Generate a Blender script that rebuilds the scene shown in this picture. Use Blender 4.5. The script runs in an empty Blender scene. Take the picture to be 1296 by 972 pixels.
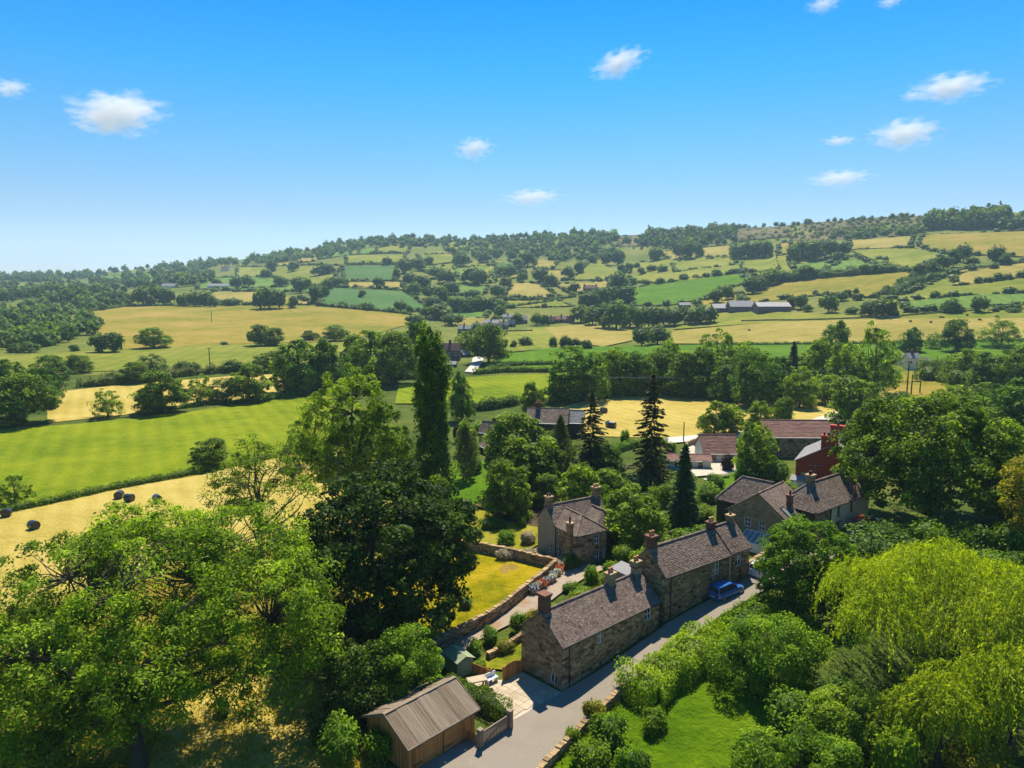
import bpy, bmesh, math, random
import numpy as np
from mathutils import Vector
from mathutils.geometry import delaunay_2d_cdt

scene = bpy.context.scene
R = math.radians
COL = scene.collection

# ------------------------------------------------------------------ camera
CAM_H, PITCH, FPX = 33.0, R(8.0), 898.0          # drone height, tilt, focal length in photo pixels
cam_d = bpy.data.cameras.new('camera'); cam = bpy.data.objects.new('camera', cam_d); COL.objects.link(cam)
cam.location = (0, 0, CAM_H); cam.rotation_euler = (R(90) - PITCH, 0, 0)
cam_d.sensor_width = 36.0; cam_d.lens = 36.0 * FPX / 1296.0
cam_d.clip_start = 0.5; cam_d.clip_end = 40000
scene.camera = cam

# ------------------------------------------------------------------ light
SUN_EL, SUN_AZ = R(57), R(7)                      # sun ahead of the camera, a little to the right
world = bpy.data.worlds.new('World'); scene.world = world; world.use_nodes = True
wn = world.node_tree; wn.nodes.clear()
wo = wn.nodes.new('ShaderNodeOutputWorld'); wb = wn.nodes.new('ShaderNodeBackground')
sky = wn.nodes.new('ShaderNodeTexSky'); sky.sky_type = 'NISHITA'; sky.sun_disc = False
sky.sun_elevation = SUN_EL; sky.sun_rotation = SUN_AZ
sky.air_density = 1.0; sky.dust_density = 0.25; sky.ozone_density = 3.0; sky.altitude = 0
hs = wn.nodes.new('ShaderNodeHueSaturation'); hs.inputs['Saturation'].default_value = 1.1; hs.inputs['Value'].default_value = 1.0
gm = wn.nodes.new('ShaderNodeMix'); gm.data_type = 'RGBA'; gm.blend_type = 'MULTIPLY'; gm.inputs[0].default_value = 1.0
wc = wn.nodes.new('ShaderNodeTexCoord'); wx = wn.nodes.new('ShaderNodeSeparateXYZ'); wr = wn.nodes.new('ShaderNodeValToRGB')
SKY_TINT = [(0.0, (.66, .72, 1.0)), (.096, (.50, .58, .70)), (.168, (.34, .62, .75)), (.263, (.10, .64, .86)), (.349, (.0, .56, .90)), (1.0, (.10, .58, .90))]
while len(wr.color_ramp.elements) < len(SKY_TINT): wr.color_ramp.elements.new(.99)
for i_, (p_, c_) in enumerate(SKY_TINT): wr.color_ramp.elements[i_].position = p_; wr.color_ramp.elements[i_].color = (*c_, 1)
wn.links.new(wc.outputs['Generated'], wx.inputs[0]); wn.links.new(wx.outputs[2], wr.inputs[0])
wn.links.new(sky.outputs[0], hs.inputs['Color']); wn.links.new(hs.outputs[0], gm.inputs[6]); wn.links.new(wr.outputs[0], gm.inputs[7]); wn.links.new(gm.outputs[2], wb.inputs[0])
wb.inputs[1].default_value = 0.10
wn.links.new(wb.outputs[0], wo.inputs[0])
sd = bpy.data.lights.new('sun', 'SUN'); sun = bpy.data.objects.new('sun', sd); COL.objects.link(sun)
sd.energy = 5.0; sd.angle = R(0.53); sd.color = (1.0, 0.93, 0.77)
_d = Vector((math.sin(SUN_AZ) * math.cos(SUN_EL), math.cos(SUN_AZ) * math.cos(SUN_EL), math.sin(SUN_EL)))
sun.rotation_euler = _d.to_track_quat('Z', 'Y').to_euler(); sun.location = _d * 600
scene.view_settings.view_transform = 'Standard'; scene.view_settings.look = 'None'
scene.view_settings.gamma = 1.0; scene.view_settings.use_curve_mapping = False
scene.view_settings.exposure = 0.8
scene.render.engine = 'CYCLES'
cy = scene.cycles
cy.max_bounces = 6; cy.diffuse_bounces = 3; cy.glossy_bounces = 2; cy.transmission_bounces = 4
cy.transparent_max_bounces = 6; cy.volume_bounces = 3; cy.use_denoising = True
cy.volume_max_steps = 128
cy.caustics_reflective = False; cy.caustics_refractive = False
scene.render.filter_size = 1.2

# ------------------------------------------------------------------ terrain maths
def ray(px, py):
    x = (np.asarray(px, float) - 648) / FPX; y = -(np.asarray(py, float) - 486) / FPX
    return np.stack([x, math.cos(PITCH) + y * math.sin(PITCH), -math.sin(PITCH) + y * math.cos(PITCH)], -1)
_SX = np.array([-500, 0, 90, 180, 300, 400, 450, 500, 600, 700, 800, 870, 980, 1100, 1170, 1296, 1800.])
_SY = np.array([352, 350, 347, 340, 329, 313, 305, 300, 303, 298, 297, 291, 286, 275, 272, 268, 268.])
_dr = ray(_SX, _SY)
_AZ = np.degrees(np.arctan2(_dr[:, 0], _dr[:, 1])); _EL = np.arctan2(_dr[:, 2], np.hypot(_dr[:, 0], _dr[:, 1]))
_R1 = np.array([2600, 2600, 2500, 2300, 2000, 1900, 1800, 1700, 1700, 1600, 1600, 1500, 1450, 1400, 1350, 1300, 1300.])
_R0 = np.array([430, 430, 430, 430, 430, 440, 470, 520, 560, 540, 500, 450, 400, 380, 370, 360, 360.])
_ZC = CAM_H + np.tan(_EL) * _R1
def sstep(a, b, x):
    t = np.clip((x - a) / (b - a), 0, 1); return t * t * (3 - 2 * t)
def T(x, y):
    """ground height: level valley floor, a hill all round the far side, the lane climbing through the hamlet"""
    x = np.asarray(x, float); y = np.asarray(y, float)
    r = np.hypot(x, y); a = np.degrees(np.arctan2(x, y))
    back = sstep(75, 130, np.abs(a))
    aa = np.clip(a, _AZ[0], _AZ[-1])
    r1 = np.interp(aa, _AZ, _R1); r0 = np.interp(aa, _AZ, _R0); zc = np.interp(aa, _AZ, _ZC) * (1 - .7 * back)
    t = np.clip((r - r0) / (r1 - r0), 0, 1)
    z = zc * t ** 1.3 - np.clip(r - r1, 0, 900) * .11
    w = 4 * t * (1 - t)
    z = z + w * (4.0 * np.sin(x / 95 + 1.3) * np.sin(y / 130 + .4) + 2.0 * np.sin(x / 41 + y / 57))
    s = .751 * x + .660 * y; q = -.660 * x + .751 * y
    loc = .105 * np.clip(s - 38.7, 0, 48) * (1 - .75 * sstep(42, 58, q)) * (1 - .8 * sstep(95, 170, r)) * sstep(-40, 10, x)
    return z + loc
_RR = np.concatenate([np.geomspace(15, 5000, 1100)])
def at(px, py):
    """the point of the ground seen at a place in the photograph"""
    px = np.atleast_1d(np.asarray(px, float)); py = np.atleast_1d(np.asarray(py, float))
    d = ray(px, py); h = np.hypot(d[:, 0], d[:, 1]); d = d / h[:, None]
    X = d[:, 0:1] * _RR; Y = d[:, 1:2] * _RR; Z = CAM_H + d[:, 2:3] * _RR
    below = Z <= T(X, Y); below[:, -1] = True
    i = np.clip(np.argmax(below, 1), 1, None); k = np.arange(len(px))
    lo, hi = _RR[i - 1], _RR[i]
    for _ in range(22):
        m = (lo + hi) / 2; u = CAM_H + d[:, 2] * m <= T(d[:, 0] * m, d[:, 1] * m)
        hi = np.where(u, m, hi); lo = np.where(u, lo, m)
    return np.stack([d[:, 0] * hi, d[:, 1] * hi, T(d[:, 0] * hi, d[:, 1] * hi)], -1)
def at1(px, py): return at([px], [py])[0]
def depth(p): return p[1] * math.cos(PITCH) - (p[2] - CAM_H) * math.sin(PITCH)
def height_to(p, py):
    """z where a plumb line over p meets image row py"""
    d = ray(648, py); return CAM_H + d[2] / d[1] * p[1]

# ------------------------------------------------------------------ materials
MATS = {}
class N:
    def __init__(s, name):
        s.m = bpy.data.materials.new(name); s.m.use_nodes = True; s.t = s.m.node_tree; s.t.nodes.clear()
        s.out = s.t.nodes.new('ShaderNodeOutputMaterial'); MATS[name] = s.m
    def n(s, kind, **kw):
        nd = s.t.nodes.new('ShaderNode' + kind)
        for k, v in kw.items():
            if hasattr(nd, k) and k not in nd.inputs: setattr(nd, k, v)
            else: s.put(nd.inputs[k.replace('_', ' ') if k.replace('_', ' ') in nd.inputs else k], v)
        return nd
    def put(s, sock, v):
        if isinstance(v, bpy.types.NodeSocket): s.t.links.new(v, sock)
        elif isinstance(v, (tuple, list)) and sock.type == 'RGBA' and len(v) == 3: sock.default_value = (*v, 1)
        else: sock.default_value = v
    def mix(s, f, a, b, mode='MIX'):
        nd = s.t.nodes.new('ShaderNodeMix'); nd.data_type = 'RGBA'; nd.blend_type = mode
        s.put(nd.inputs[0], f); s.put(nd.inputs[6], a); s.put(nd.inputs[7], b); return nd.outputs[2]
    def math(s, op, a, b=0.0):
        nd = s.t.nodes.new('ShaderNodeMath'); nd.operation = op; s.put(nd.inputs[0], a); s.put(nd.inputs[1], b); return nd.outputs[0]
    def ramp(s, f, stops):
        nd = s.t.nodes.new('ShaderNodeValToRGB'); cr = nd.color_ramp
        while len(cr.elements) < len(stops): cr.elements.new(.5)
        for e, (p, c) in zip(cr.elements, stops): e.position = p; e.color = (*c, 1) if len(c) == 3 else c
        s.put(nd.inputs[0], f); return nd.outputs[0]
    def noise(s, scale, detail=3, vec=None, rough=.55):
        nd = s.t.nodes.new('ShaderNodeTexNoise'); nd.inputs['Scale'].default_value = scale; nd.inputs['Detail'].default_value = detail
        nd.inputs['Roughness'].default_value = rough
        if vec is not None: s.t.links.new(vec, nd.inputs['Vector'])
        return nd.outputs[0]
    def coord(s, which='Object'): return s.n('TexCoord').outputs[which]
    def pos(s): return s.n('NewGeometry').outputs['Position']
    def attr(s, name): return s.n('Attribute', attribute_name=name).outputs['Fac']
    def bump(s, h, strength=.3, dist=.05):
        nd = s.t.nodes.new('ShaderNodeBump'); nd.inputs['Strength'].default_value = strength; nd.inputs['Distance'].default_value = dist
        s.put(nd.inputs['Height'], h); return nd.outputs[0]
    def bsdf(s, col, rough=.8, spec=.25, metal=0, normal=None):
        p = s.t.nodes.new('ShaderNodeBsdfPrincipled'); s.put(p.inputs['Base Color'], col); s.put(p.inputs['Roughness'], rough)
        p.inputs['Specular IOR Level'].default_value = spec; p.inputs['Metallic'].default_value = metal
        if normal is not None: s.put(p.inputs['Normal'], normal)
        return p.outputs[0]
    def done(s, sh): s.t.links.new(sh, s.out.inputs[0]); return s.m

def leaf_mat(name, dark, mid, light, tr=.4):
    a = N(name)
    t = a.math('ADD', a.attr('tint'), a.math('MULTIPLY', a.math('SUBTRACT', a.n('ObjectInfo').outputs['Random'], .5), .22))
    c = a.ramp(t, [(.08, dark), (.5, mid), (.95, light)])
    p = a.bsdf(c, .6, .15)
    tl = a.n('BsdfTranslucent'); a.put(tl.inputs[0], a.mix(1.0, c, (1.25, 1.35, .42), 'MULTIPLY'))
    mx = a.n('MixShader'); mx.inputs[0].default_value = tr
    a.t.links.new(p, mx.inputs[1]); a.t.links.new(tl.outputs[0], mx.inputs[2])
    return a.done(mx.outputs[0])
def tint_mat(name, stops, rough=.85, nscale=4, nmix=.35, spec=.2, bump=.25):
    a = N(name); v = a.coord('Object')
    nz = a.noise(nscale, 4, v)
    c = a.ramp(a.math('ADD', a.math('MULTIPLY', a.attr('tint'), 1 - nmix), a.math('MULTIPLY', nz, nmix)), stops)
    return a.done(a.bsdf(c, rough, spec, 0, a.bump(a.noise(nscale * 5, 3, v), bump, .02)))
def plain(name, col, rough=.6, spec=.3, metal=0, var=.15, scale=3):
    a = N(name); nz = a.noise(scale, 4, a.coord('Object'))
    c = a.mix(nz, tuple(x * (1 - var) for x in col), tuple(min(1, x * (1 + var)) for x in col))
    return a.done(a.bsdf(c, rough, spec, metal))
def field_mat(name, c1, c2, c3, sc=.02, stripes=None, tuft=1.0):
    """grass or stubble: big patches, small mottling, optional mowing swathes (angle, spacing, strength)"""
    a = N(name); v = a.pos()
    n1 = a.noise(sc, 6, v, .68); n2 = a.noise(max(.12, sc * 6), 5, v, .7); n3 = a.noise(1.7, 4, v, .75)
    f = a.math('ADD', a.math('MULTIPLY', n1, .50), a.math('ADD', a.math('MULTIPLY', n2, .28), a.math('MULTIPLY', n3, .22)))
    if stripes:
        ang, sp, st = stripes
        mp = a.n('Mapping'); mp.inputs['Rotation'].default_value = (0, 0, R(ang)); a.t.links.new(v, mp.inputs['Vector'])
        wv = a.n('TexWave', Scale=.314 / sp, Distortion=1.2, Detail=2.0); wv.inputs['Detail Scale'].default_value = .6
        a.t.links.new(mp.outputs[0], wv.inputs['Vector'])
        f = a.math('ADD', f, a.math('MULTIPLY', a.math('SUBTRACT', wv.outputs['Fac'], .5), st))
    c1, c2, c3 = [tuple(x * .82 for x in q) for q in (c1, c2, c3)]
    c = a.ramp(f, [(.39, c1), (.5, c2), (.61, c3)])
    nb = a.math('ADD', n3, a.math('MULTIPLY', n2, 1.5))
    return a.done(a.bsdf(c, .95, .05, 0, a.bump(nb, .8 * tuft, .35)))

leaf_mat('leaf_ash', (0.0539, 0.0993, 0.0035), (0.1665, 0.262, 0.0093), (0.4064, 0.5216, 0.0241), 0.45)
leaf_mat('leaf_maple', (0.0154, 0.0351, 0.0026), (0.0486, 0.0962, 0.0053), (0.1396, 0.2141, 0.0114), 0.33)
leaf_mat('leaf_oak', (0.0435, 0.0827, 0.0043), (0.1324, 0.2088, 0.0095), (0.3348, 0.4382, 0.0214), 0.4)
leaf_mat('leaf_willow', (0.1161, 0.1638, 0.0042), (0.2814, 0.3518, 0.0081), (0.5722, 0.62, 0.0211), 0.45)
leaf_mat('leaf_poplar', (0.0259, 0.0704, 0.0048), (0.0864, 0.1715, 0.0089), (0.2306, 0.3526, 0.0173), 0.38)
leaf_mat('leaf_alder', (0.0483, 0.1072, 0.004), (0.1407, 0.2449, 0.0089), (0.3122, 0.4522, 0.0199), 0.45)
leaf_mat('leaf_bright', (0.0691, 0.1251, 0.004), (0.1983, 0.2979, 0.0089), (0.437, 0.5329, 0.0215), 0.45)
leaf_mat('leaf_gold', (0.1218, 0.1242, 0.0057), (0.2706, 0.246, 0.0103), (0.5838, 0.4782, 0.0236), .40)
leaf_mat('leaf_yellow', (0.198, 0.171, 0.0041), (0.396, 0.32, 0.0067), (0.62, 0.5368, 0.0165), .40)
leaf_mat('leaf_grey', (0.0624, 0.1083, 0.0203), (0.1312, 0.1997, 0.0378), (0.2822, 0.3701, 0.0744), .35)
leaf_mat('leaf_conifer', (0.0185, 0.0511, 0.0091), (0.0498, 0.119, 0.016), (0.1507, 0.2665, 0.0299), .18)
leaf_mat('leaf_spruce', (.03, .034, .006), (.085, .078, .012), (.20, .15, .03), .3)
leaf_mat('leaf_far', (0.0287, 0.0621, 0.0059), (0.0799, 0.1379, 0.0118), (0.1951, 0.2777, 0.0241), 0.38)
leaf_mat('leaf_scrub', (0.0496, 0.0685, 0.0088), (0.1164, 0.146, 0.017), (0.2543, 0.2631, 0.0369), 0.35)
leaf_mat('leaf_purple', (0.017, 0.009, 0.014), (0.043, 0.020, 0.032), (0.080, 0.043, 0.051), .2)
leaf_mat('leaf_flower', (0.100, 0.160, 0.050), (0.450, 0.320, 0.220), (0.750, 0.550, 0.500), .3)
leaf_mat('grass_blade', (0.0594, 0.108, 0.0041), (0.154, 0.21, 0.0072), (0.4294, 0.3904, 0.0192), .4)
leaf_mat('grass_dry', (0.1188, 0.135, 0.0041), (0.297, 0.26, 0.009), (0.6039, 0.4392, 0.0329), .35)
leaf_mat('grass_lawn', (0.0396, 0.0765, 0.0016), (0.0935, 0.145, 0.0027), (0.2013, 0.244, 0.0077), .4)
plain('bark', (.085, .068, .05), .9, .1, 0, .4, 6)
plain('bark_pale', (.22, .20, .17), .9, .1, 0, .35, 5)
field_mat('m_ground', (.045, .075, .012), (.085, .12, .018), (.17, .17, .03), .03)
field_mat('m_hill', (.085, .125, .018), (.155, .18, .03), (.27, .23, .055), .010)
field_mat('m_heath', (.085, .085, .035), (.15, .125, .055), (.25, .19, .085), .012)
field_mat('m_bright', (.115, .175, .003), (.19, .24, .006), (.27, .30, .012), .04, (-28, 3.6, .05))
field_mat('m_lush', (.05, .13, .002), (.085, .18, .004), (.13, .22, .008), .03, (0, 6, .04))
field_mat('m_green', (.075, .16, .022), (.12, .21, .030), (.19, .25, .04), .012, (20, 8, .06))
field_mat('m_bluegreen', (.055, .125, .03), (.08, .16, .04), (.12, .19, .05), .012, (10, 9, .05))
field_mat('m_olive', (.12, .165, .014), (.205, .225, .026), (.32, .28, .05), .016, (-10, 7, .04))
field_mat('m_tan', (.21, .19, .03), (.32, .26, .055), (.42, .32, .10), .014, (-15, 6, .05))
field_mat('m_gold', (.36, .28, .05), (.49, .37, .085), (.58, .45, .13), .03, (-30, 3.2, .05))
field_mat('m_rough', (.14, .165, .012), (.275, .225, .03), (.42, .265, .07), .014)
field_mat('m_meadow', (.17, .175, .001), (.34, .275, .003), (.50, .34, .02), .12, (40, 2.2, .03))
field_mat('m_lawn', (.05, .12, .001), (.095, .175, .002), (.145, .225, .005), .15, None, 1.2)
field_mat('m_drylawn', (.13, .17, .006), (.25, .245, .014), (.38, .31, .045), .14, None, 1.0)
field_mat('m_bare', (.30, .21, .04), (.42, .27, .07), (.50, .32, .10), .5)
field_mat('m_soil', (.05, .035, .02), (.10, .07, .04), (.20, .13, .07), .2)
def surf(name, c1, c2, sc, rough=.9, bump=.3, patch=None):
    a = N(name); v = a.pos(); n1 = a.noise(sc, 5, v, .6); n2 = a.noise(14, 3, v, .7)
    c = a.mix(n1, c1, c2); c = a.mix(.22, c, a.ramp(n2, [(.3, (.0, .0, .0)), (.7, (1, 1, 1))]), 'OVERLAY')
    if patch:
        c = a.mix(a.ramp(a.noise(.35, 4, v, .7), [(.52, (0, 0, 0)), (.62, (1, 1, 1))]), c, patch)
    return a.done(a.bsdf(c, rough, .2, 0, a.bump(n2, bump, .02)))
surf('m_asphalt', (.185, .155, .12), (.265, .22, .17), .5, .9, .3, (.225, .19, .15))
surf('m_gravel', (.24, .19, .14), (.36, .28, .20), 1.5, .95, .6, (.27, .17, .10))
surf('m_track', (.42, .38, .33), (.55, .50, .43), .3)
surf('m_concrete', (.38, .33, .26), (.50, .44, .34), 1.0, .9, .3, (.42, .33, .2))
M = MATS

# ------------------------------------------------------------------ object helpers
def tag(o, label=None, cat=None, group=None, kind=None):
    if label: o['label'] = label
    if cat: o['category'] = cat
    if group: o['group'] = group
    if kind: o['kind'] = kind
    return o
def empty(name, loc=(0, 0, 0), rz=0.0, label=None, cat=None, group=None):
    o = bpy.data.objects.new(name, None); COL.objects.link(o); o.location = loc; o.rotation_euler = (0, 0, rz)
    o.empty_display_size = .3
    return tag(o, label, cat, group)
def link(name, me, parent=None, loc=None, rz=None, scale=None):
    o = bpy.data.objects.new(name, me); COL.objects.link(o)
    if parent is not None: o.parent = parent
    if loc is not None: o.location = loc
    if rz is not None: o.rotation_euler = (0, 0, rz)
    if scale is not None: o.scale = scale
    return o
def np_mesh(name, V, F, mats, tint=None, mi=None, smooth=False):
    """mesh out of vertex and quad (or triangle) arrays, with one tint value per face"""
    V = np.asarray(V, np.float32); F = np.asarray(F, np.int32); k = F.shape[1]
    me = bpy.data.meshes.new(name); me.vertices.add(len(V)); me.vertices.foreach_set('co', V.ravel())
    me.loops.add(F.size); me.loops.foreach_set('vertex_index', F.ravel())
    me.polygons.add(len(F)); me.polygons.foreach_set('loop_start', np.arange(len(F), dtype=np.int32) * k)
    if mi is not None: me.polygons.foreach_set('material_index', np.asarray(mi, np.int32))
    if smooth: me.polygons.foreach_set('use_smooth', np.ones(len(F), bool))
    if tint is not None:
        at_ = me.attributes.new('tint', 'FLOAT', 'FACE'); at_.data.foreach_set('value', np.asarray(tint, np.float32))
    for m in (mats if isinstance(mats, (list, tuple)) else [mats]): me.materials.append(MATS[m])
    me.update(calc_edges=True); me.validate()
    return me
class MB:
    """collects boxes, prisms, tubes and loose polygons for one mesh"""
    def __init__(s): s.v = []; s.f = []; s.t = []
    def poly(s, pts, tint=.5):
        b = len(s.v); s.v += [tuple(p) for p in pts]; s.f.append(tuple(range(b, b + len(pts)))); s.t.append(tint); return s
    def hexa(s, p, tint=.5):
        b = len(s.v); s.v += [tuple(q) for q in p]
        for q in ((0, 3, 2, 1), (4, 5, 6, 7), (0, 1, 5, 4), (1, 2, 6, 5), (2, 3, 7, 6), (3, 0, 4, 7)):
            s.f.append(tuple(b + i for i in q)); s.t.append(tint)
        return s
    def box(s, x0, x1, y0, y1, z0, z1, tint=.5):
        return s.hexa([(x0, y0, z0), (x1, y0, z0), (x1, y1, z0), (x0, y1, z0), (x0, y0, z1), (x1, y0, z1), (x1, y1, z1), (x0, y1, z1)], tint)
    def bar(s, a, b, w, h=None, tint=.5):
        a = Vector(a); b = Vector(b); d = (b - a).normalized(); h = h or w
        up = Vector((0, 0, 1)) if abs(d.z) < .95 else Vector((1, 0, 0))
        sx = d.cross(up).normalized() * w / 2; sz = sx.cross(d).normalized() * h / 2
        return s.hexa([a - sx - sz, a + sx - sz, b + sx - sz, b - sx - sz, a - sx + sz, a + sx + sz, b + sx + sz, b - sx + sz], tint)
    def tube(s, pts, rad, n=8, cap=True, tint=.5):
        pts = [Vector(p) for p in pts]; rad = rad if isinstance(rad, (list, tuple)) else [rad] * len(pts); rings = []
        for i, p in enumerate(pts):
            d = (pts[min(i + 1, len(pts) - 1)] - pts[max(i - 1, 0)]).normalized()
            up = Vector((0, 0, 1)) if abs(d.z) < .9 else Vector((1, 0, 0)); a = d.cross(up).normalized(); c = a.cross(d)
            b = len(s.v); rings.append(b)
            for k in range(n):
                q = 2 * math.pi * k / n; s.v.append(tuple(p + (a * math.cos(q) + c * math.sin(q)) * rad[i]))
        for i in range(len(pts) - 1):
            for k in range(n):
                k2 = (k + 1) % n; s.f.append((rings[i] + k, rings[i] + k2, rings[i + 1] + k2, rings[i + 1] + k)); s.t.append(tint)
        if cap:
            s.f.append(tuple(rings[0] + k for k in range(n))[::-1]); s.t.append(tint)
            s.f.append(tuple(rings[-1] + k for k in range(n))); s.t.append(tint)
        return s
    def mesh(s, name, mat, smooth=False):
        me = bpy.data.meshes.new(name); me.from_pydata(s.v, [], s.f)
        at_ = me.attributes.new('tint', 'FLOAT', 'FACE'); at_.data.foreach_set('value', np.asarray(s.t, np.float32))
        me.materials.append(MATS[mat])
        if smooth: me.polygons.foreach_set('use_smooth', np.ones(len(s.f), bool))
        return me
    def build(s, name, mat, parent=None, bevel=0, smooth=False, **kw):
        me = s.mesh(name, mat, smooth)
        if bevel or True:
            bm = bmesh.new(); bm.from_mesh(me); bmesh.ops.recalc_face_normals(bm, faces=bm.faces)
            if bevel: bmesh.ops.bevel(bm, geom=list(bm.edges), offset=bevel, segments=1, affect='EDGES', clamp_overlap=True)
            bm.to_mesh(me); bm.free()
        return link(name, me, parent, **kw)
def copy_tree(o, parent=None):
    c = o.copy(); COL.objects.link(c); c.parent = parent
    for ch in o.children: copy_tree(ch, c)
    return c
ORD = ('first second third fourth fifth sixth seventh eighth ninth tenth eleventh twelfth thirteenth fourteenth fifteenth sixteenth '
       'seventeenth eighteenth nineteenth twentieth').split()
def ordinal(i): return ORD[i] if i < 20 else ('twenty-' if i < 29 else 'thirty-' if i < 39 else 'forty-') + ORD[(i - 20) % 10]

# ------------------------------------------------------------------ ground
def build_terrain():
    az = np.concatenate([np.arange(-50, 50, .5), np.arange(50, 310, 6.0)]); az = np.radians(az)
    rr = np.concatenate([[0.01], np.geomspace(4, 5000, 240)])
    A, RR = np.meshgrid(az, rr); X = RR * np.sin(A); Y = RR * np.cos(A); Z = T(X, Y)
    V = np.stack([X, Y, Z], -1).reshape(-1, 3); na = len(az); nr = len(rr)
    i, j = np.meshgrid(np.arange(nr - 1), np.arange(na), indexing='ij'); j2 = (j + 1) % na
    F = np.stack([i * na + j, (i + 1) * na + j, (i + 1) * na + j2, i * na + j2], -1).reshape(-1, 4)[:, ::-1]
    rc = RR[:-1].ravel(); r0 = np.interp(np.degrees(A[:-1].ravel()), _AZ, _R0)
    mi = (rc > np.minimum(r0, 400) * .75).astype(int)
    return tag(link('ground', np_mesh('ground', V, F, ['m_ground', 'm_hill'], None, mi, True)), kind='structure')
build_terrain()
_layer = [0]
def drape(name, px, mat, step=None, off=None, world=None, kind='structure', dens=14):
    """a sheet lying on the ground inside an outline given as places in the photograph (or ground points)"""
    _layer[0] += 1
    if world is None:
        P = []
        for (a, b), (c, d) in zip(px, px[1:] + px[:1]):
            n = max(1, int(math.hypot(c - a, d - b) / dens))
            for k in range(n): P.append((a + (c - a) * k / n, b + (d - b) * k / n))
        W = at([p[0] for p in P], [p[1] for p in P])[:, :2]
    else:
        W = []
        for (a, b), (c, d) in zip(world, world[1:] + world[:1]):
            n = max(1, int(math.hypot(c - a, d - b) / 1.0))
            for k in range(n): W.append((a + (c - a) * k / n, b + (d - b) * k / n))
        W = np.array(W)
    lo, hi = W.min(0), W.max(0); rm = np.hypot(*W.mean(0))
    st = step or max(1.2, rm * .03, max(hi - lo) / 45)
    gx, gy = np.meshgrid(np.arange(lo[0], hi[0], st), np.arange(lo[1], hi[1], st)); G = np.stack([gx.ravel(), gy.ravel()], -1)
    n = len(W)
    vs = [Vector(p) for p in W] + [Vector(p) for p in G]
    out = delaunay_2d_cdt(vs, [], [list(range(n))], 1, 1e-4)
    V2 = np.array([tuple(v) for v in out[0]]); r = np.hypot(V2[:, 0], V2[:, 1])
    o_ = off if off is not None else (.02 + .00045 * r + (.003 + r * .00003) * (_layer[0] % 40))
    V = np.column_stack([V2, T(V2[:, 0], V2[:, 1]) + o_])
    me = bpy.data.meshes.new(name); me.from_pydata(V.tolist(), [], [list(f) for f in out[2]])
    me.materials.append(MATS[mat]); me.polygons.foreach_set('use_smooth', np.ones(len(me.polygons), bool))
    return tag(link(name, me), kind=kind)
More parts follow.
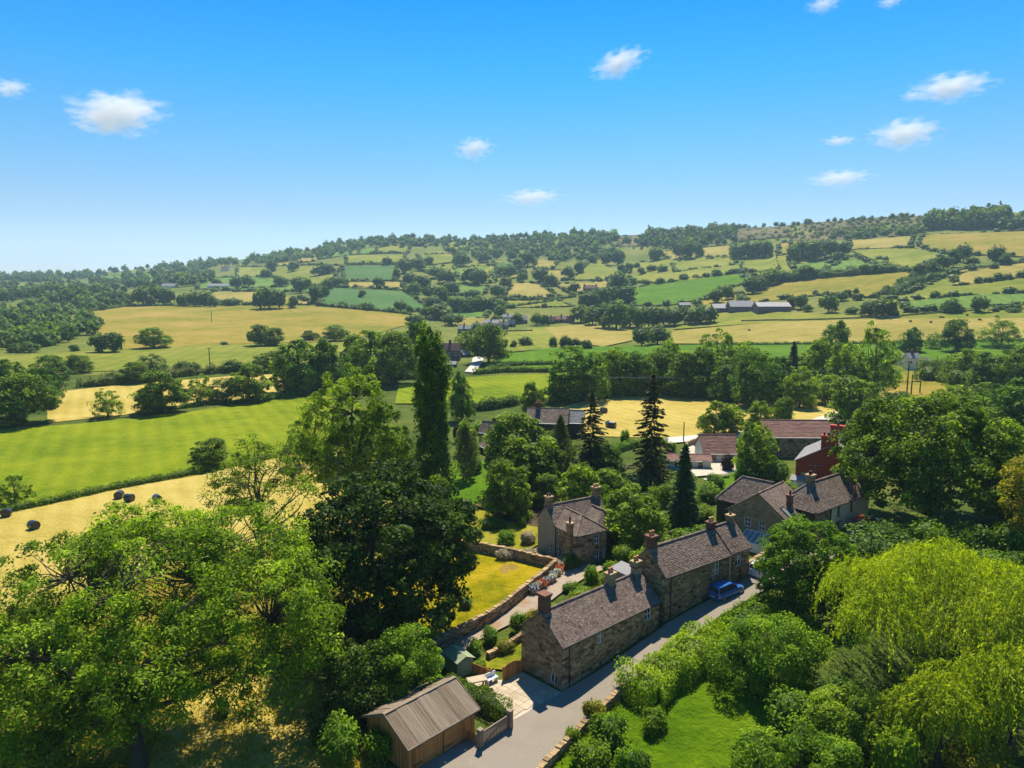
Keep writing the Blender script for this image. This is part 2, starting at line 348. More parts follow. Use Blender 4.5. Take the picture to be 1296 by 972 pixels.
FIELDS = [
 ('m_rough', [(0, 620), (0, 972), (480, 972), (560, 840), (590, 760), (560, 690), (480, 600), (400, 570)]),
 ('m_gold', [(170, 990), (230, 880), (330, 850), (440, 850), (450, 990)]),
 ('m_gold', [(-20, 648), (60, 634), (140, 620), (250, 603), (380, 573), (470, 566), (470, 640), (420, 660), (330, 690), (210, 715), (-20, 780)]),
 ('m_bright', [(-30, 546), (100, 537), (230, 523), (330, 509), (420, 498), (420, 560), (372, 573), (250, 600), (140, 618), (-30, 650)]),
 ('m_gold', [(60, 498), (150, 488), (250, 480), (400, 468), (400, 496), (200, 521), (60, 536)]),
 ('m_olive', [(-20, 452), (130, 444), (270, 437), (450, 433), (450, 452), (300, 470), (150, 470), (-20, 474)]),
 ('m_rough', [(95, 398), (165, 388), (300, 386), (420, 390), (518, 398), (514, 412), (440, 432), (300, 436), (140, 443), (130, 425)]),
 ('m_bluegreen', [(405, 364), (513, 369), (546, 392), (505, 397), (404, 387)]),
 ('m_bluegreen', [(433, 337), (503, 336), (499, 356), (436, 356)]),
 ('m_olive', [(437, 324), (513, 322), (510, 334), (439, 335)]), ('m_olive', [(476, 315), (522, 308), (516, 321), (479, 321)]),
 ('m_green', [(454, 316), (480, 313), (472, 322), (455, 322)]), ('m_tan', [(436, 358), (509, 357), (511, 367), (436, 365)]),
 ('m_olive', [(300, 338), (433, 337), (414, 362), (300, 366)]), ('m_green', [(250, 352), (345, 352), (395, 362), (400, 370), (250, 366)]),
 ('m_tan', [(270, 370), (330, 370), (404, 386), (300, 387), (255, 380)]),
 ('m_green', [(575, 362), (618, 362), (613, 373), (578, 374)]), ('m_tan', [(640, 359), (679, 359), (708, 376), (640, 380)]),
 ('m_olive', [(640, 381), (705, 380), (726, 388), (640, 390)]), ('m_green', [(570, 395), (620, 393), (614, 403), (570, 402)]),
 ('m_olive', [(528, 341), (587, 333), (624, 332), (627, 358), (578, 360)]), ('m_olive', [(528, 324), (577, 322), (577, 332), (540, 336)]),
 ('m_green', [(645, 319), (672, 318), (668, 331), (645, 331)]), ('m_olive', [(600, 424), (700, 414), (720, 440), (630, 448)]),
 ('m_lush', [(612, 468), (645, 449), (700, 441), (900, 437), (1296, 431), (1330, 452), (1100, 462), (760, 468)]),
 ('m_bright', [(575, 480), (640, 476), (720, 474), (740, 500), (620, 512), (500, 512), (505, 488)]),
 ('m_lush', [(796, 366), (842, 359), (948, 346), (948, 358), (915, 366), (892, 379), (850, 387), (800, 387)]),
 ('m_tan', [(690, 416), (750, 411), (800, 420), (800, 432), (763, 440), (705, 430)]),
 ('m_olive', [(850, 418), (905, 397), (980, 396), (1110, 401), (1200, 396), (1310, 393), (1310, 408), (980, 409)]),
 ('m_tan', [(850, 420), (980, 409), (1120, 405), (1310, 404), (1310, 431), (980, 437), (850, 436)]),
 ('m_tan', [(702, 361), (771, 356), (771, 364), (726, 374)]), ('m_olive', [(726, 355), (755, 326), (771, 339), (795, 344), (768, 355)]),
 ('m_olive', [(795, 334), (980, 318), (985, 342), (947, 346), (845, 359), (797, 357)]), ('m_tan', [(834, 320), (926, 312), (926, 325), (850, 330)]),
 ('m_tan', [(677, 331), (708, 331), (700, 341), (677, 341)]), ('m_heath', [(930, 290), (1000, 288), (1000, 300), (930, 306)]),
 ('m_tan', [(1075, 306), (1156, 300), (1152, 314), (1077, 317)]), ('m_rough', [(1168, 299), (1310, 294), (1310, 327), (1231, 323), (1190, 320), (1162, 312)]),
 ('m_olive', [(1077, 318), (1150, 315), (1192, 322), (1165, 342), (1130, 341)]), ('m_olive', [(940, 328), (1000, 322), (1060, 335), (1040, 345), (940, 352)]),
 ('m_rough', [(938, 372), (995, 355), (1138, 343), (1162, 346), (1132, 366), (1099, 377), (1036, 374), (935, 386)]),
 ('m_olive', [(1132, 377), (1187, 354), (1242, 341), (1310, 327), (1310, 392), (1215, 396), (1132, 401), (1116, 385)]),
 ('m_heath', [(1000, 284), (1100, 277), (1165, 274), (1165, 296), (1080, 303), (1000, 305)]),
 ('m_heath', [(770, 299), (830, 297), (835, 310), (775, 312)]), ('m_heath', [(500, 303), (560, 303), (540, 312), (500, 312)]),
 ('m_gold', [(690, 522), (760, 502), (860, 492), (1050, 486), (1060, 522), (1000, 548), (860, 556), (740, 552), (690, 540)]),
 ('m_rough', [(1100, 476), (1230, 464), (1260, 500), (1120, 514)]),
]
FIELDS += [('m_green', [(120, 352), (200, 345), (230, 352), (180, 362)]), ('m_tan', [(345, 330), (400, 322), (405, 330), (350, 338)]), ('m_green', [(405, 318), (440, 312), (445, 322), (410, 328)]), ('m_olive', [(560, 306), (600, 306), (610, 316), (565, 318)]),
 ('m_bluegreen', [(628, 334), (660, 332), (662, 345), (630, 350)]), ('m_green', [(575, 338), (620, 336), (622, 352), (580, 356)]), ('m_tan', [(680, 344), (720, 342), (722, 354), (690, 358)]), ('m_green', [(735, 376), (795, 364), (800, 386), (742, 394)]),
 ('m_green', [(850, 333), (930, 326), (932, 336), (855, 346)]), ('m_rough', [(985, 310), (1000, 306), (1002, 322), (985, 324)]), ('m_green', [(1000, 336), (1060, 330), (1120, 330), (1125, 340), (1010, 350)]), ('m_tan', [(1200, 345), (1310, 332), (1310, 350), (1210, 362)]),
 ('m_green', [(1140, 382), (1230, 374), (1310, 372), (1310, 386), (1150, 396)]), ('m_rough', [(880, 384), (935, 372), (940, 386), (890, 394)]), ('m_tan', [(560, 404), (615, 402), (610, 412), (565, 414)]),
]
for m_, p_ in FIELDS: drape('field', p_, m_)
drape('meadow', [(470, 730), (560, 694), (600, 700), (692, 720), (664, 752), (600, 790), (548, 826), (500, 850), (440, 830)], 'm_meadow')
drape('bare_patch', [(644 + (11 + 3 * math.sin(3 * k)) * math.cos(k * .45), 722 + (7 + 1.6 * math.sin(2.2 * k + 1)) * math.sin(k * .45)) for k in range(14)], 'm_bare', dens=3)
drape('lawn', [(572, 586), (640, 586), (640, 610), (600, 640), (570, 640)], 'm_lush')
drape('lawn', [(560, 660), (600, 646), (650, 655), (682, 668), (684, 690), (650, 706), (600, 698), (560, 690)], 'm_drylawn')
drape('lawn', [(680, 990), (715, 960), (760, 915), (800, 880), (880, 850), (950, 840), (1060, 880), (1080, 990)], 'm_lawn')
drape('lawn', [(598, 846), (640, 812), (662, 812), (660, 848), (640, 850)], 'm_drylawn')
drape('lawn', [(895, 600), (945, 596), (975, 600), (960, 622), (900, 625)], 'm_lush')
drape('garden_soil', [(600, 640), (690, 620), (760, 640), (780, 690), (690, 670), (640, 662)], 'm_soil')
drape('driveway', [(540, 845), (556, 828), (618, 785), (672, 752), (700, 728), (735, 714), (770, 720), (738, 735), (716, 748), (690, 768), (650, 790), (600, 815), (560, 850)], 'm_gravel')
drape('courtyard', [(866, 570), (890, 560), (935, 566), (930, 600), (880, 605), (862, 590)], 'm_concrete')
drape('track', [(840, 556), (930, 548), (1000, 541), (1060, 522), (1060, 530), (1004, 549), (930, 556), (842, 563)], 'm_track')
drape('road', [(588, 472), (597, 462), (598, 455), (604, 452), (612, 453), (611, 460), (606, 466), (602, 473)], 'm_track')
LANE_L = [(440, 1015), (500, 992), (555, 960), (600, 934), (652, 913), (711, 879), (760, 850), (833, 800), (846, 790), (900, 760), (946, 733), (985, 708), (1030, 690), (1085, 672)]
LANE_R = [(1100, 688), (1060, 706), (1010, 728), (962, 752), (915, 780), (876, 806), (830, 840), (792, 872), (765, 902), (735, 930), (690, 976), (660, 1010)]
drape('lane', LANE_L + LANE_R, 'm_asphalt', step=1.0)

# ------------------------------------------------------------------ foliage builders
def unit(v): return v / np.maximum(np.linalg.norm(v, axis=-1, keepdims=True), 1e-9)
def leaf_quads(P, Nrm, size, rng, aspect=.55, jitter=.8, axis=None):
    n = len(P); Nn = unit(Nrm + jitter * rng.normal(size=(n, 3)))
    t = rng.normal(size=(n, 3)) if axis is None else axis + .25 * rng.normal(size=(n, 3))
    t = unit(t - (t * Nn).sum(-1, keepdims=True) * Nn) if axis is None else unit(t)
    b = unit(np.cross(Nn, t)); s = (size * (.65 + .7 * rng.random(n)))[:, None]
    V = np.stack([P - t * s * .5, P + b * s * aspect * .5 + Nn * s * .07, P + t * s * .5, P - b * s * aspect * .5 + Nn * s * .07], 1).reshape(-1, 3)
    return V, np.arange(4 * n).reshape(n, 4)
def tubes_np(paths, sides=5):
    V = []; F = []; b = 0; q = np.linspace(0, 2 * np.pi, sides, endpoint=False)
    for pts, rad in paths:
        pts = np.asarray(pts, float); rad = np.asarray(rad, float); d = unit(np.gradient(pts, axis=0))
        up = np.where(np.abs(d[:, 2:3]) < .9, [[0, 0, 1.]], [[1., 0, 0]]); a = unit(np.cross(d, up)); c = np.cross(a, d)
        ring = pts[:, None] + rad[:, None, None] * (a[:, None] * np.cos(q)[None, :, None] + c[:, None] * np.sin(q)[None, :, None])
        V.append(ring.reshape(-1, 3)); n = len(pts)
        i, k = np.meshgrid(np.arange(n - 1), np.arange(sides), indexing='ij'); k2 = (k + 1) % sides
        F.append((b + np.stack([i * sides + k, i * sides + k2, (i + 1) * sides + k2, (i + 1) * sides + k], -1)).reshape(-1, 4)); b += n * sides
    return np.concatenate(V), np.concatenate(F)
def curve(a, b, rng, n=6, bend=.15, sag=0.):
    a = np.asarray(a, float); b = np.asarray(b, float); t = np.linspace(0, 1, n)[:, None]; L = np.linalg.norm(b - a)
    w = rng.normal(size=3) * bend * L
    return a + (b - a) * t + w * (t * (1 - t)) * 2 + rng.normal(size=(n, 3)) * .015 * L * (t * (1 - t)) * 4 + np.array([0, 0, sag * L]) * (t * (1 - t)) * 4
_blob = {}
def blob(sub, rng, rough=.22):
    if sub not in _blob:
        bm = bmesh.new(); bmesh.ops.create_icosphere(bm, subdivisions=sub, radius=1.0)
        V = np.array([v.co[:] for v in bm.verts]); F = np.array([[v.index for v in f.verts] for f in bm.faces]); bm.free(); _blob[sub] = (V, F)
    V, F = _blob[sub]; k = rng.normal(size=(3, 3)) * 2.2; ph = rng.random(3) * 6
    return V * (1 + rough * np.sin(V @ k + ph).mean(-1, keepdims=True)), F
def lobes_clumps(rng, lobes, n, inner=.5, lowcut=-.55):
    w = np.array([l[3] * l[4] * l[5] for l in lobes]); w = w ** .7; w /= w.sum()
    C = []; D = []
    while len(C) < n:
        l = lobes[rng.choice(len(lobes), p=w)]; d = unit(rng.normal(size=3))
        if d[2] < lowcut: continue
        k = inner + (1 - inner) * rng.random() ** .6
        c = np.array(l[:3]) + d * np.array(l[3:]) * k
        if any((((c - np.array(m[:3])) / np.array(m[3:])) ** 2).sum() < .30 for m in lobes if m is not l): continue
        C.append(c); D.append(d)
    return np.array(C), np.array(D)
def clump_leaves(C, D, rc, per, leaf, rng, flat=.75, aspect=.55, jitter=.8, solid=.45, size_var=.35):
    """leaf-sized faces crowded on the outer, upper side of every clump"""
    n = len(C); m = n * per; idx = np.repeat(np.arange(n), per)
    d = unit(rng.normal(size=(m, 3)) + .5 * D[idx] + np.array([0, 0, .65]))
    rr = rc * (1 + size_var * rng.normal(size=n)).clip(.45, 1.8)
    k = (solid + (1 - solid) * rng.random(m) ** .7)[:, None]
    P = C[idx] + d * k * rr[idx][:, None] * np.array([1, 1, flat])
    V, F = leaf_quads(P, d + np.array([0, 0, .45]), leaf, rng, aspect, jitter)
    tint = np.clip(.47 + .19 * rng.normal(size=n)[idx] + .17 * rng.normal(size=m), 0, 1)
    return V, F, tint
def skeleton(C, base, htrunk, r0, rng, nlimb=7, twigs=1.0, top=None):
    """trunk, limbs and a branch out to the clumps"""
    top = np.array(top if top is not None else [0, 0, C[:, 2].max() * .8]); base = np.asarray(base, float)
    tr = curve(base, top, rng, 9, .05); paths = [(tr, np.linspace(r0, r0 * .22, 9) * np.array([1.35] + [1] * 8))]
    nodes = []
    for k in range(nlimb):
        tgt = C[rng.integers(len(C))]; f = np.clip(htrunk + (1 - htrunk) * .55 * rng.random(), 0, .95)
        s = tr[0] + (tr[-1] - tr[0]) * f; i = min(int(f * 8), 7); s = tr[i] + (tr[i + 1] - tr[i]) * (f * 8 - i)
        c = curve(s, s + (tgt - s) * .85, rng, 7, .14, .05); rb = r0 * .5 * (1 - .4 * f)
        paths.append((c, np.linspace(rb, rb * .25, 7))); nodes += [(q, rb * .45) for q in c[2:]]
    nodes += [(q, r0 * .3) for q in tr[4:]]
    NP = np.array([q for q, _ in nodes])
    for c in C:
        if rng.random() > twigs: continue
        j = np.argmin(((NP - c) ** 2).sum(-1) + 3 * np.clip(NP[:, 2] - c[2], 0, None)); rb = max(.02, nodes[j][1] * .6)
        cc = curve(NP[j], c, rng, 5, .16); paths.append((cc, np.linspace(rb, .015, 5)))
    return paths
def make_mesh_pair(name, paths, V, F, tint, leafmat, bark='bark', core=None, sides=5):
    tv, tf = tubes_np(paths, sides)
    tm = np_mesh(name + '_trunk', tv, tf, bark, np.full(len(tf), .5), smooth=True)
    if core is not None:
        cv, cf = core; b = len(V); V = np.concatenate([V, cv]); F = np.concatenate([F, cf + b]); tint = np.concatenate([tint, np.full(len(cf), .25)])
    cm = np_mesh(name + '_crown', V, F, leafmat, tint)
    return tm, cm
def quad_blob(rng, c, s, sub=1, rough=.2):
    v, f = blob(sub, rng, rough); f4 = np.column_stack([f, f[:, 2]]); return v * s + c, f
def merge(a, b):
    return np.concatenate([a[0], b[0]]), np.concatenate([a[1], b[1] + len(a[0])])
def broad(name, seed, H, W, leafmat, nc=90, per=200, rc=None, leaf=.3, lobes=None, trunk=.3, r0=None, twigs=.7, nlimb=8, bark='bark', aspect=.6, inner=.5, flat=.8, low=.05, lowcut=-.9, solid=.45, sides=5):
    """broadleaf tree: lobed crown of leafy clumps on a branching skeleton; returns (trunk mesh, crown mesh)"""
    rng = np.random.default_rng(seed); Rr = W / 2; rc = rc or W * .13
    if lobes is None:
        lobes = [(0, 0, H * .55, Rr * .80, Rr * .80, H * .40)]
        for k in range(5):
            q = k * 2 * np.pi / 5 + rng.random() * .8; d = Rr * (.38 + .2 * rng.random())
            lobes.append((math.cos(q) * d, math.sin(q) * d, H * (low + .12 + .30 * rng.random()), Rr * (.42 + .15 * rng.random()), Rr * (.42 + .15 * rng.random()), H * (.20 + .07 * rng.random())))
        lobes.append((Rr * .12 * rng.normal(), Rr * .12 * rng.normal(), H * .78, Rr * .45, Rr * .45, H * .20))
    C, D = lobes_clumps(rng, lobes, nc, inner, lowcut)
    C[:, 2] = np.clip(C[:, 2], rc * .7, H - rc * .6)
    V, F, tint = clump_leaves(C, D, rc, per, leaf, rng, flat, aspect, solid=solid)
    ht = C[:, 2].max()
    paths = skeleton(C, (0, 0, -.3), trunk, r0 or H * .028, rng, nlimb, twigs)
    return make_mesh_pair(name, paths, V, F, tint, leafmat, bark, sides=sides)
def columnar(name, seed, H, W, leafmat, n=9000, leaf=.35, shape='poplar', bark='bark'):
    rng = np.random.default_rng(seed)
    u = rng.random(n) ** .85; 
    if shape == 'poplar': prof = lambda u: np.sin(np.pi * np.clip(u, 0, 1) ** .75) ** .55 * (1 - .45 * u)
    else: prof = lambda u: (1 - u) ** .8 * (.25 + .75 * np.minimum(1, u * 9))
    z = H * (.06 + .93 * u); a = rng.random(n) * 2 * np.pi
    k = .45 + .55 * rng.random(n) ** .6
    wob = 1 + .22 * np.sin(a * 3 + z * .9) + .16 * np.sin(a * 5 - z * 1.7 + 1)
    rad = W / 2 * prof(u) * k * wob
    P = np.stack([np.cos(a) * rad, np.sin(a) * rad, z + rng.normal(size=n) * .2], -1)
    if shape == 'poplar' and H > 20:      # several upright leaders pressed together
        st = np.array([(0, 0, 1.0, .78), (-.16, .06, .86, .60), (.17, -.06, .78, .60), (.04, -.2, .66, .60), (.14, .14, .72, .5), (-.22, -.1, .5, .55)]); i_ = rng.choice(len(st), size=n, p=[.36, .16, .14, .13, .11, .10])
        tuft = (1 + .45 * np.sin(z * 2.1 + i_ * 2) * np.sin(a * 2 + z * .7) + .25 * np.sin(z * 5 + a * 3 + i_)) * (.75 + .5 * rng.random(n) ** 2)
        rad = W / 2 * prof(u) * k * tuft * st[i_, 3] * 1.12; P = np.stack([st[i_, 0] * W + np.cos(a) * rad, st[i_, 1] * W + np.sin(a) * rad, z * st[i_, 2] + rng.normal(size=n) * .25], -1)
    Nr = np.stack([np.cos(a), np.sin(a), np.full(n, .5)], -1)
    V, F = leaf_quads(P, Nr, leaf, rng, .55, .7)
    tint = np.clip(.45 + .18 * np.sin(a * 3 + z * 1.3) * .6 + .16 * rng.normal(size=n), 0, 1)
    paths = [(curve((0, 0, -.3), (0, 0, H * .93), rng, 8, .02), np.linspace(H * .016, .03, 8))]
    for i in range(26):
        f = .1 + .75 * rng.random(); q = rng.random() * 6.28; w = W / 2 * float(prof(np.array(f))) * .85
        p = np.array([0, 0, H * (.06 + .93 * f * .9)]); paths.append((curve(p, p + [math.cos(q) * w, math.sin(q) * w, w * (2.2 if shape == 'poplar' else .1)], rng, 5, .08), np.linspace(.07, .02, 5)))
    return make_mesh_pair(name, paths, V, F, tint, leafmat, bark)
def conifer(name, seed, H, W, leafmat, tiers=26, per=9, leaf=.3, lpb=34, gap=0., bark='bark'):
    """spruce: whorls of drooping boughs, shorter to the top"""
    rng = np.random.default_rng(seed); P = []; Ax = []; Nn = []; paths = [(curve((0, 0, -.3), (0, 0, H * .985), rng, 10, .008), np.linspace(H * .017, .025, 10))]
    for t in range(tiers):
        f = .07 + .92 * (t / (tiers - 1)); L = W / 2 * (1 - f) ** .8 * (.75 + .4 * rng.random()) + .15
        for k in range(per):
            if rng.random() < gap: continue
            q = 2 * np.pi * (k + rng.random()) / per; l = L * (.65 + .5 * rng.random()); d = np.array([math.cos(q), math.sin(q), 0])
            tt = np.linspace(.1, 1, 6)[:, None]; z0 = H * f + rng.normal() * H * .008
            pts = np.array([0, 0, z0]) + d * l * tt + np.array([0, 0, 1.]) * (-.32 * l * tt ** 1.3 + .12 * l * tt ** 3)
            paths.append((pts, np.linspace(.05, .012, 6)))
            m = max(6, int(lpb * l / (W / 2) + 6)); u = rng.random(m) ** .7; sd = np.array([-d[1], d[0], 0])
            w = (rng.random(m) - .5) * 2 * .38 * l * (1.05 - u)
            p = np.array([0, 0, z0]) + d * (l * u)[:, None] + sd * w[:, None] + np.array([0, 0, 1.]) * (-.32 * l * u ** 1.3 + .12 * l * u ** 3 - .25 * np.abs(w) + rng.normal(size=m) * .05)[:, None]
            P.append(p); Ax.append(np.tile(d + [0, 0, -.3], (m, 1)) + sd * (w / l)[:, None] * 1.5); Nn.append(np.tile([0, 0, 1.], (m, 1)) + d * .35)
    P = np.concatenate(P); Ax = np.concatenate(Ax); Nn = np.concatenate(Nn)
    V, F = leaf_quads(P, Nn, leaf, rng, .42, .45, axis=Ax)
    tint = np.clip(.4 + .2 * rng.normal(size=len(P)), 0, 1)
    return make_mesh_pair(name, paths, V, F, tint, leafmat, bark)
def willow(name, seed, H, W, leafmat, strands=1500, per=44, lobes=None):
    rng = np.random.default_rng(seed); Rr = W / 2
    if lobes is None:
        lobes = [(0, 0, H * .56, Rr * .62, Rr * .62, H * .32)]
        for k in range(24):
            q = k * 2.4 + rng.random() * .5; d = Rr * (.25 + .6 * rng.random()); s_ = .15 + .12 * rng.random(); lobes.append((math.cos(q) * d, math.sin(q) * d, H * (.80 - .5 * (d / Rr) ** 1.5 + .22 * (rng.random() - .3)), Rr * s_, Rr * s_, H * (.1 + .08 * rng.random())))
    C, D = lobes_clumps(rng, lobes, strands, .75, -.1)
    g = C.copy(); P = []; Ax = []; Tn = []
    ln = (.12 + .30 * rng.random(strands) ** 1.4) * H; ln = np.minimum(ln, np.maximum(C[:, 2] - .4, .8))
    hd = D.copy(); hd[:, 2] = 0; hd = hd + .35 * rng.normal(size=hd.shape) * [1, 1, 0]
    u = np.linspace(0, 1, per)
    ph = rng.random(strands) * 6
    for i in range(strands):
        t = u + rng.random(per) * .5 / per; a = ln[i]
        x = hd[i] * (a * .34 * (1 - np.exp(-3 * t)))[:, None]
        z = np.where(t < .18, .5 * a * (t - 3.2 * t * t), .5 * a * (.18 - 3.2 * .0324) - a * .93 * (t - .18) * 1.0)
        p = C[i] + x + np.array([0, 0, 1.]) * z[:, None] + rng.normal(size=(per, 3)) * .07
        P.append(p); Ax.append(np.tile([0, 0, -1.], (per, 1)) + hd[i] * np.exp(-3 * t)[:, None] * 1.6); Tn.append(np.full(per, rng.normal() * .15) + .06 * rng.normal(size=per) + .02)
    P = np.concatenate(P); Ax = np.concatenate(Ax); keep = P[:, 2] > .1
    P, Ax, Tn = P[keep], Ax[keep], np.concatenate(Tn)[keep]
    out = unit(P - np.array([0, 0, H * .4])) + np.array([0, 0, .4])
    V, F = leaf_quads(P, out, .27, rng, .30, .9, axis=unit(Ax + .35 * rng.normal(size=Ax.shape)))
    tint = np.clip(.5 + Tn, 0, 1)
    paths = skeleton(C[::20] * np.array([.8, .8, .84]), (0, 0, -.3), .25, H * .035, rng, 9, .6)
    return make_mesh_pair(name, paths, V, F, tint, leafmat, 'bark')
def sparse_tree(name, seed, H, W, leafmat, per=120):
    """half-bare ash: crooked limbs that show between thin tufts"""
    rng = np.random.default_rng(seed)
    lobes = [(0, 0, H * .72, W * .34, W * .34, H * .26), (-W * .25, 0, H * .5, W * .2, W * .2, H * .2), (W * .24, W * .05, H * .55, W * .22, W * .2, H * .2), (0, -W * .2, H * .5, W * .2, W * .2, H * .18)]
    C, D = lobes_clumps(rng, lobes, 100, .45, -.7)
    V, F, tint = clump_leaves(C, D, W * .075, per, .24, rng, .7, .55)
    paths = skeleton(C, (0, 0, -.3), .15, H * .026, rng, 16, 1.0)
    for k in range(60):
        c = C[rng.integers(len(C))]; e = c + unit(rng.normal(size=3) + [0, 0, -.1]) * W * .14; paths.append((curve(c, e, rng, 5, .2), np.linspace(.05, .015, 5)))
    return make_mesh_pair(name, paths, V, F, tint, leafmat, 'bark')
def bush_mesh(name, seed, H, W, leafmat, n=1500, leaf=.22, D_=None, rough=.25, core=.72, aspect=.6, nl=7):
    """shrub: several rounded leafy masses down to the ground, with a leafy core"""
    rng = np.random.default_rng(seed); L = W / 2; Dp = (D_ or W) / 2; Vs = []; Fs = []; Ts = []; b = 0
    ls = [(0, 0, H * .42, L * .8, Dp * .8, H * .55)]
    for k in range(nl):
        q = rng.random() * 6.28; ls.append((math.cos(q) * L * .5, math.sin(q) * Dp * .5, H * (.3 + .3 * rng.random()), L * (.35 + .15 * rng.random()), Dp * (.35 + .15 * rng.random()), H * (.25 + .14 * rng.random())))
    for l in ls:
        v, f = blob(2, rng, rough); v = v * np.array(l[3:]) * core + np.array(l[:3]); v[:, 2] = np.maximum(v[:, 2], -.1)
        Vs.append(v); Fs.append(np.column_stack([f, f[:, 2]]) * 0 + np.column_stack([f[:, 0], f[:, 1], f[:, 2], f[:, 2]]) + b); b += len(v); Ts.append(np.full(len(f), .2))
    w = np.array([l[3] * l[5] for l in ls]); cnt = (n * w / w.sum()).astype(int)
    P = []; Nn = []
    for l, c in zip(ls, cnt):
        d = unit(rng.normal(size=(c, 3)) + [0, 0, .35]); k = (core + (1.08 - core) * rng.random(c))[:, None]
        P.append(np.array(l[:3]) + d * np.array(l[3:]) * k); Nn.append(d)
    P = np.concatenate(P); Nn = np.concatenate(Nn); kp = P[:, 2] > .02; P, Nn = P[kp], Nn[kp]
    V, F = leaf_quads(P, Nn + [0, 0, .4], leaf, rng, aspect, .75)
    tint = np.clip(.46 + .2 * np.sin(P @ (rng.normal(size=3) * 2.2 / max(W, 1) * 2) + 1) * .6 + .16 * rng.normal(size=len(P)), 0, 1)
    # cores are triangles: keep them in their own array and join as degenerate-free mesh
    return join_mesh(name, [(V, F, tint)], [(np.concatenate(Vs), np.concatenate(Fs)[:, :3], np.concatenate(Ts))], leafmat)
def join_mesh(name, quads, tris, mats, mi_q=None, mi_t=None):
    """one mesh out of quad sets and triangle sets"""
    V = []; b = 0; L = []; st = []; tn = []; mi = []; ls = 0
    for grp, mset in ((quads, mi_q), (tris, mi_t)):
        for gi, (v, f, t) in enumerate(grp):
            V.append(v); L.append((f + b).ravel()); k = f.shape[1]; st.append(ls + np.arange(len(f)) * k); ls += f.size; tn.append(t); b += len(v)
            mi.append(np.full(len(f), mset[gi] if mset else 0))
    V = np.concatenate(V).astype(np.float32); L = np.concatenate(L).astype(np.int32); st = np.concatenate(st).astype(np.int32); tn = np.concatenate(tn).astype(np.float32)
    me = bpy.data.meshes.new(name); me.vertices.add(len(V)); me.vertices.foreach_set('co', V.ravel())
    me.loops.add(len(L)); me.loops.foreach_set('vertex_index', L); me.polygons.add(len(st)); me.polygons.foreach_set('loop_start', st)
    me.polygons.foreach_set('material_index', np.concatenate(mi).astype(np.int32))
    a_ = me.attributes.new('tint', 'FLOAT', 'FACE'); a_.data.foreach_set('value', tn)
    for m in (mats if isinstance(mats, (list, tuple)) else [mats]): me.materials.append(MATS[m])
    me.update(calc_edges=True); me.validate(); return me
def far_tree_arrays(seed, n=420, leaf=.13, sub=2, tall=1.0, trunk=True):
    """a whole tree of unit height and width for the far fields: quads (leaves, trunk) and a lumpy core"""
    rng = np.random.default_rng(seed)
    ls = [(0, 0, .50, .38, .38, .42)]
    for k in range(6):
        q = k * 1.05 + rng.random(); d = .2 + .14 * rng.random(); ls.append((math.cos(q) * d, math.sin(q) * d, .22 + .40 * rng.random(), .18 + .08 * rng.random(), .18 + .08 * rng.random(), .17 + .08 * rng.random()))
    cv = []; cf = []; b = 0; P = []; D = []; w = np.array([l[3] * l[5] for l in ls]); cnt = (n * w / w.sum()).astype(int)
    for l, c in zip(ls, cnt):
        v, f = blob(sub if l is ls[0] else max(1, sub - 1), rng, .3); v = v * np.array(l[3:]) * .74 + np.array(l[:3]); cv.append(v); cf.append(f + b); b += len(v)
        d = unit(rng.normal(size=(c, 3)) + [0, 0, .25]); P.append(np.array(l[:3]) + d * np.array(l[3:]) * (.74 + .36 * rng.random(c))[:, None]); D.append(d)
    P = np.concatenate(P); D = np.concatenate(D); kp = P[:, 2] > .07; P, D = P[kp], D[kp]
    V, F = leaf_quads(P, D + [0, 0, .3], leaf, rng, .75, .6)
    tint = np.clip(.45 + .2 * rng.normal(size=len(P)) + .15 * np.sin(P @ rng.normal(size=3) * 9), 0, 1)
    tv, tf = tubes_np([(np.array([[0, 0, -.06], [0, 0, .25], [0, 0, .5]]), np.array([.035, .026, .015]))], 5)
    return (V, F, tint), (tv, tf, np.full(len(tf), .5)), (np.concatenate(cv), np.concatenate(cf), np.full(b and sum(len(x) for x in cf), .22))
def far_tree_mesh(name, seed, n, leaf, sub, mat='leaf_far'):
    L, Tk, Cc = far_tree_arrays(seed, n, leaf, sub)
    return join_mesh(name, [L, Tk], [Cc], [mat, 'bark'], [0, 1], [0])

# prototypes shared by the middle distance and the far fields
PROTO = {}
def proto_pair(kind, fn, n):
    PROTO[kind] = [fn(i) for i in range(n)]
proto_pair('round', lambda i: broad('round_tree', 100 + i, 10, 9, 'leaf_oak', 170, 75, .98, .42, twigs=.4, nlimb=6, low=.02), 3)
proto_pair('bright', lambda i: broad('bright_tree', 120 + i, 10, 8, 'leaf_bright', 160, 70, .88, .40, twigs=.5, nlimb=7, low=.02), 3)
proto_pair('dark', lambda i: broad('dark_tree', 140 + i, 10, 9, 'leaf_poplar', 170, 75, .98, .42, twigs=.4, nlimb=6, low=.02), 3)
proto_pair('alder', lambda i: broad('tall_tree', 160 + i, 12, 7.5, 'leaf_alder', 150, 64, .8, .38, twigs=.8, nlimb=8, low=.02), 2)
proto_pair('open', lambda i: broad('open_tree', 180 + i, 10, 9, 'leaf_bright', 90, 70, .8, .36, twigs=1, nlimb=12, low=.02), 2)
proto_pair('birch', lambda i: columnar('birch', 200 + i, 10, 4.5, 'leaf_scrub', 3200, .36, 'poplar', 'bark_pale'), 2)
proto_pair('spruce', lambda i: conifer('spruce', 220 + i, 16, 8, 'leaf_spruce', 30, 9, .58, 36, .22), 2)
proto_pair('fir', lambda i: conifer('fir', 240 + i, 12, 4.4, 'leaf_conifer', 34, 11, .46, 40), 1)
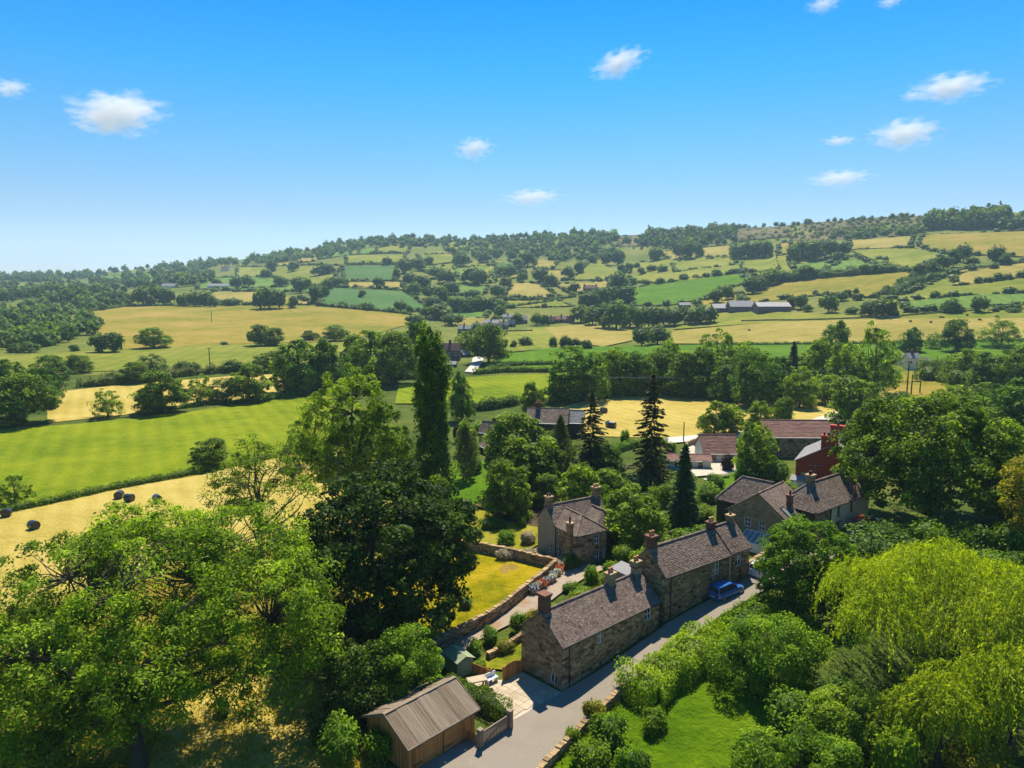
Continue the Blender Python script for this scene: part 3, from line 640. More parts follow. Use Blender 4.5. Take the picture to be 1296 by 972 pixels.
proto_pair('willowy', lambda i: broad('pale_tree', 260 + i, 10, 9, 'leaf_grey', 150, 70, .95, .40, twigs=.4, nlimb=6, low=.02), 1)
PROTO_DIM = {'round': (10, 9), 'bright': (10, 8), 'dark': (10, 9), 'alder': (12, 7.5), 'open': (10, 9), 'birch': (10, 4.5), 'spruce': (16, 8), 'fir': (12, 4.4), 'willowy': (10, 9)}
BUSH = {k: [bush_mesh('shrub', 300 + 10 * j + i, 2.0, 2.6, m, 1300, .17) for i in range(2)] for j, (k, m) in enumerate(
    [('green', 'leaf_alder'), ('bright', 'leaf_bright'), ('dark', 'leaf_poplar'), ('yellow', 'leaf_yellow'), ('grey', 'leaf_grey'), ('gold', 'leaf_gold'), ('flower', 'leaf_flower'), ('purple', 'leaf_purple')])}
FAR = {'near': [far_tree_mesh('field_tree', 400 + i, 900, .085, 2) for i in range(6)], 'mid': [far_tree_mesh('hill_tree', 420 + i, 420, .12, 2) for i in range(6)],
       'scrub': [far_tree_mesh('hill_bush', 440 + i, 300, .14, 2, 'leaf_scrub') for i in range(3)]}
_rs = random.Random(5)
def put_tree(name, pair, p, h, w, label, cat='tree', group=None, dim=None, rz=None):
    """a tree thing: trunk and crown under an empty at its foot"""
    e = empty(name, (p[0], p[1], p[2] - .05), _rs.random() * 6.28 if rz is None else rz, label, cat, group)
    H0, W0 = dim
    e.scale = (w / W0, w / W0, h / H0)
    link('trunk', pair[0], e); link('crown', pair[1], e); return e
def px_tree(kind, x, yb, yt, w, label, name=None, group=None):
    p = at1(x, yb); h = height_to(p, yt) - p[2]; W = w * depth(p) / FPX * (1.22 if kind in ('round', 'bright', 'dark', 'alder', 'willowy', 'open') else 1.05)
    if kind in ('spruce', 'fir'): W *= 1.15
    put_tree(name or {'spruce': 'spruce_tree', 'fir': 'fir_tree', 'birch': 'birch_tree'}.get(kind, 'tree'), _rs.choice(PROTO[kind]), p, h, W, label, 'tree', group, PROTO_DIM[kind])
def px_bush(kind, x, yb, yt, w, label, name='shrub', group=None, cat='shrub'):
    p = at1(x, yb); sl = (p[1] + 0) ; h = max(.5, height_to(p, yt) - p[2]); W = w * depth(p) / FPX
    h = max(.4, (h - .35 * W * .3))
    o = link(name, _rs.choice(BUSH[kind]), None, (p[0], p[1], p[2] - .05), _rs.random() * 6.28, (W / 2.6, W / 2.6, h / 2.0))
    return tag(o, label, cat, group)
def hedge(name, pts, width, height, leafmat, label=None, group=None, leaf=.2, dens=60, world=False, seed=1, rough=.12, cat='hedge', kind=None, bias=0.):
    """clipped or loose hedge along a line of ground points: leafy skin over a leafy core"""
    rng = np.random.default_rng(seed)
    W = np.array(pts, float) if world else at([p[0] for p in pts], [p[1] for p in pts])[:, :2]
    seg = np.hypot(*(W[1:] - W[:-1]).T); L = seg.sum(); cs = np.concatenate([[0], np.cumsum(seg)])
    def P(s): return np.stack([np.interp(s, cs, W[:, 0]), np.interp(s, cs, W[:, 1])], -1)
    def Nn(s): d = P(np.minimum(s + .2, L)) - P(np.maximum(s - .2, 0)); d = unit(d); return np.stack([-d[:, 1], d[:, 0]], -1)
    prof = np.array([(-.5, 0), (-.52, .45), (-.46, .85), (-.25, 1.0), (.25, 1.0), (.46, .85), (.52, .45), (.5, 0)])
    o2 = W.mean(0); z0 = float(T(*o2))
    ns = max(3, int(L / (height * .6))); s = np.linspace(0, L, ns); c = P(s); nr = Nn(s)
    k = (1 + rough * np.sin(s * 2.1 / height + 1) + rough * .7 * rng.normal(size=ns)).clip(.55, 1.5)[:, None]; ke = np.ones(ns); ke[[0, -1]] = .55; ke = ke[:, None]
    xy = c[:, None] + nr[:, None] * (prof[None, :, 0:1] * width * .72 * (k * ke)[:, :, None])
    zz = T(xy[..., 0], xy[..., 1]) + prof[None, :, 1] * height * .76 * k * ke - .05
    V = np.concatenate([xy, zz[..., None]], -1).reshape(-1, 3); n8 = 8
    i, j = np.meshgrid(np.arange(ns - 1), np.arange(n8 - 1), indexing='ij')
    F = np.stack([i * n8 + j, i * n8 + j + 1, (i + 1) * n8 + j + 1, (i + 1) * n8 + j], -1).reshape(-1, 4)
    F = np.concatenate([F, [[0, 1, 6, 7], [1, 2, 5, 6], [2, 3, 4, 5]], np.array([[7, 6, 1, 0], [6, 5, 2, 1], [5, 4, 3, 2]]) + (ns - 1) * n8])
    per = width + 2 * height; n = int(min(60000, dens * L * per)); u = rng.random(n) * L; q = rng.random(n) * 7; a = q.astype(int); f = q - a
    pr = prof[a] * (1 - f[:, None]) + prof[np.minimum(a + 1, 7)] * f[:, None]; kk = np.interp(u, s, k[:, 0]) * (.86 + .2 * rng.random(n)) * (1 + rough * .6 * np.sin(u * 5 / height + pr[:, 0] * 5))
    cc = P(u); nn = Nn(u); xy = cc + nn * (pr[:, 0] * width * kk)[:, None]
    z = T(xy[:, 0], xy[:, 1]) + pr[:, 1] * height * kk
    nrm = np.stack([nn[:, 0] * pr[:, 0] * 2, nn[:, 1] * pr[:, 0] * 2, pr[:, 1] * 1.2 - .2], -1)
    P3 = np.column_stack([xy, z]); ne = int(min(4000, dens * width * height)); ue = np.where(np.arange(2 * ne) < ne, 0., L); we = (rng.random(2 * ne) - .5) * 1.0; he = rng.random(2 * ne)
    ce = P(ue); de = np.stack([Nn(ue)[:, 1], -Nn(ue)[:, 0]], -1) * np.where(ue == 0, -1, 1)[:, None]; xe = ce + Nn(ue) * (we * width)[:, None] + de * (width * .16 * (rng.random(2 * ne) + .6) * (1 - .5 * he) * (1 - 1.6 * we ** 2))[:, None]
    P3 = np.concatenate([P3, np.column_stack([xe, T(xe[:, 0], xe[:, 1]) + he * height * .97])]); nrm = np.concatenate([nrm, np.column_stack([de, np.full(2 * ne, .3)])]); u = np.concatenate([u, ue + we]); n = len(P3)
    LV, LF = leaf_quads(P3, nrm, leaf, rng, .62, .7)
    tint = np.clip(.46 + bias + .1 * np.sin(u * 1.3) + .17 * rng.normal(size=n), 0, 1)
    off = np.array([o2[0], o2[1], z0])
    me = join_mesh(name, [(LV - off, LF, tint), (V - off, F, np.full(len(F), .2))], [], leafmat)
    return tag(link(name, me, None, tuple(off)), label, cat if label else None, group, kind)

def tiny_bush(seed, n=24):
    """a bush of unit size a few pixels big: lumpy core and two dozen leafy faces"""
    rng = np.random.default_rng(seed); v, f = blob(1, rng, .35); cv = v * [.42, .42, .42] + [0, 0, .42]
    d = unit(rng.normal(size=(n, 3)) + [0, 0, .4]); P = d * [.5, .5, .48] * (.8 + .3 * rng.random((n, 1))) + [0, 0, .44]; V, F = leaf_quads(P, d + [0, 0, .3], .34, rng, .75, .6)
    return (V, F, np.clip(.45 + .2 * rng.normal(size=n), 0, 1)), None, (cv, f, np.full(len(f), .22))
def hedgerows(lines, seed, hmin, hmax, label):
    """the thin hedges that divide the far fields, ragged and gappy: one mass"""
    rng = np.random.default_rng(seed); base = [tiny_bush(950 + k) for k in range(4)]; Q = []; Tt = []; off = None
    for pts in lines:
        W = at([p[0] for p in pts], [p[1] for p in pts])
        for a, b in zip(W, W[1:]):
            L = float(np.hypot(*(b - a)[:2])); n = int(L / 4.6); gap = rng.random() * 6.28
            for k in range(n):
                f = (k + rng.random() * .6) / max(1, n)
                if math.sin(f * 9 + gap) > .75 and rng.random() < .8: continue
                q = a[:2] + (b - a)[:2] * f + rng.normal(size=2) * .5; p = np.array([q[0], q[1], float(T(*q)) - .2]); off = p if off is None else off
                (lv, lf, lt), _, (cv, cf, ct) = base[rng.integers(4)]; h = hmin + (hmax - hmin) * rng.random() ** 2.5; w = 4.4 + 1.5 * rng.random() + .5 * h; S = np.array([w, w, h]); c, s_ = math.cos(rng.random() * 6), math.sin(rng.random() * 6)
                Q.append((lv * S + p - off, lf, np.clip(lt + .1 * rng.normal(), 0, 1))); Tt.append((cv * S + p - off, cf, ct))
    me = join_mesh('hedgerows', Q, Tt, 'leaf_far'); return tag(link('hedgerows', me, None, tuple(off)), label, 'hedge', None, 'stuff')

# ------------------------------------------------------------------ the big trees round the hamlet
def hero(name, pair, x, y, label, rz=0.0):
    return put_tree(name, pair, (x, y, float(T(x, y))), 1, 1, label, 'tree', None, (1, 1), rz)
# wide ash, lower left
H_ = 17.5
ash_l = [(0, 3.5, 11.8, 7.5, 7.5, 4.6), (-8, 5, 10.6, 5.6, 5.6, 3.8), (7.2, 4.5, 9.8, 5.6, 5.2, 3.6), (-3.5, 10, 12.2, 5.2, 4.6, 4.0), (4.5, 9.5, 11.6, 5.0, 4.4, 3.6),
         (-5.5, -2, 8.4, 5.2, 4.6, 3.2), (1.6, -1.9, 8.2, 4.6, 4.4, 3.0), (9.8, 5.5, 7.2, 3.2, 3.4, 2.6), (-12.5, 2.5, 7.6, 4.0, 4.4, 3.0), (-8, 1, 5.4, 5.5, 4.5, 3.2), (-1, 2, 6.0, 4.5, 4, 2.6), (-13, 5, 5.5, 4, 4, 3), (3.5, 1, 5.6, 4.2, 3.5, 2.6), (8, 2, 5.6, 3.2, 3, 2.2), (-3, -2.5, 4.6, 4, 3, 2.4)]
hero('ash_tree', broad('ash', 11, H_, 24, 'leaf_ash', 960, 132, 1.1, .305, ash_l, .22, .55, .9, 16, aspect=.42, inner=.45, flat=.72, solid=.35), -25.8, 44.6, 'huge spreading ash tree filling the lower left corner')
mp_l = [(0, 0, 8, 7.4, 7.0, 6.4), (5.5, 3, 9, 3.8, 4, 5), (0, 0, 10.2, 6.6, 6.6, 5.4), (-3, 1.5, 7.4, 4.8, 4.8, 4.6), (3.6, 1, 7.8, 4.6, 4.6, 4.6), (0, -3.4, 6.2, 5.0, 4.2, 4.2), (1, 2, 12.6, 4.2, 4.2, 3.6), (-3.4, -2.0, 4.8, 3.8, 3.8, 3.6), (4.2, -2.4, 5.4, 3.6, 3.4, 3.4), (-1.5, -4.4, 3.2, 4.4, 3.4, 2.8)]
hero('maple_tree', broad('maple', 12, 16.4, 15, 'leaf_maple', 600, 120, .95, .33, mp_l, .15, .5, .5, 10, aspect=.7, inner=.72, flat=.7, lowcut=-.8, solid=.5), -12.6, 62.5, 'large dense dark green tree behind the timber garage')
oak_l = [(0, 0, 8.8, 9.0, 8.5, 5.2), (-6.4, 0, 7.0, 5.2, 5.4, 4.2), (6.4, -1, 7.2, 5.2, 5.4, 4.2), (0, -5.5, 5.6, 6.4, 4.8, 4.0), (2.5, 2, 11.4, 4.8, 5, 3.0), (-3.5, 1, 11, 4.6, 4.6, 3), (-4.6, -4.6, 4.4, 4.4, 4, 3.2), (6, -4.8, 4.6, 4.4, 4, 3.2)]
hero('oak_tree', broad('oak', 13, 15.0, 22, 'leaf_oak', 580, 120, 1.1, .36, oak_l, .2, .6, .5, 12, aspect=.65, inner=.62, flat=.75, lowcut=-.7), 51.0, 84.5, 'broad dark oak tree right of the cream house')
rt_l = [(0, 0, 4.4, 4.3, 4.2, 3.2), (-2.2, -.6, 3.2, 2.8, 2.8, 2.5), (2.3, -.4, 3.4, 2.8, 2.8, 2.5), (0, -2.2, 2.7, 3.2, 2.6, 2.3), (.3, .5, 6.1, 2.7, 2.6, 1.7)]
hero('garden_tree', broad('garden', 14, 7.9, 9.6, 'leaf_alder', 340, 120, .66, .24, rt_l, .15, .3, .3, 7, aspect=.6, inner=.72, flat=.8, lowcut=-.85), 28.4, 65.0, 'rounded mid green tree over the lane beside the white car')
hero('willow_tree', willow('willow', 15, 11.0, 23.0, 'leaf_willow', 4200, 28), 35.6, 52.0, 'big yellow-green weeping willow in the right foreground')
wl = [(0, 0, 3.6, 2.2, 2.2, 2.2), (1.6, .6, 2.9, 1.6, 1.6, 1.7), (-1.4, .4, 2.8, 1.5, 1.5, 1.6)]
hero('willow_tree', willow('willow_small', 16, 7.0, 5.0, 'leaf_willow', 560, 28, [(0, 0, 4.4, 2.2, 2.0, 1.8), (1.8, .4, 3.6, 1.7, 1.5, 1.6), (-1.6, .8, 3.4, 1.6, 1.6, 1.5)]), 28.4, 43.5, 'small weeping willow below the big one at the lower right')
hero('willow_tree', willow('willow_small', 17, 7.0, 5.0, 'leaf_willow', 560, 28, [(0, 0, 5.4, 2.2, 2.2, 2.0), (-1.6, .4, 4.4, 1.7, 1.7, 1.6), (1.6, -.5, 4.2, 1.6, 1.6, 1.6)]), 33.4, 44.0, 'drooping willow clump at the right edge under the big willow')
pop_l = [(.35 * math.sin(k * 2.1), .35 * math.cos(k * 1.7), 3.2 + k * 2.45, 2.5 - .05 * k - max(0, k - 7) * .42, 2.5 - .05 * k - max(0, k - 7) * .42, 2.2) for k in range(10)]
hero('poplar_tree', broad('poplar', 18, 28.0, 5.6, 'leaf_poplar', 460, 85, .72, .36, pop_l, .08, .4, .5, 10, aspect=.6, inner=.5, flat=1.55, lowcut=-.9, solid=.3), -11.4, 100.0, 'tall slender dark poplar left of the lawn')
al = [(0, 0, 16.5, 5.0, 4.2, 5.8), (-4.6, .5, 13, 3.4, 3.4, 5.2), (3.6, -.4, 12.5, 3.4, 3.4, 5.2), (-6.4, -1, 8.5, 2.8, 2.8, 3.6), (5.6, 0, 8.5, 2.8, 2.8, 4.0), (-2, -1.5, 9, 3.2, 3, 4)]
hero('alder_tree', broad('alder', 19, 23.2, 16.5, 'leaf_bright', 380, 95, .85, .32, al, .2, .4, 1.0, 14, aspect=.6, inner=.5, flat=.9, solid=.4), -21.6, 95.0, 'tall airy light green tree left of the poplar')
hero('bare_ash_tree', sparse_tree('bare_ash', 20, 15.5, 15.0, 'leaf_ash', 130), -30.5, 82.0, 'half-bare ash with crooked limbs above the mown strip')
hero('yellow_tree', broad('yellow_tree', 21, 13, 10, 'leaf_gold', 120, 190, 1.0, .28, None, .15, .3, .6, 8, low=.05, lowcut=-.8), 55.8, 71.0, 'golden yellow-green tree at the right edge under the oak')
hero('hawthorn_tree', broad('hawthorn', 22, 6.6, 6.8, 'leaf_alder', 110, 190, .75, .22, None, .15, .2, .6, 8, low=.0, lowcut=-.8), -8.3, 52.0, 'feathery light green small tree behind the timber garage roof')
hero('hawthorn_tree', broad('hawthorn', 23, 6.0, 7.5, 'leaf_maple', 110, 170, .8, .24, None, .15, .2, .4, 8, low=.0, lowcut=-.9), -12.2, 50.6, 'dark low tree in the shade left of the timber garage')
hero('plum_tree', broad('plum', 24, 5.6, 8.5, 'leaf_alder', 130, 190, .8, .22, [(0, 0, 2.6, 3.6, 3.0, 2.4), (-2.4, -.6, 2.2, 2.2, 2.2, 1.8), (2.2, .5, 2.8, 2.2, 2.2, 2.0)], .15, .18, .6, 10, low=.0, lowcut=-.9, aspect=.5), 20.6, 53.5, 'leaning leafy shrubby tree between the lane hedge and the willow')
hero('plum_tree', broad('plum', 25, 4.4, 7.0, 'leaf_alder', 110, 190, .75, .22, [(0, 0, 1.8, 3.2, 2.8, 1.9), (-2.0, .6, 1.8, 1.8, 1.8, 1.4), (2.0, -.5, 1.9, 1.8, 1.8, 1.5)], .15, .15, .6, 10, low=.0, lowcut=-.9, aspect=.5), 18.6, 42.0, 'dense bushy tree at the bottom edge right of the lawn')
hero('cherry_tree', broad('cherry', 26, 4.4, 6.0, 'leaf_oak', 90, 190, .7, .22, [(0, 0, 1.9, 2.6, 2.4, 1.9), (-1.6, .6, 1.8, 1.6, 1.6, 1.4)], .15, .15, .6, 10, low=.0, lowcut=-.9, aspect=.5), 24.0, 46.0, 'dark shaded bushy tree in front of the big willow')
# ------------------------------------------------------------------ trees of the hamlet, one by one
MID = [
 ('round', 658, 622, 526, 88, 'dark leafy tree in front of the half-hidden stone house roof'), ('round', 642, 655, 583, 54, 'dense round tree at the far side of the dry garden lawn'),
 ('birch', 709, 612, 527, 36, 'slim feathery birch left of the tall garden conifer'), ('spruce', 748, 612, 492, 54, 'thin-topped brownish conifer beside the slim birch'),
 ('spruce', 823, 616, 474, 60, 'tallest spruce in the hamlet with brownish drooping boughs'), ('fir', 864, 672, 562, 40, 'narrow near-black fir left of the stone gable house'),
 ('birch', 590, 608, 538, 34, 'small rounded birch at the edge of the bright lawn right of the poplar'), ('bright', 738, 662, 586, 58, 'light green tree behind the detached house chimney'),
 ('bright', 772, 634, 592, 46, 'low light green tree between the conifers and detached house'), ('bright', 800, 692, 614, 78, 'leafy tree touching the right side of the detached house'),
 ('round', 838, 660, 612, 44, 'small dark tree between the detached house tree and the fir'), ('dark', 584, 532, 470, 26, 'purple-tinged dark tree right of the poplar tip'),
 ('round', 674, 524, 484, 28, 'small round tree alone at the corner of the green field'), ('bright', 955, 606, 532, 46, 'upright yellow-green tree in front of the long bungalow'),
 ('round', 905, 550, 508, 34, 'left of three small trees along the pale track'), ('bright', 925, 550, 510, 30, 'middle of three small trees along the pale track'),
 ('bright', 961, 546, 506, 30, 'round small tree right of the three by the track'), ('round', 990, 540, 502, 24, 'rightmost dark small tree along the pale track'),
 ('alder', 720, 508, 436, 52, 'tall pale-leaved tree at the left end of the central tree belt'), ('alder', 752, 508, 444, 34, 'slender tree next to the left end of the central tree belt'),
 ('bright', 783, 500, 440, 44, 'light green tree in the central belt above the mown field'), ('dark', 806, 500, 446, 44, 'dark tree of the central belt above the two black bales'),
 ('bright', 838, 498, 440, 46, 'yellowish tree in the middle of the central tree belt'), ('round', 868, 502, 446, 48, 'round-headed tree right of the middle of the central belt'),
 ('open', 905, 492, 414, 52, 'open-crowned tree standing highest in the central tree belt'), ('bright', 930, 496, 436, 44, 'bright yellow-green tree in the central tree belt'),
 ('dark', 958, 514, 444, 56, 'large dark tree at the edge of the mown field'), ('dark', 985, 508, 452, 40, 'dark tree right of the largest one by the mown field'),
 ('bright', 1012, 516, 464, 36, 'light tree at the right corner of the mown field'), ('fir', 1003, 478, 432, 20, 'small dark conifer rising behind the central tree belt'),
 ('dark', 1056, 462, 406, 34, 'dark upright tree left of the gnarled open tree'), ('bright', 1040, 486, 428, 40, 'light green tree just left of the gnarled open tree'),
 ('open', 1104, 500, 406, 52, 'gnarled open-crowned tree with a thick dark trunk left of the pink house'), ('bright', 1068, 500, 432, 44, 'bright tree tucked under the gnarled open tree'),
 ('round', 1085, 536, 478, 66, 'broad dull-green tree behind the red brick house'), ('dark', 1152, 446, 414, 24, 'dark tree right behind the pink house'),
 ('open', 1180, 442, 420, 18, 'small light tree behind the hedge near the pink house'), ('dark', 1211, 446, 404, 32, 'dark poplar-like clump on the tan field edge'),
 ('open', 1265, 440, 402, 42, 'half-dead spreading tree on the tan field at the right edge'), ('round', 1214, 482, 446, 36, 'leafy tree in the hedge right of the pink house'),
 ('bright', 1225, 486, 440, 40, 'light tree in the thicket right of the pink house'), ('dark', 1250, 496, 446, 44, 'dark tree in the thicket by the right edge'),
 ('round', 1285, 500, 438, 44, 'dark tree cut by the right edge above the oak'), ('bright', 1206, 545, 488, 66, 'bushy bright tree just above the oak crown'),
 ('round', 1150, 540, 498, 54, 'rounded shrubby tree left of the bushy one above the oak'), ('dark', 1275, 560, 480, 70, 'dark broad tree at the right edge behind the oak'),
 ('bright', 1244, 520, 484, 44, 'light tree between the oak and the right thicket'),
 ('dark', 378, 497, 430, 56, 'left of the two big dark field trees by the bright field'), ('dark', 416, 494, 429, 46, 'right of the two big dark field trees by the bright field'),
 ('round', 500, 486, 420, 54, 'round dark tree left of the poplar top'), ('bright', 470, 482, 416, 46, 'light green tree left of the round one by the poplar'),
 ('round', 450, 476, 424, 38, 'tree between the big dark pair and the poplar'), ('dark', 525, 470, 408, 34, 'dark tree partly behind the poplar top'),
 ('round', 618, 460, 410, 46, 'big leafy tree beside the pale road bend'), ('bright', 590, 450, 418, 26, 'small tree behind the farmhouse by the road'),
 ('round', 30, 537, 474, 68, 'big round tree at the left edge by the tan strip'), ('dark', 52, 512, 466, 36, 'tree just behind the big one at the left edge'),
 ('dark', 14, 500, 455, 34, 'dark tree at the very left behind the tan strip'), ('dark', 62, 488, 450, 38, 'dark tree behind the tan strip on the left'),
 ('open', 136, 528, 491, 34, 'small tree alone on the edge of the bright field'), ('round', 205, 522, 470, 54, 'twin-headed tree on the edge of the bright field'),
 ('open', 254, 511, 472, 32, 'slim tree left end of the hedge above the bright field'), ('willowy', 281, 509, 479, 32, 'grey-green bushy tree in the hedge above the bright field'),
 ('round', 316, 508, 461, 46, 'round tree in the middle of the hedge above the bright field'), ('willowy', 193, 476, 448, 32, 'grey bushy tree between the tan strip and olive field'),
 ('round', 171, 485, 458, 36, 'dull green tree left of the grey bushy tree'), ('willowy', 150, 486, 470, 28, 'pale willow bush at the top of the tan strip'),
 ('round', 100, 472, 449, 30, 'small tree in the olive field near the left edge'), ('round', 341, 471, 445, 38, 'dark tree left of the big dark pair'),
 ('round', 195, 441, 414, 34, 'single round tree below the dry hillside field on the left'), ('round', 330, 438, 411, 30, 'left half of the tree pair below the dry field'),
 ('round', 346, 438, 415, 26, 'right half of the tree pair below the dry field'), ('round', 393, 431, 418, 20, 'small round tree at the lower right of the dry field'),
 ('round', 425, 432, 412, 30, 'larger round tree at the lower right of the dry field'),
 ('open', 380, 590, 528, 34, 'shrubby tree behind the half-bare ash'), ('round', 265, 592, 556, 40, 'dark bushy hawthorn left of the half-bare ash'),
 ('open', 18, 640, 600, 40, 'low spreading thorn on the hedge at the left edge'),
 ('round', 552, 684, 604, 46, 'leafy tree between the big dark tree and the dry garden lawn'), ('bright', 590, 575, 532, 26, 'young tree on the far edge of the bright lawn'),
]
MID += [
 ('dark', 770, 494, 446, 40, 'dark tree between the two light ones in the central belt'), ('round', 824, 494, 444, 40, 'dull green tree behind the yellowish belt tree'), ('round', 884, 500, 440, 44, 'dense dark tree left of the open-crowned belt tree'),
 ('bright', 945, 480, 432, 40, 'light crown peeping over the largest dark belt tree'), ('dark', 915, 506, 462, 40, 'low dark tree under the open-crowned belt tree'), ('bright', 850, 488, 430, 36, 'light crown behind the middle of the central belt'),
 ('bright', 1030, 470, 438, 36, 'light tree behind the right end of the central belt'), ('bright', 1048, 512, 474, 36, 'bushy light tree left of the broad dull-green one'),
 ('round', 1120, 560, 512, 60, 'leafy tree between the red brick house and the oak'), ('dark', 1290, 620, 540, 60, 'dark tree right of the oak at the edge'), ('round', 1215, 560, 506, 70, 'round tree behind the right half of the oak'),
 ('bright', 1265, 660, 600, 60, 'light shrubby tree right of the oak trunk'), ('round', 700, 590, 546, 46, 'small dark tree in front of the half-hidden house'), ('dark', 678, 622, 570, 50, 'dark tree below the half-hidden house'),
 ('dark', 765, 610, 560, 40, 'shaded tree between the brown conifer and the spruce'), ('round', 690, 640, 600, 40, 'dark tree behind the detached house left chimney'),
 ('bright', 480, 600, 540, 60, 'light tree between the airy tall tree and poplar'), ('round', 430, 600, 552, 44, 'shrubby tree under the airy tall tree'), ('round', 860, 640, 600, 36, 'small tree just behind the narrow fir'),
]
for k in MID: px_tree(*k)
BUSHES = [
 ('dark', 1110, 706, 656, 112, 'dark spreading conifer shrub in front of the cream house'), ('dark', 1195, 716, 676, 90, 'dark shrub under the oak tree'),
 ('bright', 826, 926, 892, 42, 'neatly clipped round golden-green bush on the lawn'), ('gold', 752, 915, 880, 36, 'reddish-tipped bush beside the lane wall'),
 ('green', 772, 948, 898, 66, 'loose bush left of the clipped round bush'), ('bright', 748, 972, 930, 60, 'bush at the bottom edge on the lane wall'),
 ('green', 800, 985, 940, 56, 'bush at the bottom edge left of the lawn'), ('bright', 724, 940, 915, 26, 'low weeds on the verge by the lane wall'),
 ('yellow', 912, 668, 650, 22, 'bright yellow bush left of the stone gable house'), ('dark', 723, 720, 697, 28, 'dark clipped bush at the wall of the detached house'),
 ('bright', 790, 712, 684, 34, 'light bush between the detached house and the tall cottage'), ('green', 747, 738, 712, 24, 'dark round bush behind the cottage ridge'),
 ('green', 722, 748, 733, 24, 'low round bush at the bend of the driveway'), ('bright', 735, 760, 740, 40, 'light plants on the bank behind the cottage roof'),
 ('bright', 775, 735, 706, 30, 'leafy bush behind the middle chimney'), ('bright', 812, 722, 690, 36, 'light green bush by the tall red chimney'),
 ('green', 655, 800, 770, 24, 'leafy upright shrub beside the cottage gable'), ('green', 620, 815, 790, 30, 'green shrub at the edge of the driveway'),
 ('green', 600, 828, 806, 26, 'shrub behind the small green shed'), ('gold', 640, 826, 806, 30, 'low gold plants on the bank above the patio'),
 ('bright', 606, 848, 832, 22, 'light shrub beside the little lawn'), ('flower', 668, 688, 668, 24, 'flowering shrub by the left wall of the detached house'),
 ('flower', 640, 708, 690, 30, 'pale flowering shrub on the garden wall'), ('flower', 672, 706, 690, 30, 'pink and white flowers along the garden wall'),
 ('green', 640, 690, 668, 30, 'green bush at the near end of the dry garden lawn'), ('bright', 662, 658, 640, 34, 'bright bush left of the detached house chimney'),
 ('dark', 660, 668, 652, 14, 'dark cone-shaped bush beside the detached house'), ('dark', 625, 668, 650, 40, 'dark planting along the far edge of the dry lawn'),
 ('green', 565, 700, 672, 44, 'dark bush at the left corner of the garden wall'), ('green', 596, 690, 664, 20, 'small bush at the left side of the dry lawn'),
 ('bright', 640, 645, 630, 24, 'light bush behind the dry garden lawn'), ('bright', 702, 646, 626, 44, 'bright bush just behind the detached house roof'),
 ('green', 870, 690, 664, 46, 'bush below the narrow fir'), ('bright', 885, 660, 632, 40, 'light bush right of the narrow fir'),
 ('bright', 840, 700, 672, 50, 'leafy bank behind the tall cottage'), ('green', 895, 636, 606, 42, 'dark bush in front of the small lawn'),
 ('bright', 930, 640, 612, 48, 'bright shrub left of the stone house roof'), ('green', 955, 626, 604, 36, 'shrub beside the bungalow lawn'),
 ('dark', 985, 612, 578, 34, 'dark bush beside the red brick house'), ('green', 905, 618, 596, 30, 'low shrub at the bungalow garden'),
 ('dark', 970, 600, 576, 30, 'dark bush below the long bungalow'), ('purple', 920, 596, 570, 22, 'purple-leaved bush in front of the small bungalow'),
 ('grey', 805, 622, 592, 36, 'grey-green shrub below the tallest spruce'), ('grey', 780, 600, 578, 34, 'grey shrub left of the tallest spruce'),
 ('bright', 790, 564, 540, 16, 'slim golden shrub by the mown field'), ('bright', 850, 572, 556, 18, 'small bright bush left of the courtyard'),
 ('green', 610, 548, 528, 34, 'hedge shrub left of the half-hidden house'), ('green', 645, 538, 516, 36, 'hedge shrub behind the half-hidden house'),
 ('purple', 580, 560, 534, 16, 'dark purple bush near the poplar'), ('bright', 1130, 520, 498, 44, 'bright bush below the twin power poles'),
 ('green', 1090, 700, 672, 50, 'bush beside the red car'), ('green', 1255, 720, 690, 60, 'shaded bush under the golden tree'),
 ('bright', 990, 830, 792, 60, 'leafy shrub below the rounded tree by the lane'), ('green', 1010, 800, 772, 60, 'dark shrub at the foot of the rounded tree'),
 ('green', 430, 965, 900, 70, 'dark bush in front of the timber garage gable'), 
 ('gold', 1240, 990, 925, 90, 'yellow-tipped bush in the lower right corner'), ('bright', 1130, 990, 905, 60, 'leafy bush at the bottom edge left of the small willow'),
 ('grey', 590, 770, 752, 22, 'thin weedy bush in the yellow meadow'), ('green', 545, 855, 828, 30, 'bush at the lower end of the driveway'),
]
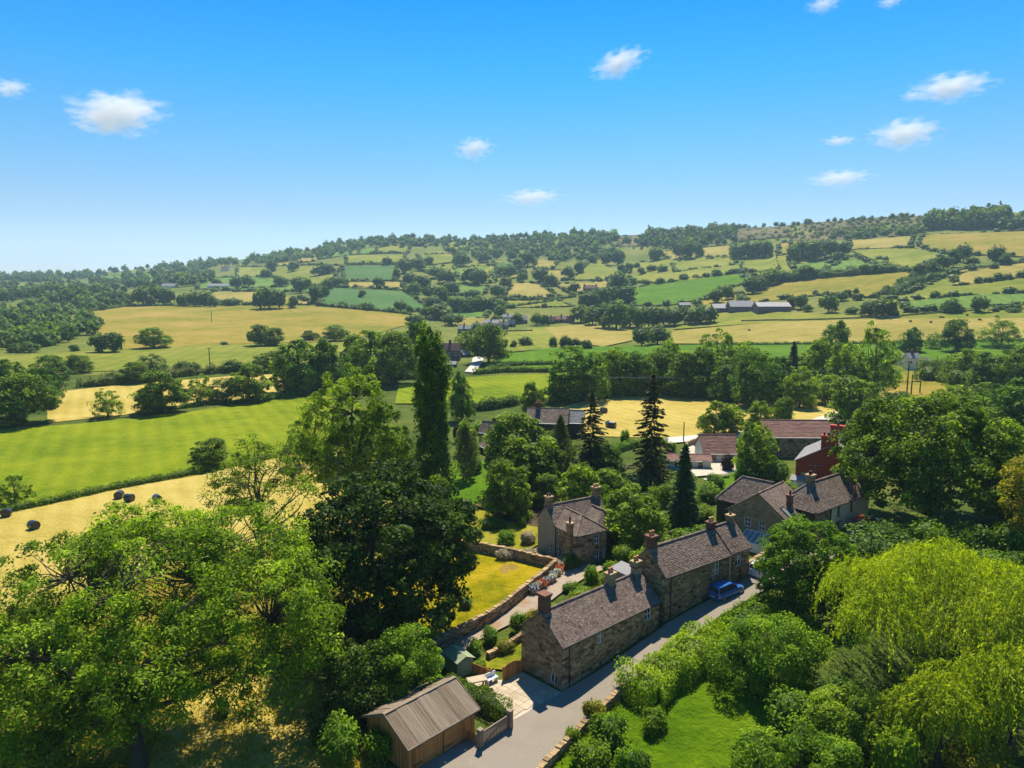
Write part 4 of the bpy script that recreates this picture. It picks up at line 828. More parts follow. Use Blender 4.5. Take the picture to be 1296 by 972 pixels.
BUSHES += [
 ('dark', 1122, 694, 652, 60, 'dark shrub left of the oak foot'), ('green', 1172, 698, 648, 70, 'leafy shrub just below the oak crown'), ('dark', 1222, 700, 652, 64, 'dark shrub right of the oak trunk'), ('green', 1272, 704, 655, 60, 'leafy shrub left of the golden tree foot'),
 ('green', 1045, 745, 706, 70, 'leafy shrub between the rounded tree and the willow'), ('dark', 1150, 740, 700, 80, 'dark shrub behind the willow crown'), ('dark', 1230, 700, 664, 70, 'shaded shrub below the oak on the right'), ('green', 1085, 760, 724, 60, 'shrub tucked behind the willow on the left'),
 ('green', 1160, 690, 652, 60, 'dark shrub at the oak trunk'), ('dark', 1285, 740, 690, 60, 'dark shrub at the right edge below the golden tree'), ('green', 940, 850, 806, 60, 'shrub at the end of the lane hedge'), ('bright', 965, 880, 836, 60, 'light shrub right of the lawn'),
 ('green', 1000, 920, 866, 80, 'mid green shrub between lawn and willow'), ('dark', 1060, 900, 850, 70, 'shaded shrub below the willow'), ('green', 960, 972, 916, 70, 'shrub in the lower lawn corner'), ('bright', 1040, 985, 930, 80, 'leafy shrub on the bottom edge below the willow'),
 ('green', 820, 650, 628, 40, 'shrub in front of the tallest spruce'), ('bright', 850, 632, 606, 36, 'light shrub left of the narrow fir'), ('green', 890, 684, 660, 36, 'shrub behind the tall cottage ridge'), ('bright', 910, 690, 668, 34, 'light shrub behind the end chimney'),
 ('green', 760, 672, 646, 34, 'shrub at the right wall of the detached house'), ('dark', 700, 625, 604, 40, 'dark shrub in the shade behind the detached house'), ('green', 740, 640, 618, 36, 'shrub below the light tree behind the detached house'),
 ('bright', 870, 615, 594, 30, 'shrub by the low garden wing'), ('green', 940, 610, 590, 26, 'small shrub on the bungalow lawn'), ('bright', 1000, 630, 606, 30, 'shrub against the red brick wall'), ('green', 960, 650, 630, 30, 'shrub behind the gabled house'),
 ('green', 830, 596, 570, 34, 'shrub right of the spruce foot'), ('grey', 745, 586, 560, 30, 'grey shrub between birch and conifer'), ('green', 720, 580, 556, 30, 'green shrub below the half-hidden barn'), ('dark', 600, 600, 576, 24, 'dark shrub beside the bright lawn'),
 ('green', 590, 722, 700, 24, 'nettle patch inside the meadow wall'), ('green', 480, 960, 915, 50, 'shrub at the garage gable end'), ('dark', 440, 880, 820, 70, 'dark undergrowth below the big dark tree'),
 ('bright', 690, 812, 790, 24, 'light plant by the cottage back wall'), ('bright', 700, 780, 760, 36, 'light shrubs behind the cottage roof'), ('gold', 672, 790, 768, 22, 'golden plant behind the gable chimney'),
]
for k in BUSHES: px_bush(*k)
hedge('undergrowth', [(705, 508), (760, 503), (820, 500), (880, 502), (940, 508), (1000, 508)], 6, 4.5, 'leaf_poplar', 'dark undergrowth below the central tree belt', leaf=.6, dens=8, seed=41, rough=.4)
hedge('undergrowth', [(1030, 500), (1080, 500), (1130, 482)], 6, 4.5, 'leaf_alder', 'undergrowth below the gnarled open tree', leaf=.6, dens=8, seed=42, rough=.4)
hedge('undergrowth', [(1170, 480), (1230, 490), (1310, 500)], 8, 4.5, 'leaf_oak', 'thicket undergrowth at the right edge', leaf=.6, dens=8, seed=43, rough=.4)
hedge('undergrowth', [(1090, 716), (1150, 722), (1210, 728), (1300, 740)], 4, 2.6, 'leaf_maple', 'shaded undergrowth between the oak and the willow', leaf=.3, dens=26, seed=44, rough=.35)
hedge('undergrowth', [(430, 475), (480, 478), (530, 480)], 6, 4, 'leaf_poplar', 'undergrowth below the trees left of the poplar top', leaf=.6, dens=8, seed=45, rough=.4)
hedge('undergrowth', [(365, 500), (400, 497), (430, 495)], 4, 3, 'leaf_poplar', 'undergrowth below the two big dark field trees', leaf=.5, dens=10, seed=46, rough=.4)
hedge('undergrowth', [(0, 512), (40, 508), (70, 498)], 6, 4, 'leaf_poplar', 'undergrowth behind the trees at the left edge', leaf=.6, dens=8, seed=47, rough=.4)
hedge('hedge', [(808, 889), (838, 867), (872, 843), (910, 820)], 3.8, 2.3, 'leaf_bright', 'thick light green hedge along the lane opposite the cottages', leaf=.22, dens=95, seed=3, rough=.14, bias=.16)
hedge('hedge', [(920, 812), (947, 790), (980, 772)], 2.8, 1.6, 'leaf_alder', 'leafy hedge along the lane near the blue car', leaf=.22, dens=95, seed=4, rough=.18, bias=.12)
hedge('hedge', [(566, 876), (600, 893), (640, 910)], 1.5, 1.5, 'leaf_maple', 'dark clipped hedge between the garage and the patio', leaf=.13, dens=130, seed=5, rough=.03, bias=.2)
hedge('hedge', [(-10, 652), (60, 638), (140, 620), (230, 603), (290, 591), (372, 574)], 1.5, 1.1, 'leaf_oak', 'low hedge between the bright green field and mown strip', leaf=.3, dens=22, seed=6)
hedge('hedge', [(600, 474), (640, 471), (700, 471), (745, 470)], 2.4, 2.2, 'leaf_oak', 'long hedge behind the green field right of the poplar', leaf=.5, dens=9, seed=7)
hedge('hedge', [(618, 468), (650, 464), (720, 462)], 2.2, 2.0, 'leaf_poplar', 'dark hedge below the lush green field', leaf=.5, dens=9, seed=8)
hedge('hedge', [(587, 522), (620, 518), (655, 512)], 2.6, 2.6, 'leaf_poplar', 'dark garden hedge behind the half-hidden house', leaf=.4, dens=16, seed=9, rough=.2)
hedge('hedge', [(890, 437), (1000, 437), (1100, 436), (1200, 434), (1310, 432)], 2.4, 1.8, 'leaf_poplar', 'long dark hedge along the top of the lush right-hand field', leaf=.7, dens=4, seed=10)
hedge('hedge', [(1150, 466), (1200, 462), (1260, 458), (1310, 458)], 3.2, 2.6, 'leaf_oak', 'hedge in front of the thicket right of the pink house', leaf=.5, dens=8, seed=11, rough=.25)
hedge('hedge', [(200, 522), (260, 512), (330, 508), (390, 498)], 1.8, 1.3, 'leaf_oak', 'ragged hedge along the top of the bright green field', leaf=.4, dens=12, seed=12, rough=.35)
hedge('hedge', [(100, 490), (170, 486), (230, 476), (330, 468)], 3.4, 2.6, 'leaf_scrub', 'scrubby hedge between tan strip and olive field', leaf=.5, dens=8, seed=13, rough=.35)
hedge('hedge', [(760, 690), (800, 704), (830, 712)], 1.6, 1.6, 'leaf_bright', 'low bright hedge behind the tall cottage', leaf=.25, dens=40, seed=14, rough=.2)
hedge('hedge', [(842, 562), (800, 566), (770, 576)], 1.6, 1.5, 'leaf_alder', 'clipped green hedge below the mown field', leaf=.3, dens=26, seed=15, rough=.1)
for i_, (a_, b_, c_, d_) in enumerate([((95, 398), (165, 388), (250, 387), (300, 387)), ((404, 387), (450, 392), (505, 397), (520, 399)), ((640, 381), (672, 381), (700, 380), (728, 376)), ((439, 335), (470, 335), (500, 334), (512, 334)),
        ((700, 382), (640, 390), (600, 394), (570, 395)), ((995, 356), (1040, 352), (1090, 348), (1138, 344)), ((1132, 374), (1150, 364), (1170, 356), (1190, 352))]):
    desc = ['hedge along the upper edge of the dry left hillside field', 'hedge under the blue-green hill field', 'hedge around the tan field left of the hill farm', 'hedge between two small fields high on the hill', 'hedge of the fields just above the far village', 'thick hedge above the big tan slope on the right', 'hedge climbing between the two right-hand slopes'][i_]
    hedge('hedge', [a_, b_, c_, d_], 4.0 if i_ < 5 else 8.0, 3.0 if i_ < 5 else 6.0, 'leaf_far', desc, leaf=1.0, dens=1.6, seed=20 + i_, rough=.3)

# ------------------------------------------------------------------ trees of the far fields
FARROWS = [
 ('row of trees along the top of the dry left field', [(182, 388, 362, 24), (196, 387, 360, 26), (211, 387, 363, 22), (232, 388, 372, 16), (246, 388, 368, 20), (259, 388, 369, 18), (270, 389, 374, 12)]),
 ('clump at the right end of the dry field hedge', [(329, 391, 366, 22), (341, 391, 363, 24), (354, 391, 367, 20), (371, 390, 375, 12), (294, 387, 377, 22)]),
 ('scatter of trees over the left hill fields', [(300, 366, 350, 18), (314, 364, 348, 16), (337, 352, 340, 14), (356, 364, 349, 15), (380, 371, 350, 20), (400, 384, 360, 15), (412, 376, 361, 10), (428, 363, 349, 22), (404, 349, 336, 16), (415, 347, 333, 18), (371, 344, 330, 16), (344, 345, 328, 14), (275, 363, 352, 14), (415, 369, 352, 14)]),
 ('trees around the blue-green hill field', [(458, 377, 366, 12), (466, 393, 382, 14), (480, 365, 350, 17), (507, 395, 380, 20), (518, 397, 386, 10), (490, 336, 325, 13), (516, 336, 326, 22), (543, 335, 324, 12), (502, 353, 339, 12)]),
 ('line of dark trees running down the middle of the hill', [(513, 346, 328, 22), (530, 343, 326, 18), (520, 362, 345, 20), (535, 368, 348, 22), (525, 372, 357, 18), (552, 352, 337, 22), (565, 358, 340, 22), (545, 378, 360, 22), (558, 385, 362, 26), (571, 372, 356, 20), (548, 390, 374, 20), (555, 404, 385, 34), (572, 412, 396, 26), (525, 410, 398, 24), (540, 402, 388, 20), (583, 338, 320, 22)]),
 ('dark wood above the far village', [(580, 396, 374, 22), (594, 395, 376, 20), (608, 394, 374, 22), (622, 393, 376, 20), (632, 392, 378, 18), (600, 384, 366, 18), (630, 376, 360, 18), (640, 366, 349, 18), (633, 402, 386, 18)]),
 ('clumps on the hill left of the centre', [(596, 359, 337, 26), (606, 361, 340, 20), (613, 333, 318, 16), (584, 334, 316, 18), (645, 352, 334, 18), (656, 342, 326, 16), (636, 350, 336, 18), (660, 358, 344, 14), (686, 356, 340, 18), (697, 362, 346, 18), (668, 337, 318, 20)]),
 ('trees beside the little hill farm', [(655, 343, 334, 12), (662, 352, 340, 12), (684, 358, 338, 20), (698, 362, 349, 16), (719, 352, 337, 16), (733, 346, 330, 16), (726, 371, 357, 13), (749, 334, 322, 14), (768, 335, 318, 18), (782, 336, 316, 16)]),
 ('bushes dotted over the central slope', [(786, 345, 334, 10), (797, 344, 333, 10), (806, 340, 332, 10), (812, 348, 338, 10), (825, 344, 335, 12), (838, 345, 335, 14), (828, 331, 313, 18), (800, 360, 350, 14), (816, 361, 353, 14), (835, 360, 351, 10), (850, 358, 352, 8), (865, 354, 346, 12), (880, 352, 347, 8), (893, 351, 345, 10), (907, 350, 340, 14), (930, 347, 339, 16), (944, 345, 338, 10)]),
 ('round tree group in front of the hill farm', [(783, 370, 343, 26), (745, 392, 368, 26), (760, 388, 363, 24), (772, 384, 362, 22), (790, 384, 360, 24)]),
 ('dark wood right of the far village', [(735, 408, 386, 26), (750, 412, 388, 26), (765, 416, 384, 30), (780, 418, 380, 32), (797, 414, 384, 28), (812, 416, 388, 24), (826, 414, 388, 26), (840, 412, 388, 24), (853, 412, 390, 24), (866, 410, 388, 24), (880, 411, 390, 22), (894, 410, 386, 26), (812, 438, 414, 26), (832, 436, 412, 30)]),
 ('trees left of the grey barns', [(906, 384, 365, 18), (921, 380, 360, 16), (952, 372, 350, 26), (940, 384, 374, 14), (962, 366, 345, 20), (972, 362, 343, 18)]),
 ('square wood on the upper right slope', [(932, 328, 308, 20), (946, 328, 305, 20), (958, 327, 304, 20), (970, 327, 304, 18), (860, 328, 305, 16), (872, 328, 304, 18), (884, 325, 307, 14)]),
 ('wood halfway up the right slope', [(1004, 333, 310, 20), (1018, 328, 302, 22), (1030, 330, 304, 22), (1044, 326, 302, 20), (1056, 324, 304, 18), (1068, 324, 305, 16), (1010, 328, 316, 16), (1060, 330, 318, 14)]),
 ('hedge trees above the big tan slope', [(962, 368, 350, 16), (976, 360, 340, 22), (990, 357, 344, 16), (1005, 356, 344, 16), (1018, 354, 335, 18), (1032, 352, 340, 16), (1048, 350, 342, 14), (1062, 349, 340, 14), (1078, 348, 338, 14), (1095, 347, 333, 16), (1110, 346, 334, 16), (1125, 345, 336, 14)]),
 ('bushes below the big tan slope', [(1001, 391, 375, 14), (1013, 391, 373, 18), (1032, 373, 367, 8), (1049, 396, 372, 22), (1064, 381, 369, 18), (1072, 376, 366, 12), (1083, 373, 364, 8), (1086, 380, 371, 14), (1078, 398, 388, 18), (1022, 394, 385, 14), (1106, 377, 371, 12), (1120, 372, 365, 14), (1100, 401, 380, 22), (1116, 402, 378, 26), (1128, 401, 387, 14)]),
 ('trees climbing between the right-hand slopes', [(1144, 362, 350, 14), (1156, 356, 344, 14), (1166, 352, 332, 18), (1178, 350, 330, 20), (1194, 342, 322, 18), (1206, 338, 314, 18), (1219, 332, 308, 18), (1230, 336, 325, 18), (1262, 336, 310, 22), (1272, 337, 320, 16), (1258, 341, 333, 12)]),
 ('trees along the field wall at the far right', [(1198, 397, 381, 10), (1204, 397, 377, 18), (1216, 396, 388, 10), (1238, 396, 374, 22), (1260, 396, 389, 8), (1282, 396, 389, 18)]),
 ('trees between the village and the lush field', [(665, 438, 426, 16), (650, 440, 430, 10), (700, 440, 426, 12), (715, 440, 424, 16), (728, 440, 428, 14), (742, 442, 430, 18), (603, 424, 408, 14), (655, 410, 396, 14), (680, 412, 396, 16), (690, 412, 398, 14), (628, 410, 398, 12)]),
 ('bushes along the bottom of the dry left field', [(284, 437, 432, 10), (94, 445, 436, 15), (130, 446, 422, 26), (145, 446, 420, 26), (232, 472, 456, 26), (245, 472, 458, 20), (294, 471, 455, 30), (20, 446, 434, 20), (36, 446, 432, 22)]),
]
rng_f = np.random.default_rng(77)
for desc, rows in FARROWS:
    rows = sorted(rows)
    for i, (x, yb, yt, w) in enumerate(rows):
        p = at1(x, yb); dp = depth(p); h = max(2.0, height_to(p, yt) - p[2]); W = max(2.0, w * dp / FPX * (1.0 + .35 * rng_f.random()))
        isb = desc.startswith('bush')
        me = FAR['near' if w * dp < 9000 else 'mid'][int(rng_f.integers(6))]
        o = link('bush' if isb else 'tree', me, None, (p[0], p[1], p[2] - .02 * h), rng_f.random() * 6.28, (W, W * (.85 + .3 * rng_f.random()), h * 1.12))
        tag(o, '%s from left in %s' % (ordinal(i), desc), 'bush' if isb else 'tree', desc)

# woods too far off to count: one mass of crowns each
WOODS = [  # name, outline in the photo, crowns, tree height, spread, leaf material, description
 ('woodland', [(-10, 384), (60, 384), (112, 392), (128, 414), (118, 424), (60, 440), (-10, 446)], 190, 8, 8, 'leaf_far', 'scrubby wood below the dry field at the left edge'),
 ('woodland', [(-10, 358), (60, 356), (130, 362), (160, 372), (175, 386), (130, 396), (60, 384), (-10, 384)], 170, 13, 12, 'leaf_far', 'belt of wood behind the dry field at the left edge'),
 ('woodland', [(110, 346), (180, 340), (240, 340), (285, 352), (240, 364), (160, 366), (110, 360)], 130, 15, 15, 'leaf_far', 'wood at the foot of the left skyline'),
 ('woodland', [(-20, 356), (-20, 350), (40, 349), (115, 347), (115, 352), (60, 358)], 120, 17, 16, 'leaf_far', 'dark ridge of trees on the left skyline'),
 ('woodland', [(180, 341), (240, 335), (300, 330), (300, 335), (240, 342)], 60, 16, 16, 'leaf_far', 'trees along the lower left skyline'),
 ('woodland', [(300, 331), (360, 321), (420, 311), (455, 306), (470, 312), (420, 326), (350, 334), (310, 338)], 150, 14, 14, 'leaf_far', 'wood on the left shoulder of the hill'),
 ('woodland', [(450, 306), (500, 301), (600, 304), (700, 299), (725, 299), (725, 314), (690, 322), (650, 318), (600, 314), (540, 312), (500, 314), (470, 312)], 260, 13, 13, 'leaf_far', 'wood along the middle of the skyline'),
 ('woodland', [(560, 318), (700, 320), (790, 318), (790, 330), (720, 332), (640, 330), (580, 328)], 95, 14, 14, 'leaf_far', 'wood below the middle of the skyline'),
 ('woodland', [(725, 299), (775, 298), (785, 304), (760, 316), (725, 314)], 70, 17, 16, 'leaf_far', 'taller skyline wood in the centre'),
 ('woodland', [(820, 296), (870, 291), (930, 289), (930, 308), (880, 314), (830, 314), (790, 308)], 170, 15, 15, 'leaf_far', 'skyline wood right of the centre'),
 ('woodland', [(1176, 286), (1276, 281), (1276, 290), (1172, 291)], 130, 21, 17, 'leaf_far', 'dense dark plantation on the right skyline'),
 ('woodland', [(1278, 282), (1310, 278), (1310, 294), (1280, 292)], 36, 16, 15, 'leaf_far', 'wood on the skyline at the right edge'),
 ('woodland', [(1050, 296), (1165, 292), (1172, 297), (1090, 303), (1050, 304)], 60, 9, 10, 'leaf_far', 'low scrub wood under the right skyline'),
 ('scrub', [(930, 290), (1000, 286), (1100, 277), (1165, 274), (1180, 290), (1080, 300), (1000, 304), (930, 308)], 330, 5, 6, 'leaf_scrub', 'dotted brown scrub on the right hilltop'),
 ('scrub', [(770, 299), (830, 297), (930, 300), (930, 312), (850, 318), (775, 314)], 110, 5, 6, 'leaf_scrub', 'dotted scrub on the central hilltop'),
 ('scrub', [(470, 304), (560, 304), (690, 302), (690, 318), (560, 316), (480, 314)], 90, 5, 6, 'leaf_scrub', 'dotted scrub on the left hilltop'),
 ('scrub', [(1165, 274), (930, 289), (800, 297), (700, 299), (560, 303), (450, 306), (450, 307), (700, 301), (930, 291), (1165, 276)], 110, 8, 8, 'leaf_far', 'small trees dotted along the crest'),
]
def wood(name, px, n, h, w, mat, label, seed):
    rng = np.random.default_rng(seed); poly = np.array(px, float); lo, hi = poly.min(0), poly.max(0); pts = []
    base = [far_tree_arrays(900 + k, 84, .25, 1) for k in range(4)] if name == 'woodland' else [tiny_bush(930 + k, 30) for k in range(4)]
    while len(pts) < n:
        q = lo + rng.random((400, 2)) * (hi - lo); ins = np.zeros(len(q), bool); j = len(poly) - 1
        for i in range(len(poly)):
            a, b = poly[i], poly[j]; c = ((a[1] > q[:, 1]) != (b[1] > q[:, 1])) & (q[:, 0] < (b[0] - a[0]) * (q[:, 1] - a[1]) / (b[1] - a[1] + 1e-9) + a[0]); ins ^= c; j = i
        pts += q[ins].tolist()
    W = at(*np.array(pts[:n]).T); off = W.mean(0); Q = []; Tt = []
    for p in W:
        (lv, lf, lt), _, (cv, cf, ct) = base[rng.integers(4)]; a = rng.random() * 6.28; s = .65 + .6 * rng.random(); S = np.array([w * s, w * s, h * s * (.85 + .3 * rng.random())])
        Rm = np.array([[math.cos(a), -math.sin(a), 0], [math.sin(a), math.cos(a), 0], [0, 0, 1]]); sh = .16 * rng.normal()
        Q.append((lv * S @ Rm.T + p - off, lf, np.clip(lt + sh, 0, 1))); Tt.append((cv * S @ Rm.T + p - off, cf, ct))
    me = join_mesh(name, Q, Tt, mat)
    return tag(link(name, me, None, tuple(off)), label, 'wood', None, 'stuff')
for i, w_ in enumerate(WOODS): wood(*w_, seed=500 + i)

_far_fields = [q + q[:1] for m_, q in FIELDS if 300 < sum(y for _, y in q) / len(q) < 402]
hedgerows(_far_fields, 61, 1.6, 6.5, 'thin ragged hedges dividing the fields of the far hill')

# ------------------------------------------------------------------ building materials
tint_mat('stone_block', [(.2, (.08, .052, .025)), (.42, (.26, .172, .085)), (.6, (.40, .272, .138)), (.85, (.56, .41, .225))], .92, 1.6, .4)
tint_mat('stone_warm', [(.15, (.17, .115, .058)), (.45, (.30, .21, .11)), (.75, (.42, .30, .165))], .92, 1.2, .5)
tint_mat('stone_slate', [(.2, (.075, .048, .034)), (.42, (.155, .108, .082)), (.6, (.215, .158, .122)), (.85, (.33, .26, .205))], .9, .7, .45)
tint_mat('tile_brown', [(.1, (.14, .068, .05)), (.5, (.225, .115, .085)), (.9, (.30, .17, .125))], .85, .6, .4)
tint_mat('slate_grey', [(.1, (.15, .14, .14)), (.5, (.24, .225, .22)), (.9, (.34, .32, .31))], .8, .8, .4)
tint_mat('wood_warm', [(.1, (.17, .065, .018)), (.5, (.42, .18, .05)), (.9, (.60, .30, .10))], .8, 3, .4)
tint_mat('wood_grey', [(.1, (.10, .065, .04)), (.45, (.21, .155, .105)), (.8, (.33, .265, .195))], .9, 2.2, .5)
tint_mat('slab', [(.1, (.25, .19, .12)), (.5, (.40, .32, .22)), (.9, (.52, .43, .31))], .9, 1.2, .45)
tint_mat('brick_red', [(.1, (.24, .035, .018)), (.5, (.42, .065, .034)), (.9, (.56, .12, .065))], .9, 2.0, .4)
tint_mat('chimney_brick', [(.1, (.085, .038, .026)), (.5, (.17, .075, .048)), (.9, (.26, .13, .085))], .9, 3.0, .5)
plain('mortar', (.075, .052, .029), .95, .1, 0, .3, 4)
plain('mortar_red', (.30, .08, .05), .95, .1, 0, .3, 4)
plain('render_grey', (.34, .27, .19), .95, .1, 0, .25, 1.2)
plain('render_cream', (.78, .62, .34), .9, .1, 0, .12, .8)
plain('render_white', (.62, .58, .50), .9, .1, 0, .1, 1)
plain('render_pink', (.86, .60, .46), .9, .1, 0, .1, 1)
plain('paint_white', (.78, .77, .74), .45, .4, 0, .04, 5)
plain('paint_black', (.018, .018, .02), .4, .4, 0, .2, 5)
plain('metal_grey', (.30, .31, .32), .5, .5, .3, .15, 3)
plain('lead', (.17, .155, .15), .6, .4, .2, .15, 3)
plain('barn_sheet', (.28, .255, .26), .7, .3, 0, .2, .5)
plain('barn_wall', (.15, .115, .11), .9, .1, 0, .25, .7)
plain('pot_clay', (.42, .20, .10), .9, .1, 0, .2, 6)
plain('pot_dark', (.05, .04, .045), .8, .2, 0, .2, 6)
plain('pot_buff', (.50, .32, .14), .9, .1, 0, .2, 6)
plain('shed_green', (.23, .27, .15), .7, .3, 0, .15, 3)
plain('car_blue', (.03, .15, .44), .22, .6, .2, .05, 2)
plain('car_white', (.72, .73, .74), .25, .6, 0, .03, 2)
plain('car_red', (.52, .015, .012), .22, .6, 0, .05, 2)
plain('tyre', (.015, .015, .016), .85, .2)
plain('rim', (.40, .41, .43), .35, .5, .8)
plain('lamp_red', (.45, .02, .02), .25, .5)
plain('lamp_clear', (.75, .76, .78), .15, .6)
plain('bale_wrap', (.022, .024, .032), .3, .5, 0, .2, 2)
plain('pole_wood', (.085, .062, .045), .9, .1, 0, .3, 4)
plain('cow_hide', (.06, .04, .03), .9, .1, 0, .5, 1.5)
plain('plastic_blue', (.10, .35, .60), .5, .4)
plain('plastic_white', (.72, .72, .70), .5, .4)
a = N('glass_dark'); a.done(a.bsdf((.035, .042, .05), .06, .6))
a = N('glass_roof'); a.done(a.bsdf(a.mix(a.noise(1.2, 3, a.coord('Object')), (.14, .17, .15), (.30, .33, .29)), .12, .6))
rB = random.Random(9)

# ------------------------------------------------------------------ building builders (local x along the front, y into the house)
def wall_mb(mb, O, du, L, z0, z1, holes=(), gable=None, depth=.14):
    """one wall plane with real window openings; gable=(apex u, apex z) closes it under the roof"""
    du = Vector(du); n = Vector((du.y, -du.x, 0)); O = Vector(O)
    P = lambda u, z, d=0: tuple(O + du * u + Vector((0, 0, z)) - n * d)
    us = sorted({0, L, *[h[0] for h in holes], *[h[1] for h in holes]}); zs = sorted({z0, z1, *[h[2] for h in holes], *[h[3] for h in holes]})
    for a, b in zip(us, us[1:]):
        for c, d in zip(zs, zs[1:]):
            m = ((a + b) / 2, (c + d) / 2)
            if any(h[0] < m[0] < h[1] and h[2] < m[1] < h[3] for h in holes): continue
            mb.poly([P(a, c), P(b, c), P(b, d), P(a, d)])
    for h in holes:
        a, b, c, d = h[:4]
        for q in ([(a, c), (b, c)], [(b, c), (b, d)], [(b, d), (a, d)], [(a, d), (a, c)]):
            mb.poly([P(*q[0]), P(*q[1]), P(*q[1], depth), P(*q[0], depth)])
        mb.poly([P(a, c, depth + .05), P(b, c, depth + .05), P(b, d, depth + .05), P(a, d, depth + .05)])
    if gable: mb.poly([P(0, z1), P(L, z1), P(gable[0], gable[1])])
def stones(mb, O, du, L, z0, z1, holes=(), gable=None, sw=.42, sh=.22, proud=.04, rng=rB):
    """coursed blocks standing proud of a wall plane, left out at the openings"""
    du = Vector(du); n = Vector((du.y, -du.x, 0)); O = Vector(O); z = z0; top = gable[1] if gable else z1
    while z < top - .06:
        h = min(sh * rng.uniform(.8, 1.25), top - z); zm = z + h / 2; a0, a1 = 0, L
        if gable and zm > z1:
            f = (zm - z1) / (gable[1] - z1); a0 = gable[0] * f; a1 = L - (L - gable[0]) * f
        u = a0 - rng.random() * .2
        while u < a1 - .04:
            w = sw * rng.uniform(.55, 1.6); p, q = max(u, a0), min(u + w, a1); u += w
            if q - p < .06: continue
            hs_ = [x for x in holes if x[2] < zm < x[3]]
            segs = [(p, q)]
            for x in hs_:
                segs = [s for (s0, s1) in segs for s in ((s0, min(s1, x[0])), (max(s0, x[1]), s1)) if s[1] - s[0] > .05]
            for s0, s1 in segs:
                g = .018; pr = proud * rng.uniform(.5, 1.4); t = min(1, max(0, rng.gauss(.47, .2)))
                f = [O + du * (s0 + g) + Vector((0, 0, z + g)), O + du * (s1 - g) + Vector((0, 0, z + g)), O + du * (s1 - g) + Vector((0, 0, z + h - g)), O + du * (s0 + g) + Vector((0, 0, z + h - g))]
                fr = [v + n * pr for v in f]; b = len(mb.v); mb.v += [tuple(v) for v in f + fr]
                for q4 in ((4, 5, 6, 7), (0, 1, 5, 4), (1, 2, 6, 5), (2, 3, 7, 6), (3, 0, 4, 7)): mb.f.append(tuple(b + k for k in q4)); mb.t.append(t)
        z += h
def tiles(mb, O, U, V, poly=None, ex=.24, tw=.26, lift=.035, rng=rB):
    """courses of slates on the slope O + u*U + v*V (unit vectors U, V; sizes in poly as (u, v) outline)"""
    U = Vector(U); V = Vector(V); Nn = U.cross(V).normalized(); Nn = Nn if Nn.z > 0 else -Nn; O = Vector(O)
    vmax = max(p[1] for p in poly); vmin = min(p[1] for p in poly); v = vmin
    while v < vmax - .05:
        e = ex * rng.uniform(.9, 1.1); v2 = min(v + e, vmax); vm = (v + v2) / 2; xs = []
        for (a, b), (c, d) in zip(poly, poly[1:] + poly[:1]):
            if (b > vm) != (d > vm): xs.append(a + (vm - b) * (c - a) / (d - b))
        if len(xs) >= 2:
            a0, a1 = min(xs), max(xs); u = a0 - rng.random() * tw
            while u < a1:
                w = tw * rng.uniform(.75, 1.3); p, q = max(u, a0), min(u + w, a1); u += w
                if q - p < .03: continue
                l1 = lift * rng.uniform(.7, 1.5); t = min(1, max(0, rng.gauss(.47, .19))); dv = rng.uniform(-.015, .015)
                A = O + U * (p + .004) + V * (v + dv); B = O + U * (q - .004) + V * (v + dv); C = O + U * (q - .004) + V * (v2 + .03); D = O + U * (p + .004) + V * (v2 + .03)
                b = len(mb.v); mb.v += [tuple(A), tuple(B), tuple(A + Nn * l1), tuple(B + Nn * l1), tuple(C + Nn * .006), tuple(D + Nn * .006)]
                for q4 in ((2, 3, 4, 5), (0, 1, 3, 2), (0, 2, 5), (1, 4, 3)): mb.f.append(tuple(b + k for k in q4)); mb.t.append(t)
        v = v2
def window(par, O, du, u0, u1, z0, z1, bars=(1, 1), frame='paint_white', depth=.09, sill=True, lintel=True):
    """window: frame with glazing bars > pane, sill"""
    du = Vector(du); n = Vector((du.y, -du.x, 0)); O = Vector(O)
    def bx(mb, a, b, c, d, d0, d1):
        p = lambda u, z, k: O + du * u + Vector((0, 0, z)) - n * k
        mb.hexa([p(a, c, d0), p(b, c, d0), p(b, c, d1), p(a, c, d1), p(a, d, d0), p(b, d, d0), p(b, d, d1), p(a, d, d1)])
    m = MB(); f = .075; a, b, c, d = u0, u1, z0, z1; e0, e1 = depth - .05, depth + .03
    bx(m, a, b, c, c + f, e0, e1); bx(m, a, b, d - f, d, e0, e1); bx(m, a, a + f, c + f, d - f, e0, e1); bx(m, b - f, b, c + f, d - f, e0, e1)
    for k in range(bars[0]):
        x = a + (b - a) * (k + 1) / (bars[0] + 1); bx(m, x - .022, x + .022, c + f, d - f, e0 + .01, e1)
    for k in range(bars[1]):
        y = c + (d - c) * (k + 1) / (bars[1] + 1); bx(m, a + f, b - f, y - .025, y + .025, e0 + .013, e1)
    w = m.build('window', frame, par)
    g = MB(); bx(g, a + .02, b - .02, c + .02, d - .02, depth + .012, depth + .028); g.build('pane', 'glass_dark', w)
    if sill: s = MB(); bx(s, a - .1, b + .1, c - .11, c, -.07, depth - .052); s.build('sill', 'stone_warm', w)
    if lintel: s = MB(); bx(s, a - .15, b + .15, d, d + .2, -.055, depth - .06); s.build('lintel', 'stone_warm', w)
    return w
